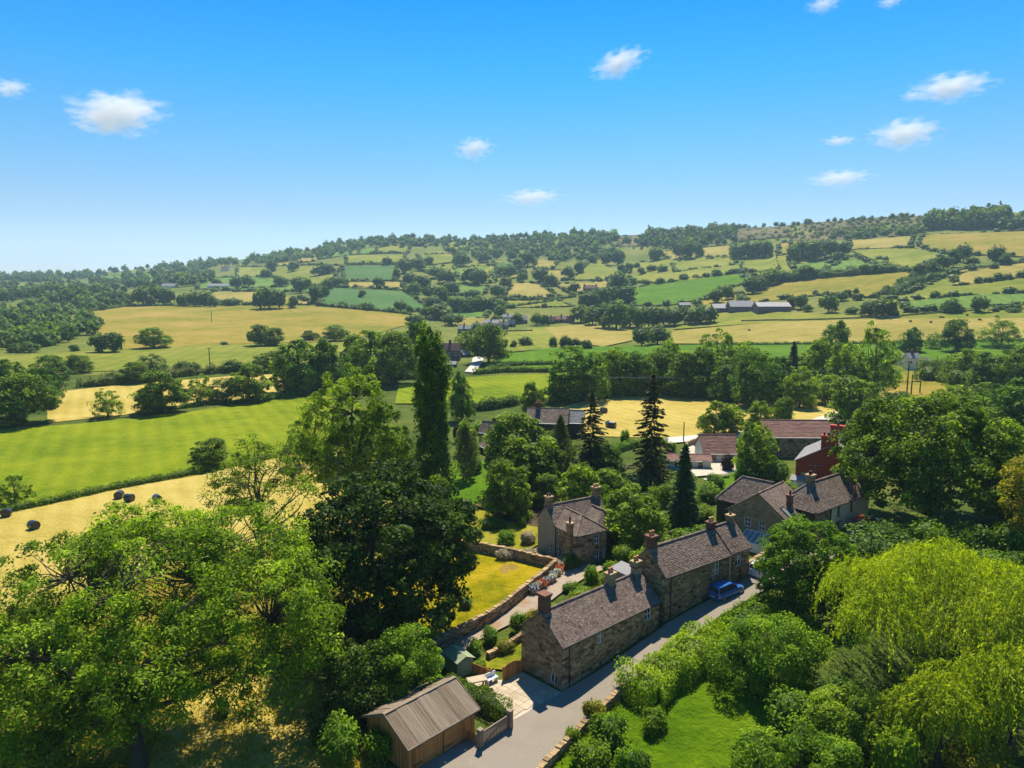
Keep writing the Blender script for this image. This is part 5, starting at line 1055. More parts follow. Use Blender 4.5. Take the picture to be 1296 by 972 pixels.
def chimney(par, x, y, z0, z1, sx=.7, sy=.55, pots=2, mat='chimney_brick', pot='pot_clay', ph=.45, flash=True):
    """stack of brick courses with an oversailing cap > pots, flashing"""
    m = MB(); z = z0
    while z < z1 - .25:
        h = .15; k = rB.uniform(-.012, .012); m.box(x - sx / 2 - k, x + sx / 2 + k, y - sy / 2 - k, y + sy / 2 + k, z + .012, z + h, rB.gauss(.47, .16)); z += h
    m.box(x - sx / 2 + .02, x + sx / 2 - .02, y - sy / 2 + .02, y + sy / 2 - .02, z0, z1 - .01, .3)
    m.box(x - sx / 2 - .06, x + sx / 2 + .06, y - sy / 2 - .06, y + sy / 2 + .06, z1 - .24, z1 - .12, .55); m.box(x - sx / 2 - .10, x + sx / 2 + .10, y - sy / 2 - .10, y + sy / 2 + .10, z1 - .115, z1, .65)
    c = m.build('chimney', mat, par)
    for k in range(pots):
        px = x + (k - (pots - 1) / 2) * min(.36, sx / max(1, pots)); t = MB()
        t.tube([(px, y, z1 - .02), (px, y, z1 + .05), (px, y, z1 + ph * .9), (px, y, z1 + ph)], [.16, .13, .105, .13], 10); t.build('chimney_pot', pot, c, smooth=False)
    if flash:
        f = MB(); f.box(x - sx / 2 - .05, x + sx / 2 + .05, y - sy / 2 - .05, y + sy / 2 + .05, z0, z0 + .38); f.build('flashing', 'lead', c)
    return c
def ridge_cap(par, pts, r=.13, mat='stone_slate', seg=.45):
    """row of half-round ridge tiles along a line"""
    m = MB()
    for p, q in zip(pts, pts[1:]):
        p, q = Vector(p), Vector(q); L = (q - p).length; n = max(1, int(L / seg)); d = (q - p) / n; s = d.cross(Vector((0, 0, 1))).normalized()
        for k in range(n):
            a = p + d * (k + .01); b = p + d * (k + .985); lift = rB.uniform(0, .015); t = rB.gauss(.45, .15)
            pa = [a + s * r * math.cos(w) + Vector((0, 0, r * .75 * math.sin(w) + lift)) for w in (-.25, .5, 1.05, 1.57, 2.1, 2.64, 3.4)]
            for i in range(6): m.poly([pa[i], pa[i + 1], pa[i + 1] + (b - a), pa[i] + (b - a)], t)
    return m.build('ridge_tiles', mat, par)
def gable_roof(par, x0, x1, y0, y1, eave, ridge, mat, over=.18, verge=.1, ex=.15, tw=.16, stuff=True, cap=True, front=True, back=True, name='roof'):
    """two pitched slopes: boarded slab > courses of slates; ridge tiles on top"""
    ym = (y0 + y1) / 2; hw = (y1 - y0) / 2; pitch = (ridge - eave) / hw; zo = eave - over * pitch; X0, X1 = x0 - verge, x1 + verge; t = .1
    m = MB()
    for s, on in ((-1, front), (1, back)):
        ye = ym + s * (hw + over)
        m.hexa([(X0, ye, zo - t), (X1, ye, zo - t), (X1, ym, ridge - t), (X0, ym, ridge - t), (X0, ye, zo), (X1, ye, zo), (X1, ym, ridge), (X0, ym, ridge)], .4)
    r = m.build(name, mat, par); sl = MB(); S = math.hypot(hw + over, ridge - zo)
    for s, on in ((-1, front), (1, back)):
        if not on: continue
        V = Vector((0, -s * (hw + over), ridge - zo)).normalized(); ye = ym + s * (hw + over)
        tiles(sl, (X0 - .01, ye, zo + .006), (1, 0, 0), V, [(0, -.03), (X1 - X0 + .02, -.03), (X1 - X0 + .02, S), (0, S)], ex, tw)
    tag(sl.build('slates', mat, r), kind='stuff')
    if cap: ridge_cap(r, [(X0, ym, ridge + .01), (X1, ym, ridge + .01)], mat=mat)
    return r
def hip_roof(par, corners, eave, ridge_pts, mat, over=.2, ex=.15, tw=.16, name='roof'):
    """roof planes given as polygons: list of point lists; each plane slated"""
    m = MB(); sl = MB()
    for pl in corners:
        P = [Vector(p) for p in pl]; m.poly(P, .4); m.poly([p - Vector((0, 0, .12)) for p in P], .4)
        U = (P[1] - P[0]).normalized(); nn = U.cross(P[2] - P[0]).normalized(); nn = nn if nn.z > 0 else -nn; V = nn.cross(U).normalized(); V = V if V.z > 0 else -V
        tiles(sl, P[0] + nn * .008, U, V, [((p - P[0]).dot(U), (p - P[0]).dot(V)) for p in P], ex, tw)
    r = m.build(name, mat, par); tag(sl.build('slates', mat, r), kind='stuff')
    for a in ridge_pts: ridge_cap(r, a, mat=mat)
    return r
def downpipe(par, x, y, z0, z1, mat='paint_black', dx=0.):
    m = MB(); m.tube([(x, y - .07, z0), (x, y - .07, z1)], .055, 8)
    for k in range(3): m.box(x - .09, x + .09, y - .1, y - .002, z0 + (z1 - z0) * (k + .5) / 3, z0 + (z1 - z0) * (k + .5) / 3 + .05)
    return m.build('downpipe', mat, par)
def gutter(par, x0, x1, y, z, mat='paint_black'):
    m = MB(); m.tube([(x0, y, z), (x1, y, z)], .06, 8); return m.build('gutter', mat, par)
def body(par, x0, x1, y0, y1, zb, eave, ridge, wallmat='mortar', blockmat='stone_block', front=(), left=(), right=(), back=(), zst=None, masonry=('front', 'left'), gables=True, sw=.42, sh=.22):
    """four walls with openings; blocks on the walls that are seen"""
    m = MB(); L, W = x1 - x0, y1 - y0; gx = (W / 2, ridge - .02) if gables else None
    sides = {'front': ((x0, y0, 0), (1, 0, 0), L, front, None), 'right': ((x1, y0, 0), (0, 1, 0), W, right, gx), 'back': ((x1, y1, 0), (-1, 0, 0), L, back, None), 'left': ((x0, y1, 0), (0, -1, 0), W, left, gx)}
    for k, (O, du, l, h, g) in sides.items(): wall_mb(m, O, du, l, zb, eave, h, g)
    w = m.build('wall', wallmat, par)
    if masonry:
        s = MB()
        for k in masonry:
            O, du, l, h, g = sides[k]; stones(s, O, du, l, (zst if zst is not None else zb), eave, h, g, sw, sh)
        me = s.mesh('blocks', blockmat); tag(link('blocks', me, w), kind='stuff')
    return {k: (v[0], v[1], v[2]) for k, v in sides.items()}

# ------------------------------------------------------------------ near cottage
def local(name, x, y, deg, label, cat='house', group=None, z=0.0): return empty(name, (x, y, z), R(deg), label, cat, group)
c1 = local('stone_cottage', 4.04, 54.01, 41.32, 'low stone cottage nearest the camera with stone slate roof and three chimneys')
W1 = [(4.33, 4.85, 2.55, 3.75), (10.7, 11.65, 2.5, 3.72)]; G1 = [(4.86 - 1.3, 4.86 - .42, .3, 1.15)]
S = body(c1, 0, 12.78, 0, 4.86, -.6, 4.0, 6.0, front=W1, left=G1, zst=-.3)
for w in W1: window(c1, S['front'][0], S['front'][1], *w, bars=(1, 1))
for w in G1: window(c1, S['left'][0], S['left'][1], *w, bars=(1, 0))
gable_roof(c1, 0, 12.78, 0, 4.86, 4.0, 6.0, 'stone_slate')
chimney(c1, .36, 2.43, 5.55, 7.55, .72, .85, 0, 'chimney_brick'); chimney(c1, 8.7, 2.43, 5.6, 7.05, .8, .62, 2, 'stone_block', 'pot_clay'); chimney(c1, 12.35, 2.43, 5.6, 7.2, .75, .62, 2, 'stone_block', 'pot_clay')
downpipe(c1, .85, 0, -.1, 3.9); gutter(c1, -.1, 12.88, -.26, 3.82)
m = MB(); m.box(-.05, 12.83, -.09, -.003, -.6, .42, .75); m.build('plinth', 'stone_warm', c1)
# ------------------------------------------------------------------ tall cottage
c2 = local('stone_cottage', 14.33, 63.17, 36.1, 'taller stone cottage behind the blue car with a red brick gable chimney')
W2 = [(6.85, 7.95, 4.25, 5.75), (10.5, 11.55, 4.3, 5.7)]
S = body(c2, 0, 12.85, 0, 4.4, .2, 6.0, 8.05, front=W2, left=(), zst=.8, masonry=('front', 'left', 'right'))
window(c2, S['front'][0], S['front'][1], *W2[0], bars=(1, 2)); window(c2, S['front'][0], S['front'][1], *W2[1], bars=(1, 1))
gable_roof(c2, 0, 9.55, 0, 4.4, 6.0, 8.05, 'stone_slate', verge=.08); gable_roof(c2, 9.8, 12.85, 0, 4.4, 6.12, 8.2, 'stone_slate', verge=.12)
chimney(c2, .4, 2.2, 7.6, 9.25, .85, .75, 2, 'chimney_brick', 'pot_clay'); chimney(c2, 9.2, 2.2, 7.6, 8.85, .8, .62, 2, 'chimney_brick', 'pot_buff'); chimney(c2, 12.4, 2.2, 7.7, 8.95, .7, .6, 1, 'stone_block', 'pot_dark', .25)
downpipe(c2, .3, 0, 1.3, 5.8, 'wood_grey'); downpipe(c2, .75, 0, 1.3, 5.8); downpipe(c2, 9.6, 0, 2.3, 5.9, 'render_cream'); gutter(c2, -.05, 12.9, -.26, 5.83)
lt = local('outhouse', 12.6, 65.6, 36.1, 'small stone lean-to between the two roadside cottages'); 
m = MB(); wall_mb(m, (-1.4, 0, 0), (1, 0, 0), 1.4, .2, 5.2); wall_mb(m, (0, 0, 0), (0, 1, 0), 2.6, .2, 5.2); wall_mb(m, (0, 2.6, 0), (-1, 0, 0), 1.4, .2, 5.2); wall_mb(m, (-1.4, 2.6, 0), (0, -1, 0), 2.6, .2, 5.2); m.build('wall', 'render_grey', lt)
m = MB(); m.hexa([(-1.6, -.2, 5.15), (0, -.2, 5.5), (0, 2.8, 5.5), (-1.6, 2.8, 5.15), (-1.6, -.2, 5.27), (0, -.2, 5.62), (0, 2.8, 5.62), (-1.6, 2.8, 5.27)]); m.build('roof', 'slate_grey', lt)
# ------------------------------------------------------------------ detached house behind the meadow
c3 = local('detached_house', 5.1, 81.2, 31, 'two-storey stone house with hipped wing beyond the yellow meadow')
S = body(c3, 0, 7.9, 0, 3.7, -.5, 4.75, 6.55, 'render_grey', masonry=('front',), left=[(2.55, 3.1, 1.0, 1.9)])
window(c3, S['left'][0], S['left'][1], 2.55, 3.1, 1.0, 1.9, (0, 1))
gable_roof(c3, 0, 7.9, 0, 3.7, 4.75, 6.55, 'stone_slate', .15, .12)
WL = [(.5, 1.1, .9, 2.2), (.5, 1.1, 3.2, 4.2)]; WF = [(2.55, 3.3, .8, 2.3), (2.55, 3.3, 3.1, 4.3), (3.75, 4.15, 1.2, 2.2)]
m = MB(); s = MB()
for O, du, l, h in (((.1, 0, 0), (0, -1, 0), 4.2, WL), ((.1, -4.2, 0), (1, 0, 0), 4.3, WF), ((4.4, -4.2, 0), (0, 1, 0), 4.2, [])):
    wall_mb(m, O, du, l, -.5, 4.6, h); stones(s, O, du, l, 0, 4.6, h)
w = m.build('wing_wall', 'mortar', c3); tag(link('blocks', s.mesh('blocks', 'stone_block'), w), kind='stuff')
for h in WL: window(c3, (.1, 0, 0), (0, -1, 0), *h, bars=(0, 1))
for h in WF: window(c3, (.1, -4.2, 0), (1, 0, 0), *h, bars=(1, 1))
e0, zr = 4.55, 6.15
hip_roof(c3, [[(-.1, -4.4, e0), (4.6, -4.4, e0), (2.25, -2.2, zr)], [(-.1, -4.4, e0), (-.1, .1, e0), (2.25, 1.0, zr), (2.25, -2.2, zr)], [(4.6, -4.4, e0), (4.6, .1, e0), (2.25, 1.0, zr), (2.25, -2.2, zr)]], e0,
         [[(2.25, 1.0, zr + .02), (2.25, -2.2, zr + .02), (4.6, -4.4, e0 + .03)], [(2.25, -2.2, zr + .02), (-.1, -4.4, e0 + .03)]], 'stone_slate', name='wing_roof')
S4 = MB(); S4.box(4.42, 7.6, -2.4, -.01, -.5, 4.4); S4.build('rear_wing_wall', 'mortar', c3)
hip_roof(c3, [[(4.3, -2.6, 4.4), (7.8, -2.6, 4.4), (6.1, -1.2, 5.9)], [(4.3, -2.6, 4.4), (4.3, .1, 4.6), (6.1, .9, 5.9), (6.1, -1.2, 5.9)], [(7.8, -2.6, 4.4), (7.8, .1, 4.6), (6.1, .9, 5.9), (6.1, -1.2, 5.9)]], 4.4, [[(6.1, .9, 5.92), (6.1, -1.2, 5.92), (7.8, -2.6, 4.42)]], 'stone_slate', name='rear_wing_roof')
chimney(c3, .35, 1.85, 6.2, 7.7, .75, .7, 2, 'stone_block', 'pot_dark', .35); chimney(c3, 7.5, 1.85, 6.2, 7.8, .85, .7, 3, 'stone_block', 'pot_buff', .35); chimney(c3, -.12, -3.2, 2.0, 5.95, .5, .7, 1, 'stone_block', 'pot_dark', .7, flash=False)
downpipe(c3, .02, -.02, .2, 4.6)
cv = local('garden_room', 8.2, 88.5, 31, 'small grey-roofed garden room behind the detached house', 'outbuilding')
m = MB(); wall_mb(m, (-2, -1.2, 0), (1, 0, 0), 4, 0, 2.4); wall_mb(m, (2, -1.2, 0), (0, 1, 0), 2.4, 0, 2.4, (), (1.2, 3.4)); wall_mb(m, (2, 1.2, 0), (-1, 0, 0), 4, 0, 2.4); wall_mb(m, (-2, 1.2, 0), (0, -1, 0), 2.4, 0, 2.4, (), (1.2, 3.4)); m.build('wall', 'render_grey', cv)
m = MB()
for s in (-1, 1): m.hexa([(-2.2, s * 1.4, 2.2), (2.2, s * 1.4, 2.2), (2.2, 0, 3.42), (-2.2, 0, 3.42), (-2.2, s * 1.4, 2.3), (2.2, s * 1.4, 2.3), (2.2, 0, 3.52), (-2.2, 0, 3.52)])
m.build('roof', 'slate_grey', cv)
# ------------------------------------------------------------------ gabled house beyond the tall cottage, with its cream wing
c4 = local('gabled_house', 30.5, 75.3, 46, 'large stone house with broad left gable, skylight and cream-painted wing')
GW = [(2.05, 2.85, 5.4, 6.5), (3.75, 4.55, 5.3, 6.4)]
S = body(c4, 0, 6.5, 0, 7.2, 2.6, 7.0, 9.6, 'mortar', 'stone_warm', left=GW, masonry=('left', 'front'), zst=3.0)
for h in GW: window(c4, S['left'][0], S['left'][1], *h, bars=(1, 1))
gable_roof(c4, 0, 6.5, 0, 7.2, 7.0, 9.6, 'stone_slate', .25, .15)
m = MB(); m.box(1.0, 2.0, 1.05, 2.15, 7.9, 8.02); sk = MB()
def on_slope(x, y, up): return (x, y, 7.0 + y * (2.6 / 3.6) + up)
sk.poly([on_slope(.9, .25, .09), on_slope(1.75, .25, .09), on_slope(1.75, 1.35, .09), on_slope(.9, 1.35, .09)]); k4 = MB()
for a, b in (((.85, .2), (1.8, .2)), ((.85, 1.4), (1.8, 1.4)), ((.85, .2), (.85, 1.4)), ((1.8, .2), (1.8, 1.4))): k4.bar(on_slope(*a, .09), on_slope(*b, .09), .09, .1)
sky_w = k4.build('skylight', 'paint_black', c4); sk.build('pane', 'glass_roof', sky_w)
m = MB(); m.box(2.6, 7.5, 5.0, 10.0, 2.6, 7.0); m.build('rear_wall', 'mortar', c4)
hip_roof(c4, [[(2.4, 10.2, 7.0), (2.4, 3.4, 7.0), (5.0, 4.0, 9.7), (5.0, 8.0, 9.7)], [(7.7, 10.2, 7.0), (7.7, 3.4, 7.0), (5.0, 4.0, 9.7), (5.0, 8.0, 9.7)], [(2.4, 10.2, 7.0), (7.7, 10.2, 7.0), (5.0, 8.0, 9.7)]], 7, [[(5.0, 4.0, 9.72), (5.0, 8.0, 9.72), (2.4, 10.2, 7.02)]], 'stone_slate', name='rear_roof')
chimney(c4, 2.9, 1.2, 7.6, 9.3, .6, .55, 1, 'chimney_brick', 'pot_dark', .5); chimney(c4, 5.6, .6, 8.6, 9.4, .35, .35, 1, 'lead', 'pot_dark', .25)
# glazed lean-to against the gable
lg = MB(); lp = MB()
for k in range(6):
    y = 1.7 + k * .62; lg.bar((-.02, y, 5.1), (-2.0, y, 4.3), .07, .09)
lg.bar((-2.0, 1.7, 4.3), (-2.0, 4.8, 4.3), .1, .12); lg.bar((-.06, 1.7, 5.1), (-.06, 4.8, 5.1), .1, .1); lg.box(-2.05, -1.95, 1.66, 4.84, 2.6, 4.24)
lo = lg.build('glazed_lean_to', 'paint_white', c4)
for k in range(5):
    y = 1.76 + k * .62; g = MB(); g.poly([(-.05, y, 5.1), (-.05, y + .5, 5.1), (-1.98, y + .5, 4.32), (-1.98, y, 4.32)]); g.build('pane', 'glass_roof', lo)
# the roadside range: dark stone, then cream render
e5 = empty('cream_wing_house', (33.9, 76.5, 0), R(38), 'cream-rendered range with slate roof and black downpipe beside the red car', 'house')
HW = [(.35, .85, 5.2, 7.0), (1.2, 1.75, 5.2, 7.0), (4.9, 5.5, 6.3, 7.5), (7.9, 8.5, 6.3, 7.5), (4.4, 5.6, 4.3, 5.5)]
m = MB(); wall_mb(m, (0, 0, 0), (1, 0, 0), 3.3, 2.8, 7.9, HW[:2]); wall_mb(m, (0, 4.6, 0), (0, -1, 0), 4.6, 2.8, 7.9); s = MB(); stones(s, (0, 0, 0), (1, 0, 0), 3.3, 3.4, 7.9, HW[:2])
w = m.build('wall', 'mortar', e5); tag(link('blocks', s.mesh('blocks', 'stone_block'), w), kind='stuff')
m = MB(); wall_mb(m, (3.3, -.03, 0), (1, 0, 0), 9.2, 2.8, 7.9, [(h[0] - 3.3, h[1] - 3.3, h[2], h[3]) for h in HW[2:]]); wall_mb(m, (12.5, -.03, 0), (0, 1, 0), 4.63, 2.8, 7.9, (), (2.3, 10.2)); wall_mb(m, (12.5, 4.6, 0), (-1, 0, 0), 12.5, 2.8, 7.9); m.build('cream_wall', 'render_cream', e5)
for h in HW[:2]: window(e5, (0, 0, 0), (1, 0, 0), *h, bars=(0, 0), frame='render_cream')
for h in HW[2:]: window(e5, (0, -.03, 0), (1, 0, 0), *h, bars=(1, 0), frame='wood_warm')
gable_roof(e5, 2.42, 12.5, 0, 4.6, 7.9, 10.2, 'stone_slate', .22, .12)
ze = 7.9 - .22; hip_roof(e5, [[(-.2, -.22, ze), (2.32, -.22, ze), (2.32, 2.3, 10.2)], [(-.2, -.22, ze), (-.2, 4.82, ze), (2.32, 2.3, 10.2)], [(-.2, 4.82, ze), (2.32, 4.82, ze), (2.32, 2.3, 10.2)]], 7.9, [[(2.32, 2.3, 10.22), (-.2, -.22, ze + .02)], [(2.32, 2.3, 10.22), (-.2, 4.82, ze + .02)]], 'stone_slate', name='hip_roof')
chimney(e5, 2.7, 2.3, 9.7, 11.2, .85, .75, 2, 'stone_block', 'pot_dark', .4); downpipe(e5, 3.32, -.03, 4, 7.8); downpipe(e5, 6.6, -.03, 4, 7.8, 'render_cream'); gutter(e5, 0, 12.5, -.3, 7.68)
# ------------------------------------------------------------------ red brick house
c6 = local('brick_house', 48.2, 95.3, 59, 'red brick house with tall gable, pale slate roof and row of chimney pots')
RW = [(7.2, 7.9, 3.4, 4.9)]
S = body(c6, 0, 10, 0, 8.5, 1.5, 8.0, 10.5, 'mortar_red', 'brick_red', left=[(8.5 - 7.9 + .2, 8.5 - 7.2 + .2, 4.9, 6.1)], masonry=('left',), zst=2.5, sw=.24, sh=.1)
window(c6, S['left'][0], S['left'][1], .8, 1.5, 4.9, 6.1, (1, 1))
gable_roof(c6, 0, 10, 0, 8.5, 8.0, 10.5, 'slate_grey', .25, .12)
chimney(c6, .5, 4.25, 9.6, 11.9, .7, 2.2, 1, 'brick_red', 'pot_dark', .4, False)
ck = c6.children[-1]
for k in range(4):
    t = MB(); t.tube([(.5, 3.45 + k * .52, 11.88), (.5, 3.45 + k * .52, 12.3)], [.15, .12], 10); t.build('chimney_pot', 'pot_dark', ck)
chimney(c6, 9.3, 4.25, 9.8, 11.9, .7, 2.0, 4, 'brick_red', 'pot_dark', .4, False)
an = MB(); an.bar((-.1, 5.9, 6.4), (-.1, 5.9, 7.6), .05); an.bar((-.5, 6.7, 7.5), (-.2, 4.9, 7.6), .05)
for k in range(5): an.bar((-.75 + k * .06, 6.5 - k * .36, 7.5 + k * .02), (-.05 + k * .06, 6.62 - k * .36, 7.52 + k * .02), .035)
an.build('aerial', 'metal_grey', c6)
po = MB(); po.box(-1.3, -.02, 7.1, 8.9, 1.5, 5.2); po.build('porch', 'render_white', c6); po = MB(); po.hexa([(-1.4, 7, 5.2), (0, 7, 5.7), (0, 9, 5.7), (-1.4, 9, 5.2), (-1.4, 7, 5.3), (0, 7, 5.8), (0, 9, 5.8), (-1.4, 9, 5.3)]); po.build('porch_roof', 'slate_grey', c6)
# ------------------------------------------------------------------ bungalows
def bungalow(name, x, y, z, deg, L, W, eave, ridge, wallm, roofm, wins, label, ex=.34, tw=.9, chim=None, cat='house', frame='paint_black', masonry=False):
    e = local(name, x, y, deg, label, cat, None, z)
    S = body(e, 0, L, 0, W, -1, eave, ridge, wallm, front=wins, masonry=('front',) if masonry else None)
    for h in wins: window(e, S['front'][0], S['front'][1], *h, bars=(1, 0), frame=frame, lintel=False)
    gable_roof(e, 0, L, 0, W, eave, ridge, roofm, .3, .2, ex, tw)
    if chim: chimney(e, *chim)
    gutter(e, 0, L, -.38, eave - .22, 'paint_white'); return e
bungalow('long_bungalow', 47.9, 131.2, .5, -1.5, 12.6, 7, 4.1, 6.6, 'mortar', 'tile_brown', [(.8, 2.6, 2.6, 3.6), (4.1, 5.2, 2.8, 3.6), (6.0, 7.4, 2.8, 3.6), (9.2, 10.8, 2.8, 3.6)], 'long brown-tiled building with row of dark windows behind the garden trees', masonry=True)
bungalow('small_bungalow', 34.9, 125.9, .6, 0, 6.4, 6.4, 2.1, 4.8, 'render_white', 'tile_brown', [(1.0, 2.2, .8, 1.8), (3.8, 5.2, .7, 1.8)], 'small white bungalow with brown tiled roof beside the courtyard')
bungalow('flat_extension', 27.4, 121.5, .6, -6, 7.4, 3.6, 2.0, 2.6, 'render_white', 'tile_brown', [(1.2, 2.0, .7, 1.7), (3.4, 4.2, .6, 1.7), (5.2, 6.0, .6, 1.7)], 'low white garden wing with brown roof left of the small bungalow', cat='outbuilding')
bungalow('garden_store', 55.0, 118.0, 1.0, -20, 5.0, 4.0, 2.2, 3.6, 'render_grey', 'slate_grey', [], 'low grey-roofed store in front of the long brown-tiled building', cat='outbuilding')
bungalow('stone_annexe', -6.6, 140.0, .4, -28, 4.0, 3.4, 3.3, 5.2, 'mortar', 'stone_slate', [(1.5, 2.2, 2.0, 3.0)], 'small stone annexe left of the half-hidden slate roofs', .24, .4, masonry=True)
bungalow('stone_lean_to', -6.4, 136.0, .4, -62, 4.5, 2.6, 1.6, 2.9, 'mortar', 'stone_slate', [], 'low stone lean-to in front of the small annexe', .24, .4, cat='outbuilding')
bungalow('half_hidden_house', 3.0, 147.0, .4, -9, 8.6, 6.4, 3.9, 6.4, 'mortar', 'stone_slate', [(2, 3, 1, 2.2), (5, 6, 1, 2.2)], 'slate-roofed stone house half hidden by the dark leafy tree', .24, .4, (2.2, 3.2, 6.0, 7.6, .9, .8, 3, 'chimney_brick', 'pot_clay'))
bungalow('half_hidden_barn', 10.6, 149.5, .4, -9, 4.6, 5.0, 3.4, 5.6, 'mortar', 'slate_grey', [], 'pale-roofed barn at the right end of the half-hidden house', .3, .6, cat='outbuilding')

# ------------------------------------------------------------------ far buildings
def far_house(name, x, yb, wpx, hpx, rpx, deg, wallm, roofm, label, nwin=2, dratio=.6, chim=1, group=None, cat='house', frame='paint_white'):
    """small house set by its front edge in the photo: width, wall height and roof height in photo pixels"""
    p = at1(x, yb); k = depth(p) / FPX; L, h, r = wpx * k, hpx * k, rpx * k; Wd = max(3.5, L * dratio)
    e = empty(name, (p[0], p[1], p[2]), R(deg), label, cat, group)
    m = MB(); ws = [(L * (i + .5) / nwin - .55, L * (i + .5) / nwin + .55, h * .5, h * .5 + min(1.2, h * .4)) for i in range(nwin)]
    wall_mb(m, (-L / 2, 0, 0), (1, 0, 0), L, -1, h, ws); wall_mb(m, (L / 2, 0, 0), (0, 1, 0), Wd, -1, h, (), (Wd / 2, h + r)); wall_mb(m, (L / 2, Wd, 0), (-1, 0, 0), L, -1, h); wall_mb(m, (-L / 2, Wd, 0), (0, -1, 0), Wd, -1, h, (), (Wd / 2, h + r))
    m.build('wall', wallm, e)
    for a, b, c, d in ws:
        f = MB(); f.box(-L / 2 + a, -L / 2 + b, .04, .12, c, d); wv = f.build('window', frame, e); g = MB(); g.box(-L / 2 + a + .12, -L / 2 + b - .12, .02, .05, c + .12, d - .12); g.build('pane', 'glass_dark', wv)
    m = MB()
    for s in (0, 1):
        y0 = -.3 if s == 0 else Wd + .3; z0 = h - .3 * r / (Wd / 2)
        m.hexa([(-L / 2 - .2, y0, z0), (L / 2 + .2, y0, z0), (L / 2 + .2, Wd / 2, h + r), (-L / 2 - .2, Wd / 2, h + r), (-L / 2 - .2, y0, z0 + .15), (L / 2 + .2, y0, z0 + .15), (L / 2 + .2, Wd / 2, h + r + .15), (-L / 2 - .2, Wd / 2, h + r + .15)])
    rf = m.build('roof', roofm, e)
    for i in range(chim):
        c = MB(); cx = (-L / 2 + .8) if i == 0 and chim > 1 else (L / 2 - .8 if chim > 1 else 0); c.box(cx - .5, cx + .5, Wd / 2 - .5, Wd / 2 + .5, h + r - .3, h + r + 1.5); c.box(cx - .6, cx + .6, Wd / 2 - .6, Wd / 2 + .6, h + r + 1.3, h + r + 1.45); c.build('chimney', 'chimney_brick', rf)
    return e
far_house('farmhouse', 569, 457, 25, 14, 8, -4, 'barn_wall', 'tile_brown', 'tall dark stone farmhouse with brown roof beside the pale road', 3, .5, 1)
far_house('cart_shed', 590, 452, 13, 4, 5, 60, 'mortar', 'slate_grey', 'low gabled cart shed right of the dark farmhouse', 1, .8, 0, None, 'outbuilding')
far_house('yard_shed', 571, 465, 12, 4, 3, -4, 'barn_wall', 'slate_grey', 'small shed in front of the dark farmhouse', 1, .8, 0, None, 'outbuilding')
VILL = [(588, 422, 16, 6, 4, 8, 'barn_wall', 'slate_grey', 'leftmost house of the far village'), (603, 416, 12, 4, 3, -5, 'render_white', 'slate_grey', 'pale-roofed house left in the far village'),
 (622, 414, 20, 5, 4, 3, 'render_white', 'slate_grey', 'long white building in the far village'), (638, 417, 11, 6, 4, 10, 'barn_wall', 'slate_grey', 'dark house at the middle of the far village'),
 (647, 414, 9, 5, 4, -12, 'mortar', 'slate_grey', 'narrow house at the middle of the far village'), (659, 410, 17, 5, 5, 5, 'barn_wall', 'slate_grey', 'wide grey-roofed house right of the village middle'),
 (643, 404, 14, 3, 3, 0, 'render_white', 'slate_grey', 'small house highest in the far village'), (697, 410, 11, 5, 4, -8, 'mortar', 'tile_brown', 'brown house at the right end of the far village'),
 (711, 409, 16, 5, 4, 4, 'mortar', 'tile_brown', 'long brown-roofed house at the right end of the far village'), (723, 409, 9, 5, 4, 12, 'barn_wall', 'tile_brown', 'rightmost small house of the far village')]
for v in VILL: far_house('village_house', *v[:8], v[8], 2, .6, 1, 'houses of the far village')
far_house('hill_farm', 748, 370, 17, 5, 4, 6, 'mortar', 'tile_brown', 'lone hill farm with brown roof below the hill woods', 3, .5, 2)
far_house('white_farm', 276, 365, 26, 3, 3, 4, 'render_white', 'slate_grey', 'long white farm building on the left hillside', 5, .4, 0, None, 'farm building')
far_house('white_barn', 213, 365, 18, 3, 3, 0, 'render_white', 'slate_grey', 'pale barn roof among trees on the left hillside', 3, .5, 0, None, 'farm building')
far_house('hill_house', 285, 343, 10, 3, 3, 10, 'render_white', 'tile_brown', 'small house near the left skyline', 2, .6, 1)
for v in ((918, 396, 30, 6, 5, -2, 'left of the grey barns below the tan slope'), (940, 395, 32, 7, 7, 3, 'tallest of the grey barns below the tan slope'), (980, 396, 42, 8, 5, -1, 'right of the grey barns, long with dark wall'), (867, 390, 14, 4, 3, 0, 'small barn roof above the dark wood')):
    far_house('barn', *v[:6], 'barn_wall', 'barn_sheet', 'long grey barn, ' + v[6] if 'right' in v[6] or 'left' in v[6] else 'grey barn, ' + v[6], 3, .55, 0, 'barns of the hillside farm', 'barn', 'barn_sheet')
far_house('pink_house', 1156.5, 468, 15, 15, 5.5, 4, 'render_pink', 'slate_grey', 'pale pink house beside the gnarled open tree', 2, .8, 1)
far_house('pink_annexe', 1171, 464, 13, 6, 5, 4, 'render_pink', 'slate_grey', 'low pale annexe attached right of the pink house', 1, .7, 0, None, 'outbuilding')
far_house('pink_outhouse', 1143, 462, 13, 10, 4, 4, 'render_pink', 'slate_grey', 'pale roof partly hidden left of the pink house', 1, .7, 0, None, 'outbuilding')

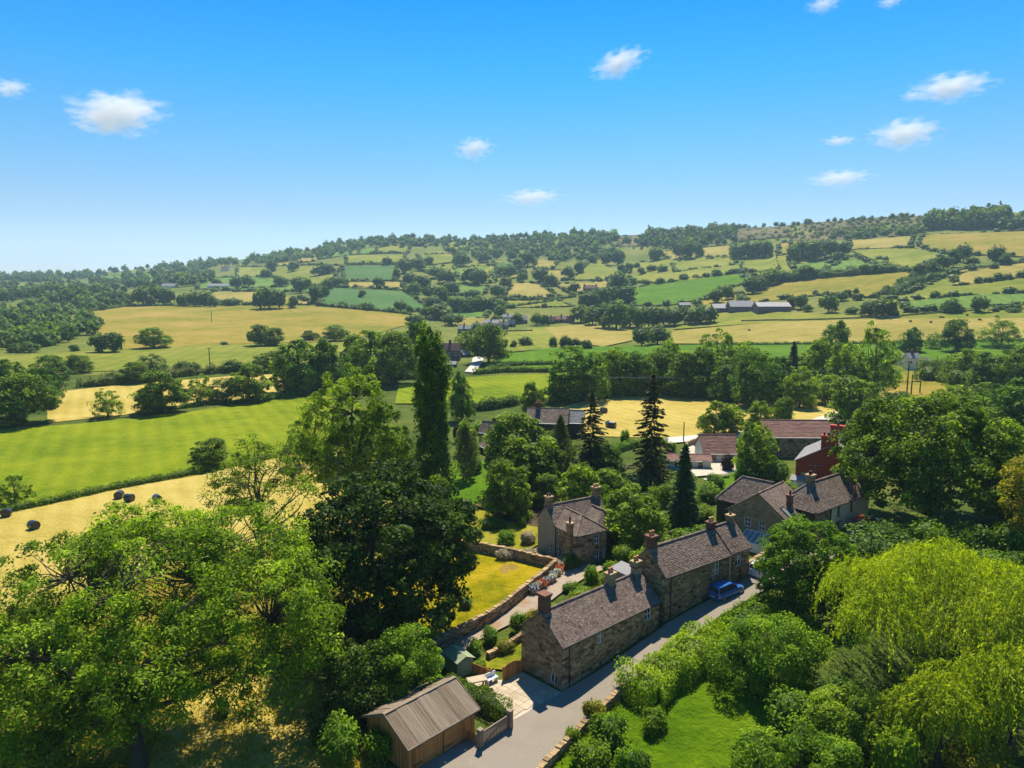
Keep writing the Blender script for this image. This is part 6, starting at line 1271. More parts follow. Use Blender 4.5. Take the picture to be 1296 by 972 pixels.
# ------------------------------------------------------------------ timber garage
gr = local('timber_garage', -6.96, 43.97, 45.8, 'brown timber garage with mossy sheet roof at the bottom edge', 'garage')
L, Wd, EH, RH = 6.0, 4.9, 2.25, 3.5
m = MB(); m.box(.06, L - .06, .06, Wd - .06, -.1, EH - .05); m.build('inner_frame', 'wood_warm', gr)
def plank_mesh(h, w=.2, t=.05): return MB().box(0, w * .94, 0, t, 0, h, rB.gauss(.5, .2)).mesh('plank', 'wood_warm')
PK = [plank_mesh(1.0) for _ in range(5)]
doors = []
for d in range(2):
    dr = empty('door', (.35 + d * 2.7, -.02, 0)); dr.parent = gr; doors.append(dr)
    for k in range(13): link('plank', PK[rB.randrange(5)], dr, (k * .2, -.03 + rB.uniform(-.008, .008), .06), 0, (1, 1, EH - .22))
    b = MB()
    for z in (.5, 1.75):
        b = MB(); b.box(.05, 2.5, -.06, -.035, z, z + .1); b.build('rail', 'wood_warm', dr); b = MB(); b.box(.02, .7, -.09, -.062, z + .02, z + .08); b.build('hinge', 'paint_black', dr)
for k in range(2): link('plank', PK[k], gr, (k * .17, -.04, 0), 0, (.8, 1, EH - .1))
for k in range(2): link('plank', PK[k], gr, (5.7 + k * .15, -.04, 0), 0, (.7, 1, EH - .1))
for k in range(24):
    y = k * .204; zt = EH + (RH - EH) * (1 - abs(y + .1 - Wd / 2) / (Wd / 2)) - .04
    link('plank', PK[rB.randrange(5)], gr, (-.01, y + .19, 0), R(-90), (.95, 1, zt)); link('plank', PK[rB.randrange(5)], gr, (L + .0, y, 0), R(90), (.95, 1, zt))
m = MB(); m.box(.2, L - .2, .1, Wd - .1, EH - .1, EH); gm = m.build('tie_frame', 'wood_warm', gr)
rf = empty('roof', (0, 0, 0)); rf.parent = gr
hw = Wd / 2 + .3; S_ = math.hypot(hw, RH - EH + .15)
def sheet_mesh(t):
    pm = MB()
    for j in range(8): pm.box(.02 + j * .112, .02 + j * .112 + .095, 0, 1, 0, .018 + .012 * (j % 2), t + rB.gauss(0, .07))
    pm.box(.0, .905, 0, 1, -.02, .010, t - .15); return pm.mesh('roof_sheet', 'wood_grey')
PME = [sheet_mesh(t_) for t_ in (.32, .42, .5, .58, .68)]
ang = math.atan2(RH - EH + .15, hw)
for sgn in (0, 1):
    for k in range(7):
        o = link('roof_sheet', PME[(k * 3 + sgn) % 5], rf); o.scale = (1, S_, 1)
        if sgn == 0: o.location = (-.25 + k * .93, -.3, EH - .13 + .035 * (k % 2)); o.rotation_euler = (ang, 0, 0)
        else: o.location = (-.25 + (k + 1) * .93, Wd + .3, EH - .13 + .035 * (k % 2)); o.rotation_euler = (ang, 0, math.pi)
m = MB(); m.bar((-.3, Wd / 2, RH + .05), (6.3, Wd / 2, RH + .05), .3, .05); m.build('ridge_board', 'wood_grey', rf)
m = MB()
for x in (-.3, 6.3):
    for s in (-1, 1): m.bar((x, Wd / 2 + s * hw, EH - .15), (x, Wd / 2, RH + .02), .05, .18)
m.bar((-.3, -.33, EH - .16), (6.3, -.33, EH - .16), .06, .14); m.build('barge_board', 'wood_grey', rf)
# ------------------------------------------------------------------ gate, patio and small shed
gt = local('farm_gate', -2.26, 46.65, 47.2, 'grey wooden entrance gate between two square posts', 'gate')
for x in (0, 3.1): m = MB(); m.box(x - .17, x + .17, -.17, .17, -.2, 1.55); m.box(x - .2, x + .2, -.2, .2, 1.55, 1.63); m.build('gate_post', 'wood_grey', gt)
for z in (.25, 1.2): m = MB(); m.box(.2, 2.9, -.04, .04, z, z + .12, .6); m.build('rail', 'wood_grey', gt)
pk = MB().box(0, .06, -.035, .035, .37, 1.2).mesh('picket', 'wood_grey')
for k in range(18): link('picket', pk, gt, (.28 + k * .148, 0, 0))
m = MB(); m.bar((.2, 0, .3), (2.9, 0, 1.25), .05, .1); m.build('brace', 'wood_grey', gt)
pt = tag(empty('patio'), kind='structure')
pw = [at1(x, y)[:2] for x, y in ((602, 857), (640, 862), (661, 851), (713, 878), (648, 916), (622, 892), (600, 873))]
pv = np.array(pw); o_ = np.array([-.0, 52.0]); ca, sa = math.cos(R(47.2)), math.sin(R(47.2))
drape('patio_bed', None, 'm_concrete', 1.0, .035, [tuple(p) for p in pv])
def inside(p, poly):
    c = False; j = len(poly) - 1
    for i in range(len(poly)):
        a, b = poly[i], poly[j]
        if (a[1] > p[1]) != (b[1] > p[1]) and p[0] < (b[0] - a[0]) * (p[1] - a[1]) / (b[1] - a[1]) + a[0]: c = not c
        j = i
    return c
slm = [MB().box(-.5, .5, -.5, .5, 0, .035, t).mesh('slab', 'slab') for t in (.25, .4, .5, .62, .78)]
for i in range(-14, 15):
    j = -14.0
    while j < 14:
        w = rB.choice([.6, .75, .9]); cx, cy_ = i * .62, (j + w / 2); j += w
        x = o_[0] + ca * cx - sa * cy_; y = o_[1] + sa * cx + ca * cy_
        if all(inside((x + dx, y + dy), pv) for dx, dy in ((.3, 0), (-.3, 0), (0, .3), (0, -.3))):
            o = link('slab', rB.choice(slm), pt, (x, y, float(T(x, y)) + .035 + rB.uniform(0, .012)), R(47.2), (.6, w * .97, 1))
ss = local('garden_shed', -4.6, 55.9, 36, 'small green-roofed shed beside the patio', 'shed')
m = MB(); wall_mb(m, (0, 0, 0), (1, 0, 0), 1.55, 0, 1.45, (), (.78, 1.85)); wall_mb(m, (1.55, 0, 0), (0, 1, 0), 2.1, 0, 1.45); wall_mb(m, (1.55, 2.1, 0), (-1, 0, 0), 1.55, 0, 1.45, (), (.78, 1.85)); wall_mb(m, (0, 2.1, 0), (0, -1, 0), 2.1, 0, 1.45); m.build('wall', 'shed_green', ss)
m = MB(); m.box(.3, 1.25, -.05, -.005, .05, 1.4); m.build('door', 'shed_green', ss)
rs = empty('roof'); rs.parent = ss
tm = MB().box(0, .4, 0, 1, 0, .03, .5).mesh('roof_sheet', 'shed_green'); a2 = math.atan2(.4, .9)
for s in (0, 1):
    for k in range(6):
        o = link('roof_sheet', tm, rs)
        if s == 0: o.location = (-.14, 2.2 - k * .4, 1.4); o.rotation_euler = (0, 0, 0); o.rotation_euler = (a2, 0, R(-90)); o.scale = (.96, 1.0, 1)
        else: o.location = (1.69, -.2 + k * .4, 1.4); o.rotation_euler = (a2, 0, R(90)); o.scale = (.96, 1.0, 1)
def panel_fence(name, a, b, h, n, label, arch=0, mat='wood_warm', cat='fence'):
    a = np.array(a[:2]); b = np.array(b[:2]); d = b - a; L_ = np.hypot(*d); e = empty(name, (a[0], a[1], float(T(*a))), math.atan2(d[1], d[0]), label, cat); dz = float(T(*b)) - float(T(*a))
    for x in (0, L_): m = MB(); m.box(x - .06, x + .06, -.06, .06, -.2, h + .15 + dz * (x > 0)); m.build('post', mat, e)
    w = (L_ - .12) / n
    for k in range(n):
        x = .06 + k * w; f = (x + w / 2) / L_; hh = h + arch * math.sin(math.pi * f) ; m = MB(); m.box(x + .008, x + w - .008, -.02, .02, .03 + dz * f, hh + dz * f, rB.gauss(.5, .2)); m.build('board', mat, e)
    return e
panel_fence('arched_gate', at1(637, 862), at1(660, 852), 1.15, 14, 'arched timber gate against the cottage gable', .3, 'wood_warm', 'gate')
panel_fence('timber_fence', at1(589, 848), at1(622, 862), .95, 12, 'low brown board fence behind the patio')
panel_fence('timber_fence', at1(604, 944), at1(590, 936), .8, 6, 'short board fence joining the garage and the gate')
# patio furniture and planters
t = local('garden_table', -2.9, 54.6, 20, 'low stone-topped table on the patio', 'table', None, .05)
m = MB(); m.box(-.8, .8, -.45, .45, .62, .72, .6); m.build('table_top', 'slab', t)
for x in (-.65, .65):
    for y in (-.32, .32): m = MB(); m.box(x - .06, x + .06, y - .06, y + .06, 0, .62); m.build('leg', 'wood_grey', t)
t = local('garden_bench', -1.7, 55.2, 40, 'white garden seat behind the patio table', 'bench', None, .05)
m = MB(); m.box(-.55, .55, -.22, .22, .4, .46); m.build('seat', 'plastic_white', t); m = MB(); m.box(-.55, .55, .2, .25, .46, .85); m.build('backrest', 'plastic_white', t)
for x in (-.48, .48): m = MB(); m.box(x - .04, x + .04, -.2, .2, 0, .4); m.build('leg', 'plastic_white', t)
t = local('planter', -2.0, 53.3, 20, 'square stone planter with a leafy plant on the patio', 'planter', None, .05)
m = MB(); m.box(-.6, .6, -.35, .35, 0, .1); m.box(-.6, .6, -.35, -.27, .1, .45); m.box(-.6, .6, .27, .35, .1, .45); m.box(-.6, -.52, -.27, .27, .1, .45); m.box(.52, .6, -.27, .27, .1, .45); m.build('trough', 'slab', t)
o = link('plant', BUSH['green'][0], t, (-.15, 0, .25), 0, (.36, .36, .38))
# ------------------------------------------------------------------ dry-stone walls
def stone_wall(pts, h, th, label, mat='stone_block', cope=True, world=False, seed=1, sw=.42, sh=.2):
    rg = random.Random(seed); W = np.array(pts, float) if world else at([p[0] for p in pts], [p[1] for p in pts])[:, :2]
    o2 = W.mean(0); z0 = float(T(*o2)); e = empty('stone_wall', (o2[0], o2[1], z0), 0, label, 'wall'); core = MB(); st = MB()
    cp = [MB().box(-.5, .5, -.5, .5, 0, 1, t_).mesh('coping_stone', mat) for t_ in (.3, .45, .6, .75)]; nc_ = 0
    for a, b in zip(W, W[1:]):
        d = b - a; L_ = float(np.hypot(*d)); n = max(1, int(L_ / 1.5)); u = d / L_; nn = np.array([u[1], -u[0]])
        for k in range(n):
            p = a + d * k / n; q = a + d * (k + 1) / n; zp, zq = float(T(*p)) - z0, float(T(*q)) - z0
            P = lambda v, s, z: (v[0] - o2[0] + nn[0] * s, v[1] - o2[1] + nn[1] * s, z)
            w = th / 2; core.hexa([P(p, -w, zp - .3), P(p, w, zp - .3), P(q, w, zq - .3), P(q, -w, zq - .3), P(p, -w * .8, zp + h), P(p, w * .8, zp + h), P(q, w * .8, zq + h), P(q, -w * .8, zq + h)], .3)
            for sgn in (1, -1):
                OO = (p if sgn == 1 else q) - o2 + nn * sgn * (w - .01); dd = u * sgn
                stones(st, (OO[0], OO[1], 0), (dd[0], dd[1], 0), L_ / n, (zp + zq) / 2 - .1, (zp + zq) / 2 + h - .02, (), None, sw, sh, .05, rg)
        if cope:
            x = 0
            while x < L_:
                w_ = rg.uniform(.28, .5); f = (x + w_ / 2) / L_; pp = a + d * min(1, f)
                if nc_ < 290: link('coping_stone', rg.choice(cp), e, (pp[0] - o2[0], pp[1] - o2[1], float(T(*pp)) - z0 + h - .02), math.atan2(d[1], d[0]) + rg.uniform(-.08, .08), (w_ * .95, th * rg.uniform(.9, 1.15), rg.uniform(.13, .24))); nc_ += 1
                x += w_
    core.build('core', 'mortar', e); tag(link('blocks', st.mesh('blocks', mat), e), kind='stuff'); return e
stone_wall([(546, 830), (560, 820), (590, 805), (619, 789), (642, 773), (665, 754), (690, 734), (703, 722)], 1.15, .45, 'drystone wall between the yellow meadow and the driveway', seed=2)
stone_wall([(560, 694), (609, 700), (650, 708), (703, 721)], 1.2, .45, 'drystone garden wall along the top of the yellow meadow', seed=3)
stone_wall([(670, 1000), (692, 974), (715, 950), (738, 927), (768, 898), (792, 874)], .65, .4, 'low stone wall along the lane verge by the lawn', 'stone_block', seed=4, sw=.3, sh=.15)
stone_wall([(617, 836), (650, 818), (668, 806)], .6, .4, 'low garden retaining wall above the patio', seed=5)
stone_wall([(938, 408), (1010, 407), (1097, 404), (1132, 403), (1187, 397), (1230, 395)], 1.6, .8, 'long field wall below the hillside on the right', 'stone_block', False, seed=6, sw=2.5, sh=.6)
stone_wall([(862, 578), (870, 566), (890, 558)], 1.0, .4, 'curved courtyard wall beside the small bungalow', 'stone_warm', seed=7)
stone_wall([(935, 735), (955, 722), (972, 712)], 1.3, .4, 'low pinkish wall at the end of the tall cottage', 'stone_warm', seed=8)
stone_wall([(600, 420), (640, 421), (674, 420)], 1.6, .8, 'field wall below the far village', 'stone_block', False, seed=9, sw=2.0, sh=.6)
# ------------------------------------------------------------------ flower tubs along the drive
rg = np.random.default_rng(4)
def flower_mesh(seed, cols):
    r = np.random.default_rng(seed); n = 160; d = unit(r.normal(size=(n, 3)) + [0, 0, .6]); P = d * [.36, .36, .26] * (.5 + .5 * r.random((n, 1))) + [0, 0, .42]
    V, F = leaf_quads(P, d, .13, r, .8, .5); return np_mesh('flowers', V, F, cols, np.clip(r.random(n), 0, 1))
leaf_mat('petal_white', (.10, .18, .05), (.60, .58, .58), (.85, .82, .80), .2); leaf_mat('petal_red', (.10, .15, .04), (.60, .10, .05), (.75, .22, .12), .2); leaf_mat('petal_pink', (.10, .16, .05), (.62, .30, .30), (.80, .55, .52), .2); leaf_mat('petal_blue', (.08, .12, .06), (.28, .28, .42), (.55, .55, .70), .2)
FM = {k: flower_mesh(i, 'petal_' + k) for i, k in enumerate(('white', 'red', 'pink', 'blue'))}
potm = MB().tube([(0, 0, 0), (0, 0, .3), (0, 0, .34)], [.17, .24, .26], 10).mesh('pot', 'pot_clay')
path = np.array([at1(*q)[:2] for q in ((676, 753), (690, 744), (700, 735), (710, 724), (712, 715))])
seq = ['blue', 'white', 'pink', 'red', 'white', 'blue', 'white', 'white', 'blue', 'white', 'red', 'red', 'pink', 'white', 'pink', 'white']
for i, c in enumerate(seq):
    f = i / (len(seq) - 1) * 4; k = min(3, int(f)); p = path[k] + (path[k + 1] - path[k]) * (f - k) + rg.normal(size=2) * .12; s = 1.35 + .35 * rg.random()
    e = empty('flower_tub', (p[0], p[1], float(T(*p)) + .02), rg.random() * 6, '%s tub from the near end of the drive, with %s flowers' % (ordinal(i), c), 'flower tub', 'flower tubs along the drive'); e.scale = (s, s, s)
    link('pot', potm, e); link('flowers', FM[c], e)

# ------------------------------------------------------------------ cars
def loft(secs, n):
    V = [p for s in secs for p in s]; F = []
    for i in range(len(secs) - 1):
        for k in range(n): F.append((i * n + k, i * n + (k + 1) % n, (i + 1) * n + (k + 1) % n, (i + 1) * n + k))
    F.append(tuple(range(n))[::-1]); F.append(tuple((len(secs) - 1) * n + k for k in range(n))); return V, F
def car(x, y, deg, paint, label, Lc=3.65, Wc=1.66, Hc=1.5, z=0., pitch=0.):
    e = empty('car', (x, y, z), R(deg), label, 'car', 'cars in the lane'); e.rotation_euler = (0, -pitch, R(deg))
    hw = Wc / 2; Lh = Lc / 2
    # lower body: sections along the length (x forward): sill, flank, shoulder, deck heights
    prof = [(-1.0, .38, .80, .93, .84), (-.97, .24, .84, .98, .92), (-.7, .18, .86, 1.0, .98), (-.25, .18, .86, 1.0, 1.0), (.25, .18, .86, .99, 1.0), (.52, .18, .84, .97, .99), (.80, .20, .76, .88, .96), (.95, .24, .66, .76, .88), (1.0, .36, .58, .64, .74)]
    secs = []
    for fx, zs, zf, zd, wf in prof:
        xx = fx * Lh; w = hw * wf; secs.append([(xx, -w * .93, zs), (xx, -w, zs + .15), (xx, -w, zf - .08), (xx, -w * .93, zf), (xx, -w * .72, zd), (xx, w * .72, zd), (xx, w * .93, zf), (xx, w, zf - .08), (xx, w, zs + .15), (xx, w * .93, zs)])
    V, F = loft(secs, 10); mb = MB(); mb.v = V; mb.f = F; mb.t = [.5] * len(F); b = mb.build('body', paint, e, smooth=True)
    # glasshouse: roof rails, glass all round
    base = [(-.93, .86), (-.52, .90), (.05, .90), (.50, .86)]; top = [(-.80, .70), (-.50, .74), (.0, .74), (.16, .70)]; zb, zt = .93, Hc
    rf = MB(); sec = []
    for (fx, wf), dz in zip([(-.86, .66), (-.80, .72), (-.45, .77), (-.05, .77), (.14, .72), (.20, .66)], (-.07, -.01, .02, .02, -.01, -.06)):
        w = hw * wf; sec.append([(fx * Lh, -w, zt + dz - .07), (fx * Lh, -w * .9, zt + dz - .01), (fx * Lh, 0, zt + dz + .02), (fx * Lh, w * .9, zt + dz - .01), (fx * Lh, w, zt + dz - .07), (fx * Lh, 0, zt + dz - .09)])
    V, F = loft(sec, 6); rf.v = V; rf.f = F; rf.t = [.5] * len(F); rf.build('roof', paint, e, smooth=True)
    B = [(-.95 * Lh, .80 * hw), (.56 * Lh, .84 * hw)]; Tp = [(-.84 * Lh, .68 * hw), (.16 * Lh, .70 * hw)]
    for s in (-1, 1):
        g = MB(); q = [(-.90 * Lh, s * .86 * hw, zb), (-.38 * Lh, s * .88 * hw, zb), (-.40 * Lh, s * .745 * hw, zt - .07), (-.80 * Lh, s * .72 * hw, zt - .08)]; g.poly(q); g.build('side_window', 'glass_dark', e)
        g = MB(); q = [(-.35 * Lh, s * .88 * hw, zb), (.48 * Lh, s * .86 * hw, zb), (.14 * Lh, s * .73 * hw, zt - .07), (-.37 * Lh, s * .745 * hw, zt - .07)]; g.poly(q); g.build('side_window', 'glass_dark', e)
        pl = MB()
        for a, c in (((-.365 * Lh, s * .885 * hw, zb - .02), (-.385 * Lh, s * .75 * hw, zt - .05)), ((.53 * Lh, s * .84 * hw, zb - .03), (.16 * Lh, s * .71 * hw, zt - .06)), ((-.94 * Lh, s * .84 * hw, zb - .02), (-.83 * Lh, s * .70 * hw, zt - .06))): pl.bar(a, c, .07, .07)
        pl.build('pillar', paint, e)
        mm = MB(); mm.box(.38 * Lh, .48 * Lh, s * hw * .98, s * (hw * .98 + .16 * 1), .90, 1.02); mm.build('mirror', paint, e)
        hd = MB(); hd.hexa([(.86 * Lh, s * .56 * hw, .56), (.93 * Lh, s * .60 * hw, .56), (.84 * Lh, s * .93 * hw, .60), (.80 * Lh, s * .9 * hw, .60), (.84 * Lh, s * .56 * hw, .78), (.90 * Lh, s * .6 * hw, .74), (.80 * Lh, s * .95 * hw, .80), (.76 * Lh, s * .9 * hw, .82)]); hd.build('headlight', 'lamp_clear', e)
        tl = MB(); tl.box(-1.005 * Lh, -.96 * Lh, s * .74 * hw - .07, s * .74 * hw + .09, .62, 1.0); tl.build('tail_light', 'lamp_red', e)
    g = MB(); g.poly([(.55 * Lh, -.76 * hw, zb - .01), (.55 * Lh, .76 * hw, zb - .01), (.175 * Lh, .66 * hw, zt - .06), (.175 * Lh, -.66 * hw, zt - .06)]); g.build('windscreen', 'glass_dark', e)
    g = MB(); g.poly([(-.965 * Lh, -.74 * hw, zb), (-.965 * Lh, .74 * hw, zb), (-.855 * Lh, .62 * hw, zt - .09), (-.855 * Lh, -.62 * hw, zt - .09)]); g.build('rear_window', 'glass_dark', e)
    bp = MB(); bp.box(-1.03 * Lh, -.94 * Lh, -.8 * hw, .8 * hw, .28, .5); bp.build('rear_bumper', paint, e); bp = MB(); bp.box(.9 * Lh, 1.02 * Lh, -.74 * hw, .74 * hw, .24, .44); bp.build('front_bumper', paint, e)
    npl = MB(); npl.box(-1.045 * Lh, -1.032 * Lh, -.26, .26, .52, .63); npl.build('number_plate', 'plastic_white', e)
    for fx in (-.62, .66):
        for s in (-1, 1):
            wv = MB(); yy = s * (hw - .10); wv.tube([(fx * Lh, yy - .1, .29), (fx * Lh, yy - .085, .29), (fx * Lh, yy + .085, .29), (fx * Lh, yy + .1, .29)], [.25, .29, .29, .25], 18); wh = wv.build('wheel', 'tyre', e)
            rm = MB(); rm.tube([(fx * Lh, yy + s * .098, .29), (fx * Lh, yy + s * .11, .29)], [.19, .17], 14); rm.build('rim', 'rim', wh)
    return e
car(21.35, 67.05, 30.7, 'car_blue', 'blue hatchback parked against the tall cottage', z=float(T(21.3, 67.0)) + .05, pitch=.1)
car(26.6, 71.2, 38, 'car_white', 'white car half hidden by the rounded tree', 3.9, 1.7, 1.45, float(T(26.6, 71.2)) + .05, .1)
car(41.4, 79.9, 34, 'car_red', 'red car parked beside the cream wall', 4.0, 1.7, 1.45, float(T(41.4, 79.9)) + .05, .05)
# ------------------------------------------------------------------ bales, poles, wires, cattle
def bale(x, yb, deg, label, k=1.0):
    p = at1(x, yb); m = MB(); r = .62 * k; n = 18; e = empty('bale', (p[0], p[1], p[2]), R(deg), label, 'bale', 'black-wrapped bales')
    m.tube([(0, -.6 * k, r), (0, -.56 * k, r), (0, .56 * k, r), (0, .6 * k, r)], [r * .9, r, r, r * .9], n); m.build('wrap', 'bale_wrap', e, smooth=False)
    m = MB(); m.tube([(0, -.61 * k, r), (0, -.604 * k, r)], [r * .3, r * .55], n); m.build('wrap_fold', 'bale_wrap', e)
for i, (x, y, d, l) in enumerate([(9, 654, 20, 'black bale nearest the left edge on the mown strip'), (43, 670, 60, 'black bale just above the ash crown'), (151, 631, 10, 'left of the two neighbouring black bales below the bright field'), (164, 635, 80, 'right of the two neighbouring black bales below the bright field'),
        (199, 636, 40, 'grey bale peeping over the ash crown right of the pair'), (764, 523, 30, 'far black bale on the central mown field'), (771, 541, 15, 'left of two black bales beside the tallest spruce'), (775, 542, 60, 'right of two black bales beside the tallest spruce')]): bale(x, y, d, l, 1.0 if i < 5 else 1.25)
def pole(x, yb, yt, label, arms=1, r=.14):
    p = at1(x, yb); h = height_to(p, yt) - p[2]; e = empty('power_pole', tuple(p), .1, label, 'pole', 'power poles'); m = MB(); m.tube([(0, 0, -.3), (0, 0, h)], [r, r * .75], 8); m.build('pole', 'pole_wood', e)
    if arms: m = MB(); m.box(-1.1, 1.1, -.06, .06, h - .5, h - .38); m.build('cross_arm', 'pole_wood', e)
    for s in ((-1, 0, 1) if arms else ()): m = MB(); m.tube([(s, 0, h - .38), (s, 0, h - .15)], .06, 6); m.build('insulator', 'paint_white', e)
    return np.array([p[0], p[1], p[2] + h - .15])
pa = pole(695, 508, 475, 'power pole at the corner of the central green field', r=.16); pb = pole(1147.5, 500, 457, 'taller left pole of the trio by the pink house', r=.2); pole(1153, 500, 474, 'middle pole of the trio by the pink house', 0, .2); pc = pole(1164, 498, 483, 'short right pole of the trio by the pink house', 0, .2)
pole(865, 560, 534, 'lone pole behind the curved courtyard wall', 0, .13); pole(266, 468, 440, 'pole standing in the olive field below the dry field', 1, .2); pole(268, 408, 394, 'thin pole in the middle of the dry left field', 1, .25); pole(928, 562, 528, 'pole beside the small bungalow roof', 0, .12)
pm_ = at1(1160, 486); m = MB(); m.bar((at1(1153, 500)[0], at1(1153, 500)[1], height_to(at1(1153, 500), 483)), (at1(1164, 498)[0], at1(1164, 498)[1], height_to(at1(1164, 498), 483)), .3); tag(m.build('pole_crossbeam', 'pole_wood'), 'crossbeam joining the two shorter poles by the pink house', 'beam')
for s in (-1, 0, 1):
    m = MB(); pts = []
    for k in range(21):
        f = k / 20; q = pa + (pb - pa) * f; pts.append((q[0] + s * .9 * .1, q[1] + s * .9, q[2] - 4.2 * 4 * f * (1 - f) * .5))
    m.tube(pts, .022, 5); tag(m.build('power_line', 'metal_grey'), ['nearest', 'middle', 'farthest'][s + 1] + ' power wire sagging across the central tree belt', 'wire', 'power wires')
p = at1(695, 297); h = height_to(p, 281) - p[2]; e = empty('radio_mast', tuple(p), 0, 'thin lattice mast on the skyline above the hill woods', 'mast')
for sx, sy in ((-1, -1), (1, -1), (0, 1)): m = MB(); m.bar((sx * 1.2, sy * 1.2, -1), (sx * .4, sy * .4, h), .5); m.build('leg', 'metal_grey', e)
for k in range(7): m = MB(); z = h * (k + .5) / 7; w = 1.2 - .8 * (k + .5) / 7; m.bar((-w, -w, z), (w, -w, z), .3); m.bar((-w, -w, z), (0, w, z), .3); m.bar((w, -w, z), (0, w, z), .3); m.build('brace', 'metal_grey', e)
def animal_mesh():
    """grazing cow: one skinned body with jointed legs, neck lowered and head to the grass"""
    J = [(-.75, 0, 1.12, .30), (-.2, 0, 1.08, .36), (.4, 0, 1.1, .34), (.75, 0, 1.15, .26), (1.05, 0, .85, .16), (1.25, 0, .45, .13), (1.4, 0, .22, .09), (-.98, 0, 1.1, .05), (-1.05, 0, .6, .03)]; E_ = [(0, 1), (1, 2), (2, 3), (3, 4), (4, 5), (5, 6), (0, 7), (7, 8)]
    for (bx, b, pts) in ((-.7, 0, [(-.62, .95, .2), (-.58, .72, .13), (-.74, .45, .08), (-.68, .05, .07)]), (.5, 2, [(.55, .9, .16), (.55, .6, .1), (.53, .35, .07), (.55, .05, .07)])):
        for s in (-1, 1):
            prev = b
            for x, z, r in pts: J.append((x + .06 * s, s * .22, z, r)); E_.append((prev, len(J) - 1)); prev = len(J) - 1
    me = bpy.data.meshes.new('cow'); me.from_pydata([j[:3] for j in J], E_, []); o = bpy.data.objects.new('cow_tmp', me); COL.objects.link(o)
    md = o.modifiers.new('s', 'SKIN')
    for v, j in zip(me.skin_vertices[0].data, J): v.radius = (j[3], j[3])
    me.skin_vertices[0].data[0].use_root = True; o.modifiers.new('d', 'SUBSURF').levels = 1
    dg = bpy.context.evaluated_depsgraph_get(); out = bpy.data.meshes.new_from_object(o.evaluated_get(dg)); bpy.data.objects.remove(o); out.materials.clear(); out.materials.append(MATS['cow_hide']); return out
CM = animal_mesh()
for i, (x, y) in enumerate([(948, 420), (1178, 410), (1192, 404), (1224, 401), (1240, 407), (1262, 403), (1152, 409), (1140, 386)]):
    p = at1(x, y); tag(link('cow', CM, None, (p[0], p[1], p[2] + .05), rB.random() * 6.28, (1.25,) * 3), '%s dark cow from the left on the dry right-hand fields' % ordinal([948, 1140, 1152, 1178, 1192, 1224, 1240, 1262].index(x)), 'cow', 'cattle on the dry fields')
# garden things by the bungalow
for i, (x, y, c, l) in enumerate([(852, 592, 'plastic_blue', 'pale blue paddling pool left of the low garden wing')]):
    p = at1(x, y); e = empty('paddling_pool', tuple(p), 0, l, 'pool'); m = MB(); m.tube([(0, 0, 0), (0, 0, .5)], [1.6, 1.7], 20, cap=False); m.build('side', c, e); m = MB(); m.tube([(0, 0, .3), (0, 0, .33)], [1.6, 1.6], 20); m.build('water', 'plastic_blue', e)
for i, (x, y, c, l) in enumerate([(916, 606, 'wood_grey', 'grey garden table on the bungalow terrace'), (898, 612, 'plastic_white', 'white garden table beside the bungalow lawn')]):
    p = at1(x, y); e = empty('garden_table', tuple(p), .4, l, 'table'); m = MB(); m.box(-.9, .9, -.5, .5, .7, .76); m.build('table_top', c, e)
    for sx in (-.7, .7):
        for sy in (-.35, .35): m = MB(); m.box(sx - .05, sx + .05, sy - .05, sy + .05, 0, .7); m.build('leg', c, e)
p = at1(925, 645); e = empty('pergola', tuple(p), .6, 'small grey timber pergola left of the gabled house', 'pergola')
for k in range(5): m = MB(); m.bar((-1.4 + k * .7, -1.1, 2.1), (-1.4 + k * .7, 1.1, 2.1), .07, .12); m.build('rafter', 'wood_grey', e)
for sx in (-1.4, 1.4):
    for sy in (-1, 1): m = MB(); m.box(sx - .06, sx + .06, sy - .06, sy + .06, 0, 2.05); m.build('post', 'wood_grey', e)

# ------------------------------------------------------------------ grass tufts where the ground is near
def tufts(name, px, n, h, mat, label, seed, w=.05):
    rng = np.random.default_rng(seed); poly = np.array([at1(*q)[:2] for q in px]); lo, hi = poly.min(0), poly.max(0); q = lo + rng.random((n * 3, 2)) * (hi - lo); ins = np.zeros(len(q), bool); j = len(poly) - 1
    for i in range(len(poly)):
        a, b = poly[i], poly[j]; ins ^= ((a[1] > q[:, 1]) != (b[1] > q[:, 1])) & (q[:, 0] < (b[0] - a[0]) * (q[:, 1] - a[1]) / (b[1] - a[1] + 1e-9) + a[0]); j = i
    q = q[ins][:n]; n = len(q); c = np.column_stack([q, T(q[:, 0], q[:, 1])]); b = 5; idx = np.repeat(np.arange(n), b); m_ = n * b
    a = rng.random(m_) * 6.28; s = h * (.5 + .8 * rng.random(m_)); root = c[idx] + np.column_stack([rng.normal(size=(m_, 2)) * .12, np.zeros(m_)]); tip = root + np.column_stack([np.cos(a) * s * .5, np.sin(a) * s * .5, s]); sd = np.column_stack([-np.sin(a), np.cos(a), np.zeros(m_)]) * w
    V = np.stack([root - sd, root + sd, tip], 1).reshape(-1, 3); o = c.mean(0); cl = np.sin(c[:, 0] * .5) * .14 + np.sin(c[:, 1] * .37 + c[:, 0] * .2) * .14
    me = np_mesh(name, V - o, np.arange(3 * m_).reshape(m_, 3), mat, np.clip(.48 + cl[idx] + .17 * rng.normal(size=m_), 0, 1)); return tag(link(name, me, None, tuple(o)), label, 'grass', None, 'stuff')
tufts('grass', [(470, 730), (560, 696), (690, 722), (600, 790), (548, 822), (440, 830)], 8000, .22, 'grass_dry', 'yellow dry grass of the walled meadow', 1, .03)
tufts('grass', [(690, 985), (770, 915), (880, 855), (950, 845), (1060, 885), (1070, 985)], 9000, .14, 'grass_lawn', 'short green grass of the foreground lawn', 2)
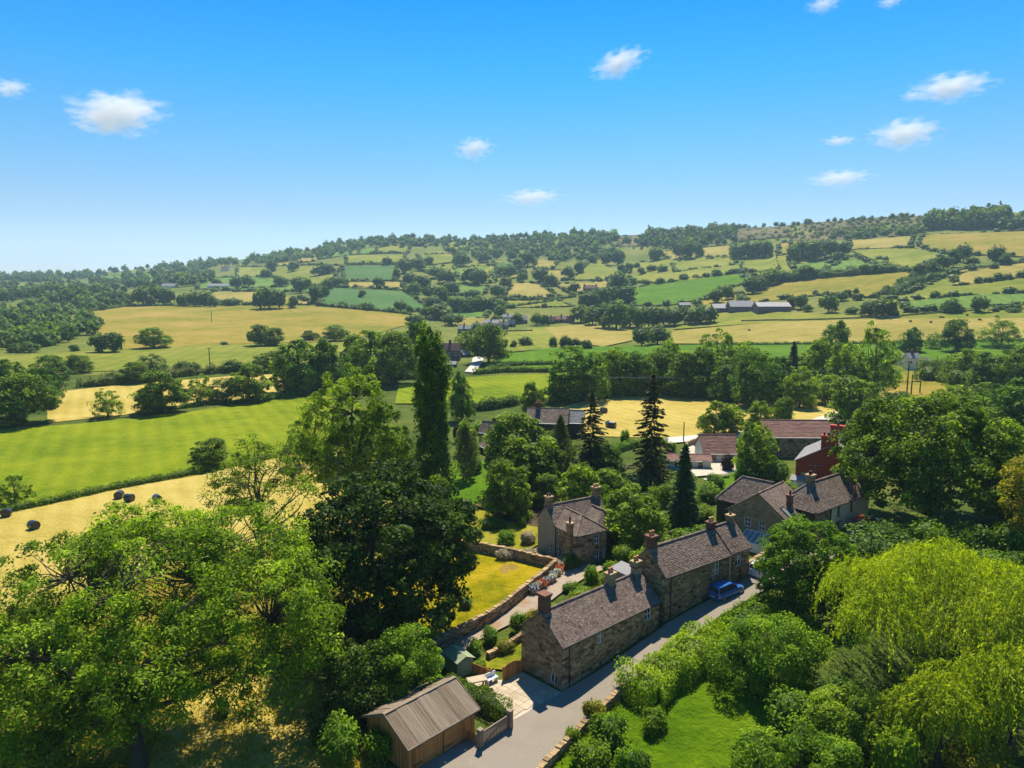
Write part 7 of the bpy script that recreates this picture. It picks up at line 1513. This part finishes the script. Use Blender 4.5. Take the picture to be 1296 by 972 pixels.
tufts('grass', [(0, 800), (330, 690), (420, 660), (470, 760), (470, 985), (0, 985)], 9000, .28, 'grass_dry', 'rough dry grass under the big ash', 3)
tufts('grass', [(655, 1000), (735, 931), (792, 874), (800, 880), (740, 940), (690, 990)], 900, .4, 'grass_blade', 'tall verge grass along the lane wall', 4)
tufts('grass', [(548, 822), (600, 794), (660, 758), (664, 764), (604, 800), (552, 828)], 500, .35, 'grass_dry', 'dry grass along the drive wall', 5)
tufts('grass', [(640, 830), (664, 800), (740, 745), (790, 720), (800, 735), (690, 800), (660, 812)], 2500, .35, 'grass_blade', 'rough grass bank behind the near cottage', 6)

# ------------------------------------------------------------------ clouds and haze
def cloud_mat():
    a = N('cloud'); v = a.coord('Object'); L_ = a.n('VectorMath', operation='LENGTH'); a.t.links.new(v, L_.inputs[0])
    nz = a.noise(2.8, 6, v, .62); nz2 = a.noise(1.3, 2, v, .5)
    d = a.math('SUBTRACT', a.math('ADD', a.math('MULTIPLY', nz, 1.5), a.math('MULTIPLY', nz2, .7)), a.math('MULTIPLY', L_.outputs['Value'], .8))
    d = a.math('MULTIPLY', a.math('MAXIMUM', a.math('SUBTRACT', d, .48), 0.0), .022)
    p = a.n('VolumePrincipled'); p.inputs['Color'].default_value = (1, 1, 1, 1); a.t.links.new(d, p.inputs['Density']); p.inputs['Anisotropy'].default_value = .0
    a.t.links.new(p.outputs[0], a.out.inputs['Volume']); return a.m
cloud_mat()
CL = [(146, 142, 150, 54, 'largest cloud, at the left'), (12, 111, 60, 24, 'cloud cut by the left edge'), (600, 187, 54, 32, 'small round cloud in the middle'), (674, 249, 80, 24, 'flat faint cloud low above the hill'), (783, 79, 76, 36, 'slanting wispy cloud right of the centre'),
      (1204, 109, 100, 38, 'bright cloud at the upper right'), (1155, 121, 34, 16, 'scrap of cloud beside the bright upper right one'), (1146, 168, 96, 42, 'bright cloud below the upper right one'), (1062, 178, 50, 14, 'faint cloud shred left of the lower right cloud'), (1062, 225, 84, 24, 'faint streak of cloud above the right hill'), (1042, 5, 44, 22, 'cloud scrap at the top edge'), (1126, 2, 34, 16, 'cloud scrap at the top edge, right of another')]
bm = bmesh.new(); bmesh.ops.create_icosphere(bm, subdivisions=3, radius=1.15); cme = bpy.data.meshes.new('cloud'); bm.to_mesh(cme); bm.free(); cme.materials.append(MATS['cloud'])
for i, (x, y, w, h, l) in enumerate(CL):
    d = ray(x, y); d = d / np.hypot(d[0], d[1]); D_ = 5600 + 300 * (i % 3); p = np.array([0, 0, CAM_H]) + d * D_; k = D_ * float(np.linalg.norm(d)) * math.cos(math.atan2(abs(x - 648), FPX)) / FPX
    o = link('cloud', cme, None, tuple(p), 0.0, (w * k / 2, w * k * .3, h * k / 2)); o.rotation_euler = (0, R(-18) if 'slant' in l else 0, R(i * 7 % 30 - 15)); tag(o, l, 'cloud', 'small white clouds')
hz = N('haze'); vp = hz.n('VolumePrincipled'); vp.inputs['Color'].default_value = (.55, .79, 1, 1); vp.inputs['Density'].default_value = .00012; vp.inputs['Anisotropy'].default_value = .1; hz.t.links.new(vp.outputs[0], hz.out.inputs['Volume'])
m = MB(); m.box(-5300, 5300, -5300, 5300, -3, 240); tag(m.build('haze', 'haze'), kind='stuff')
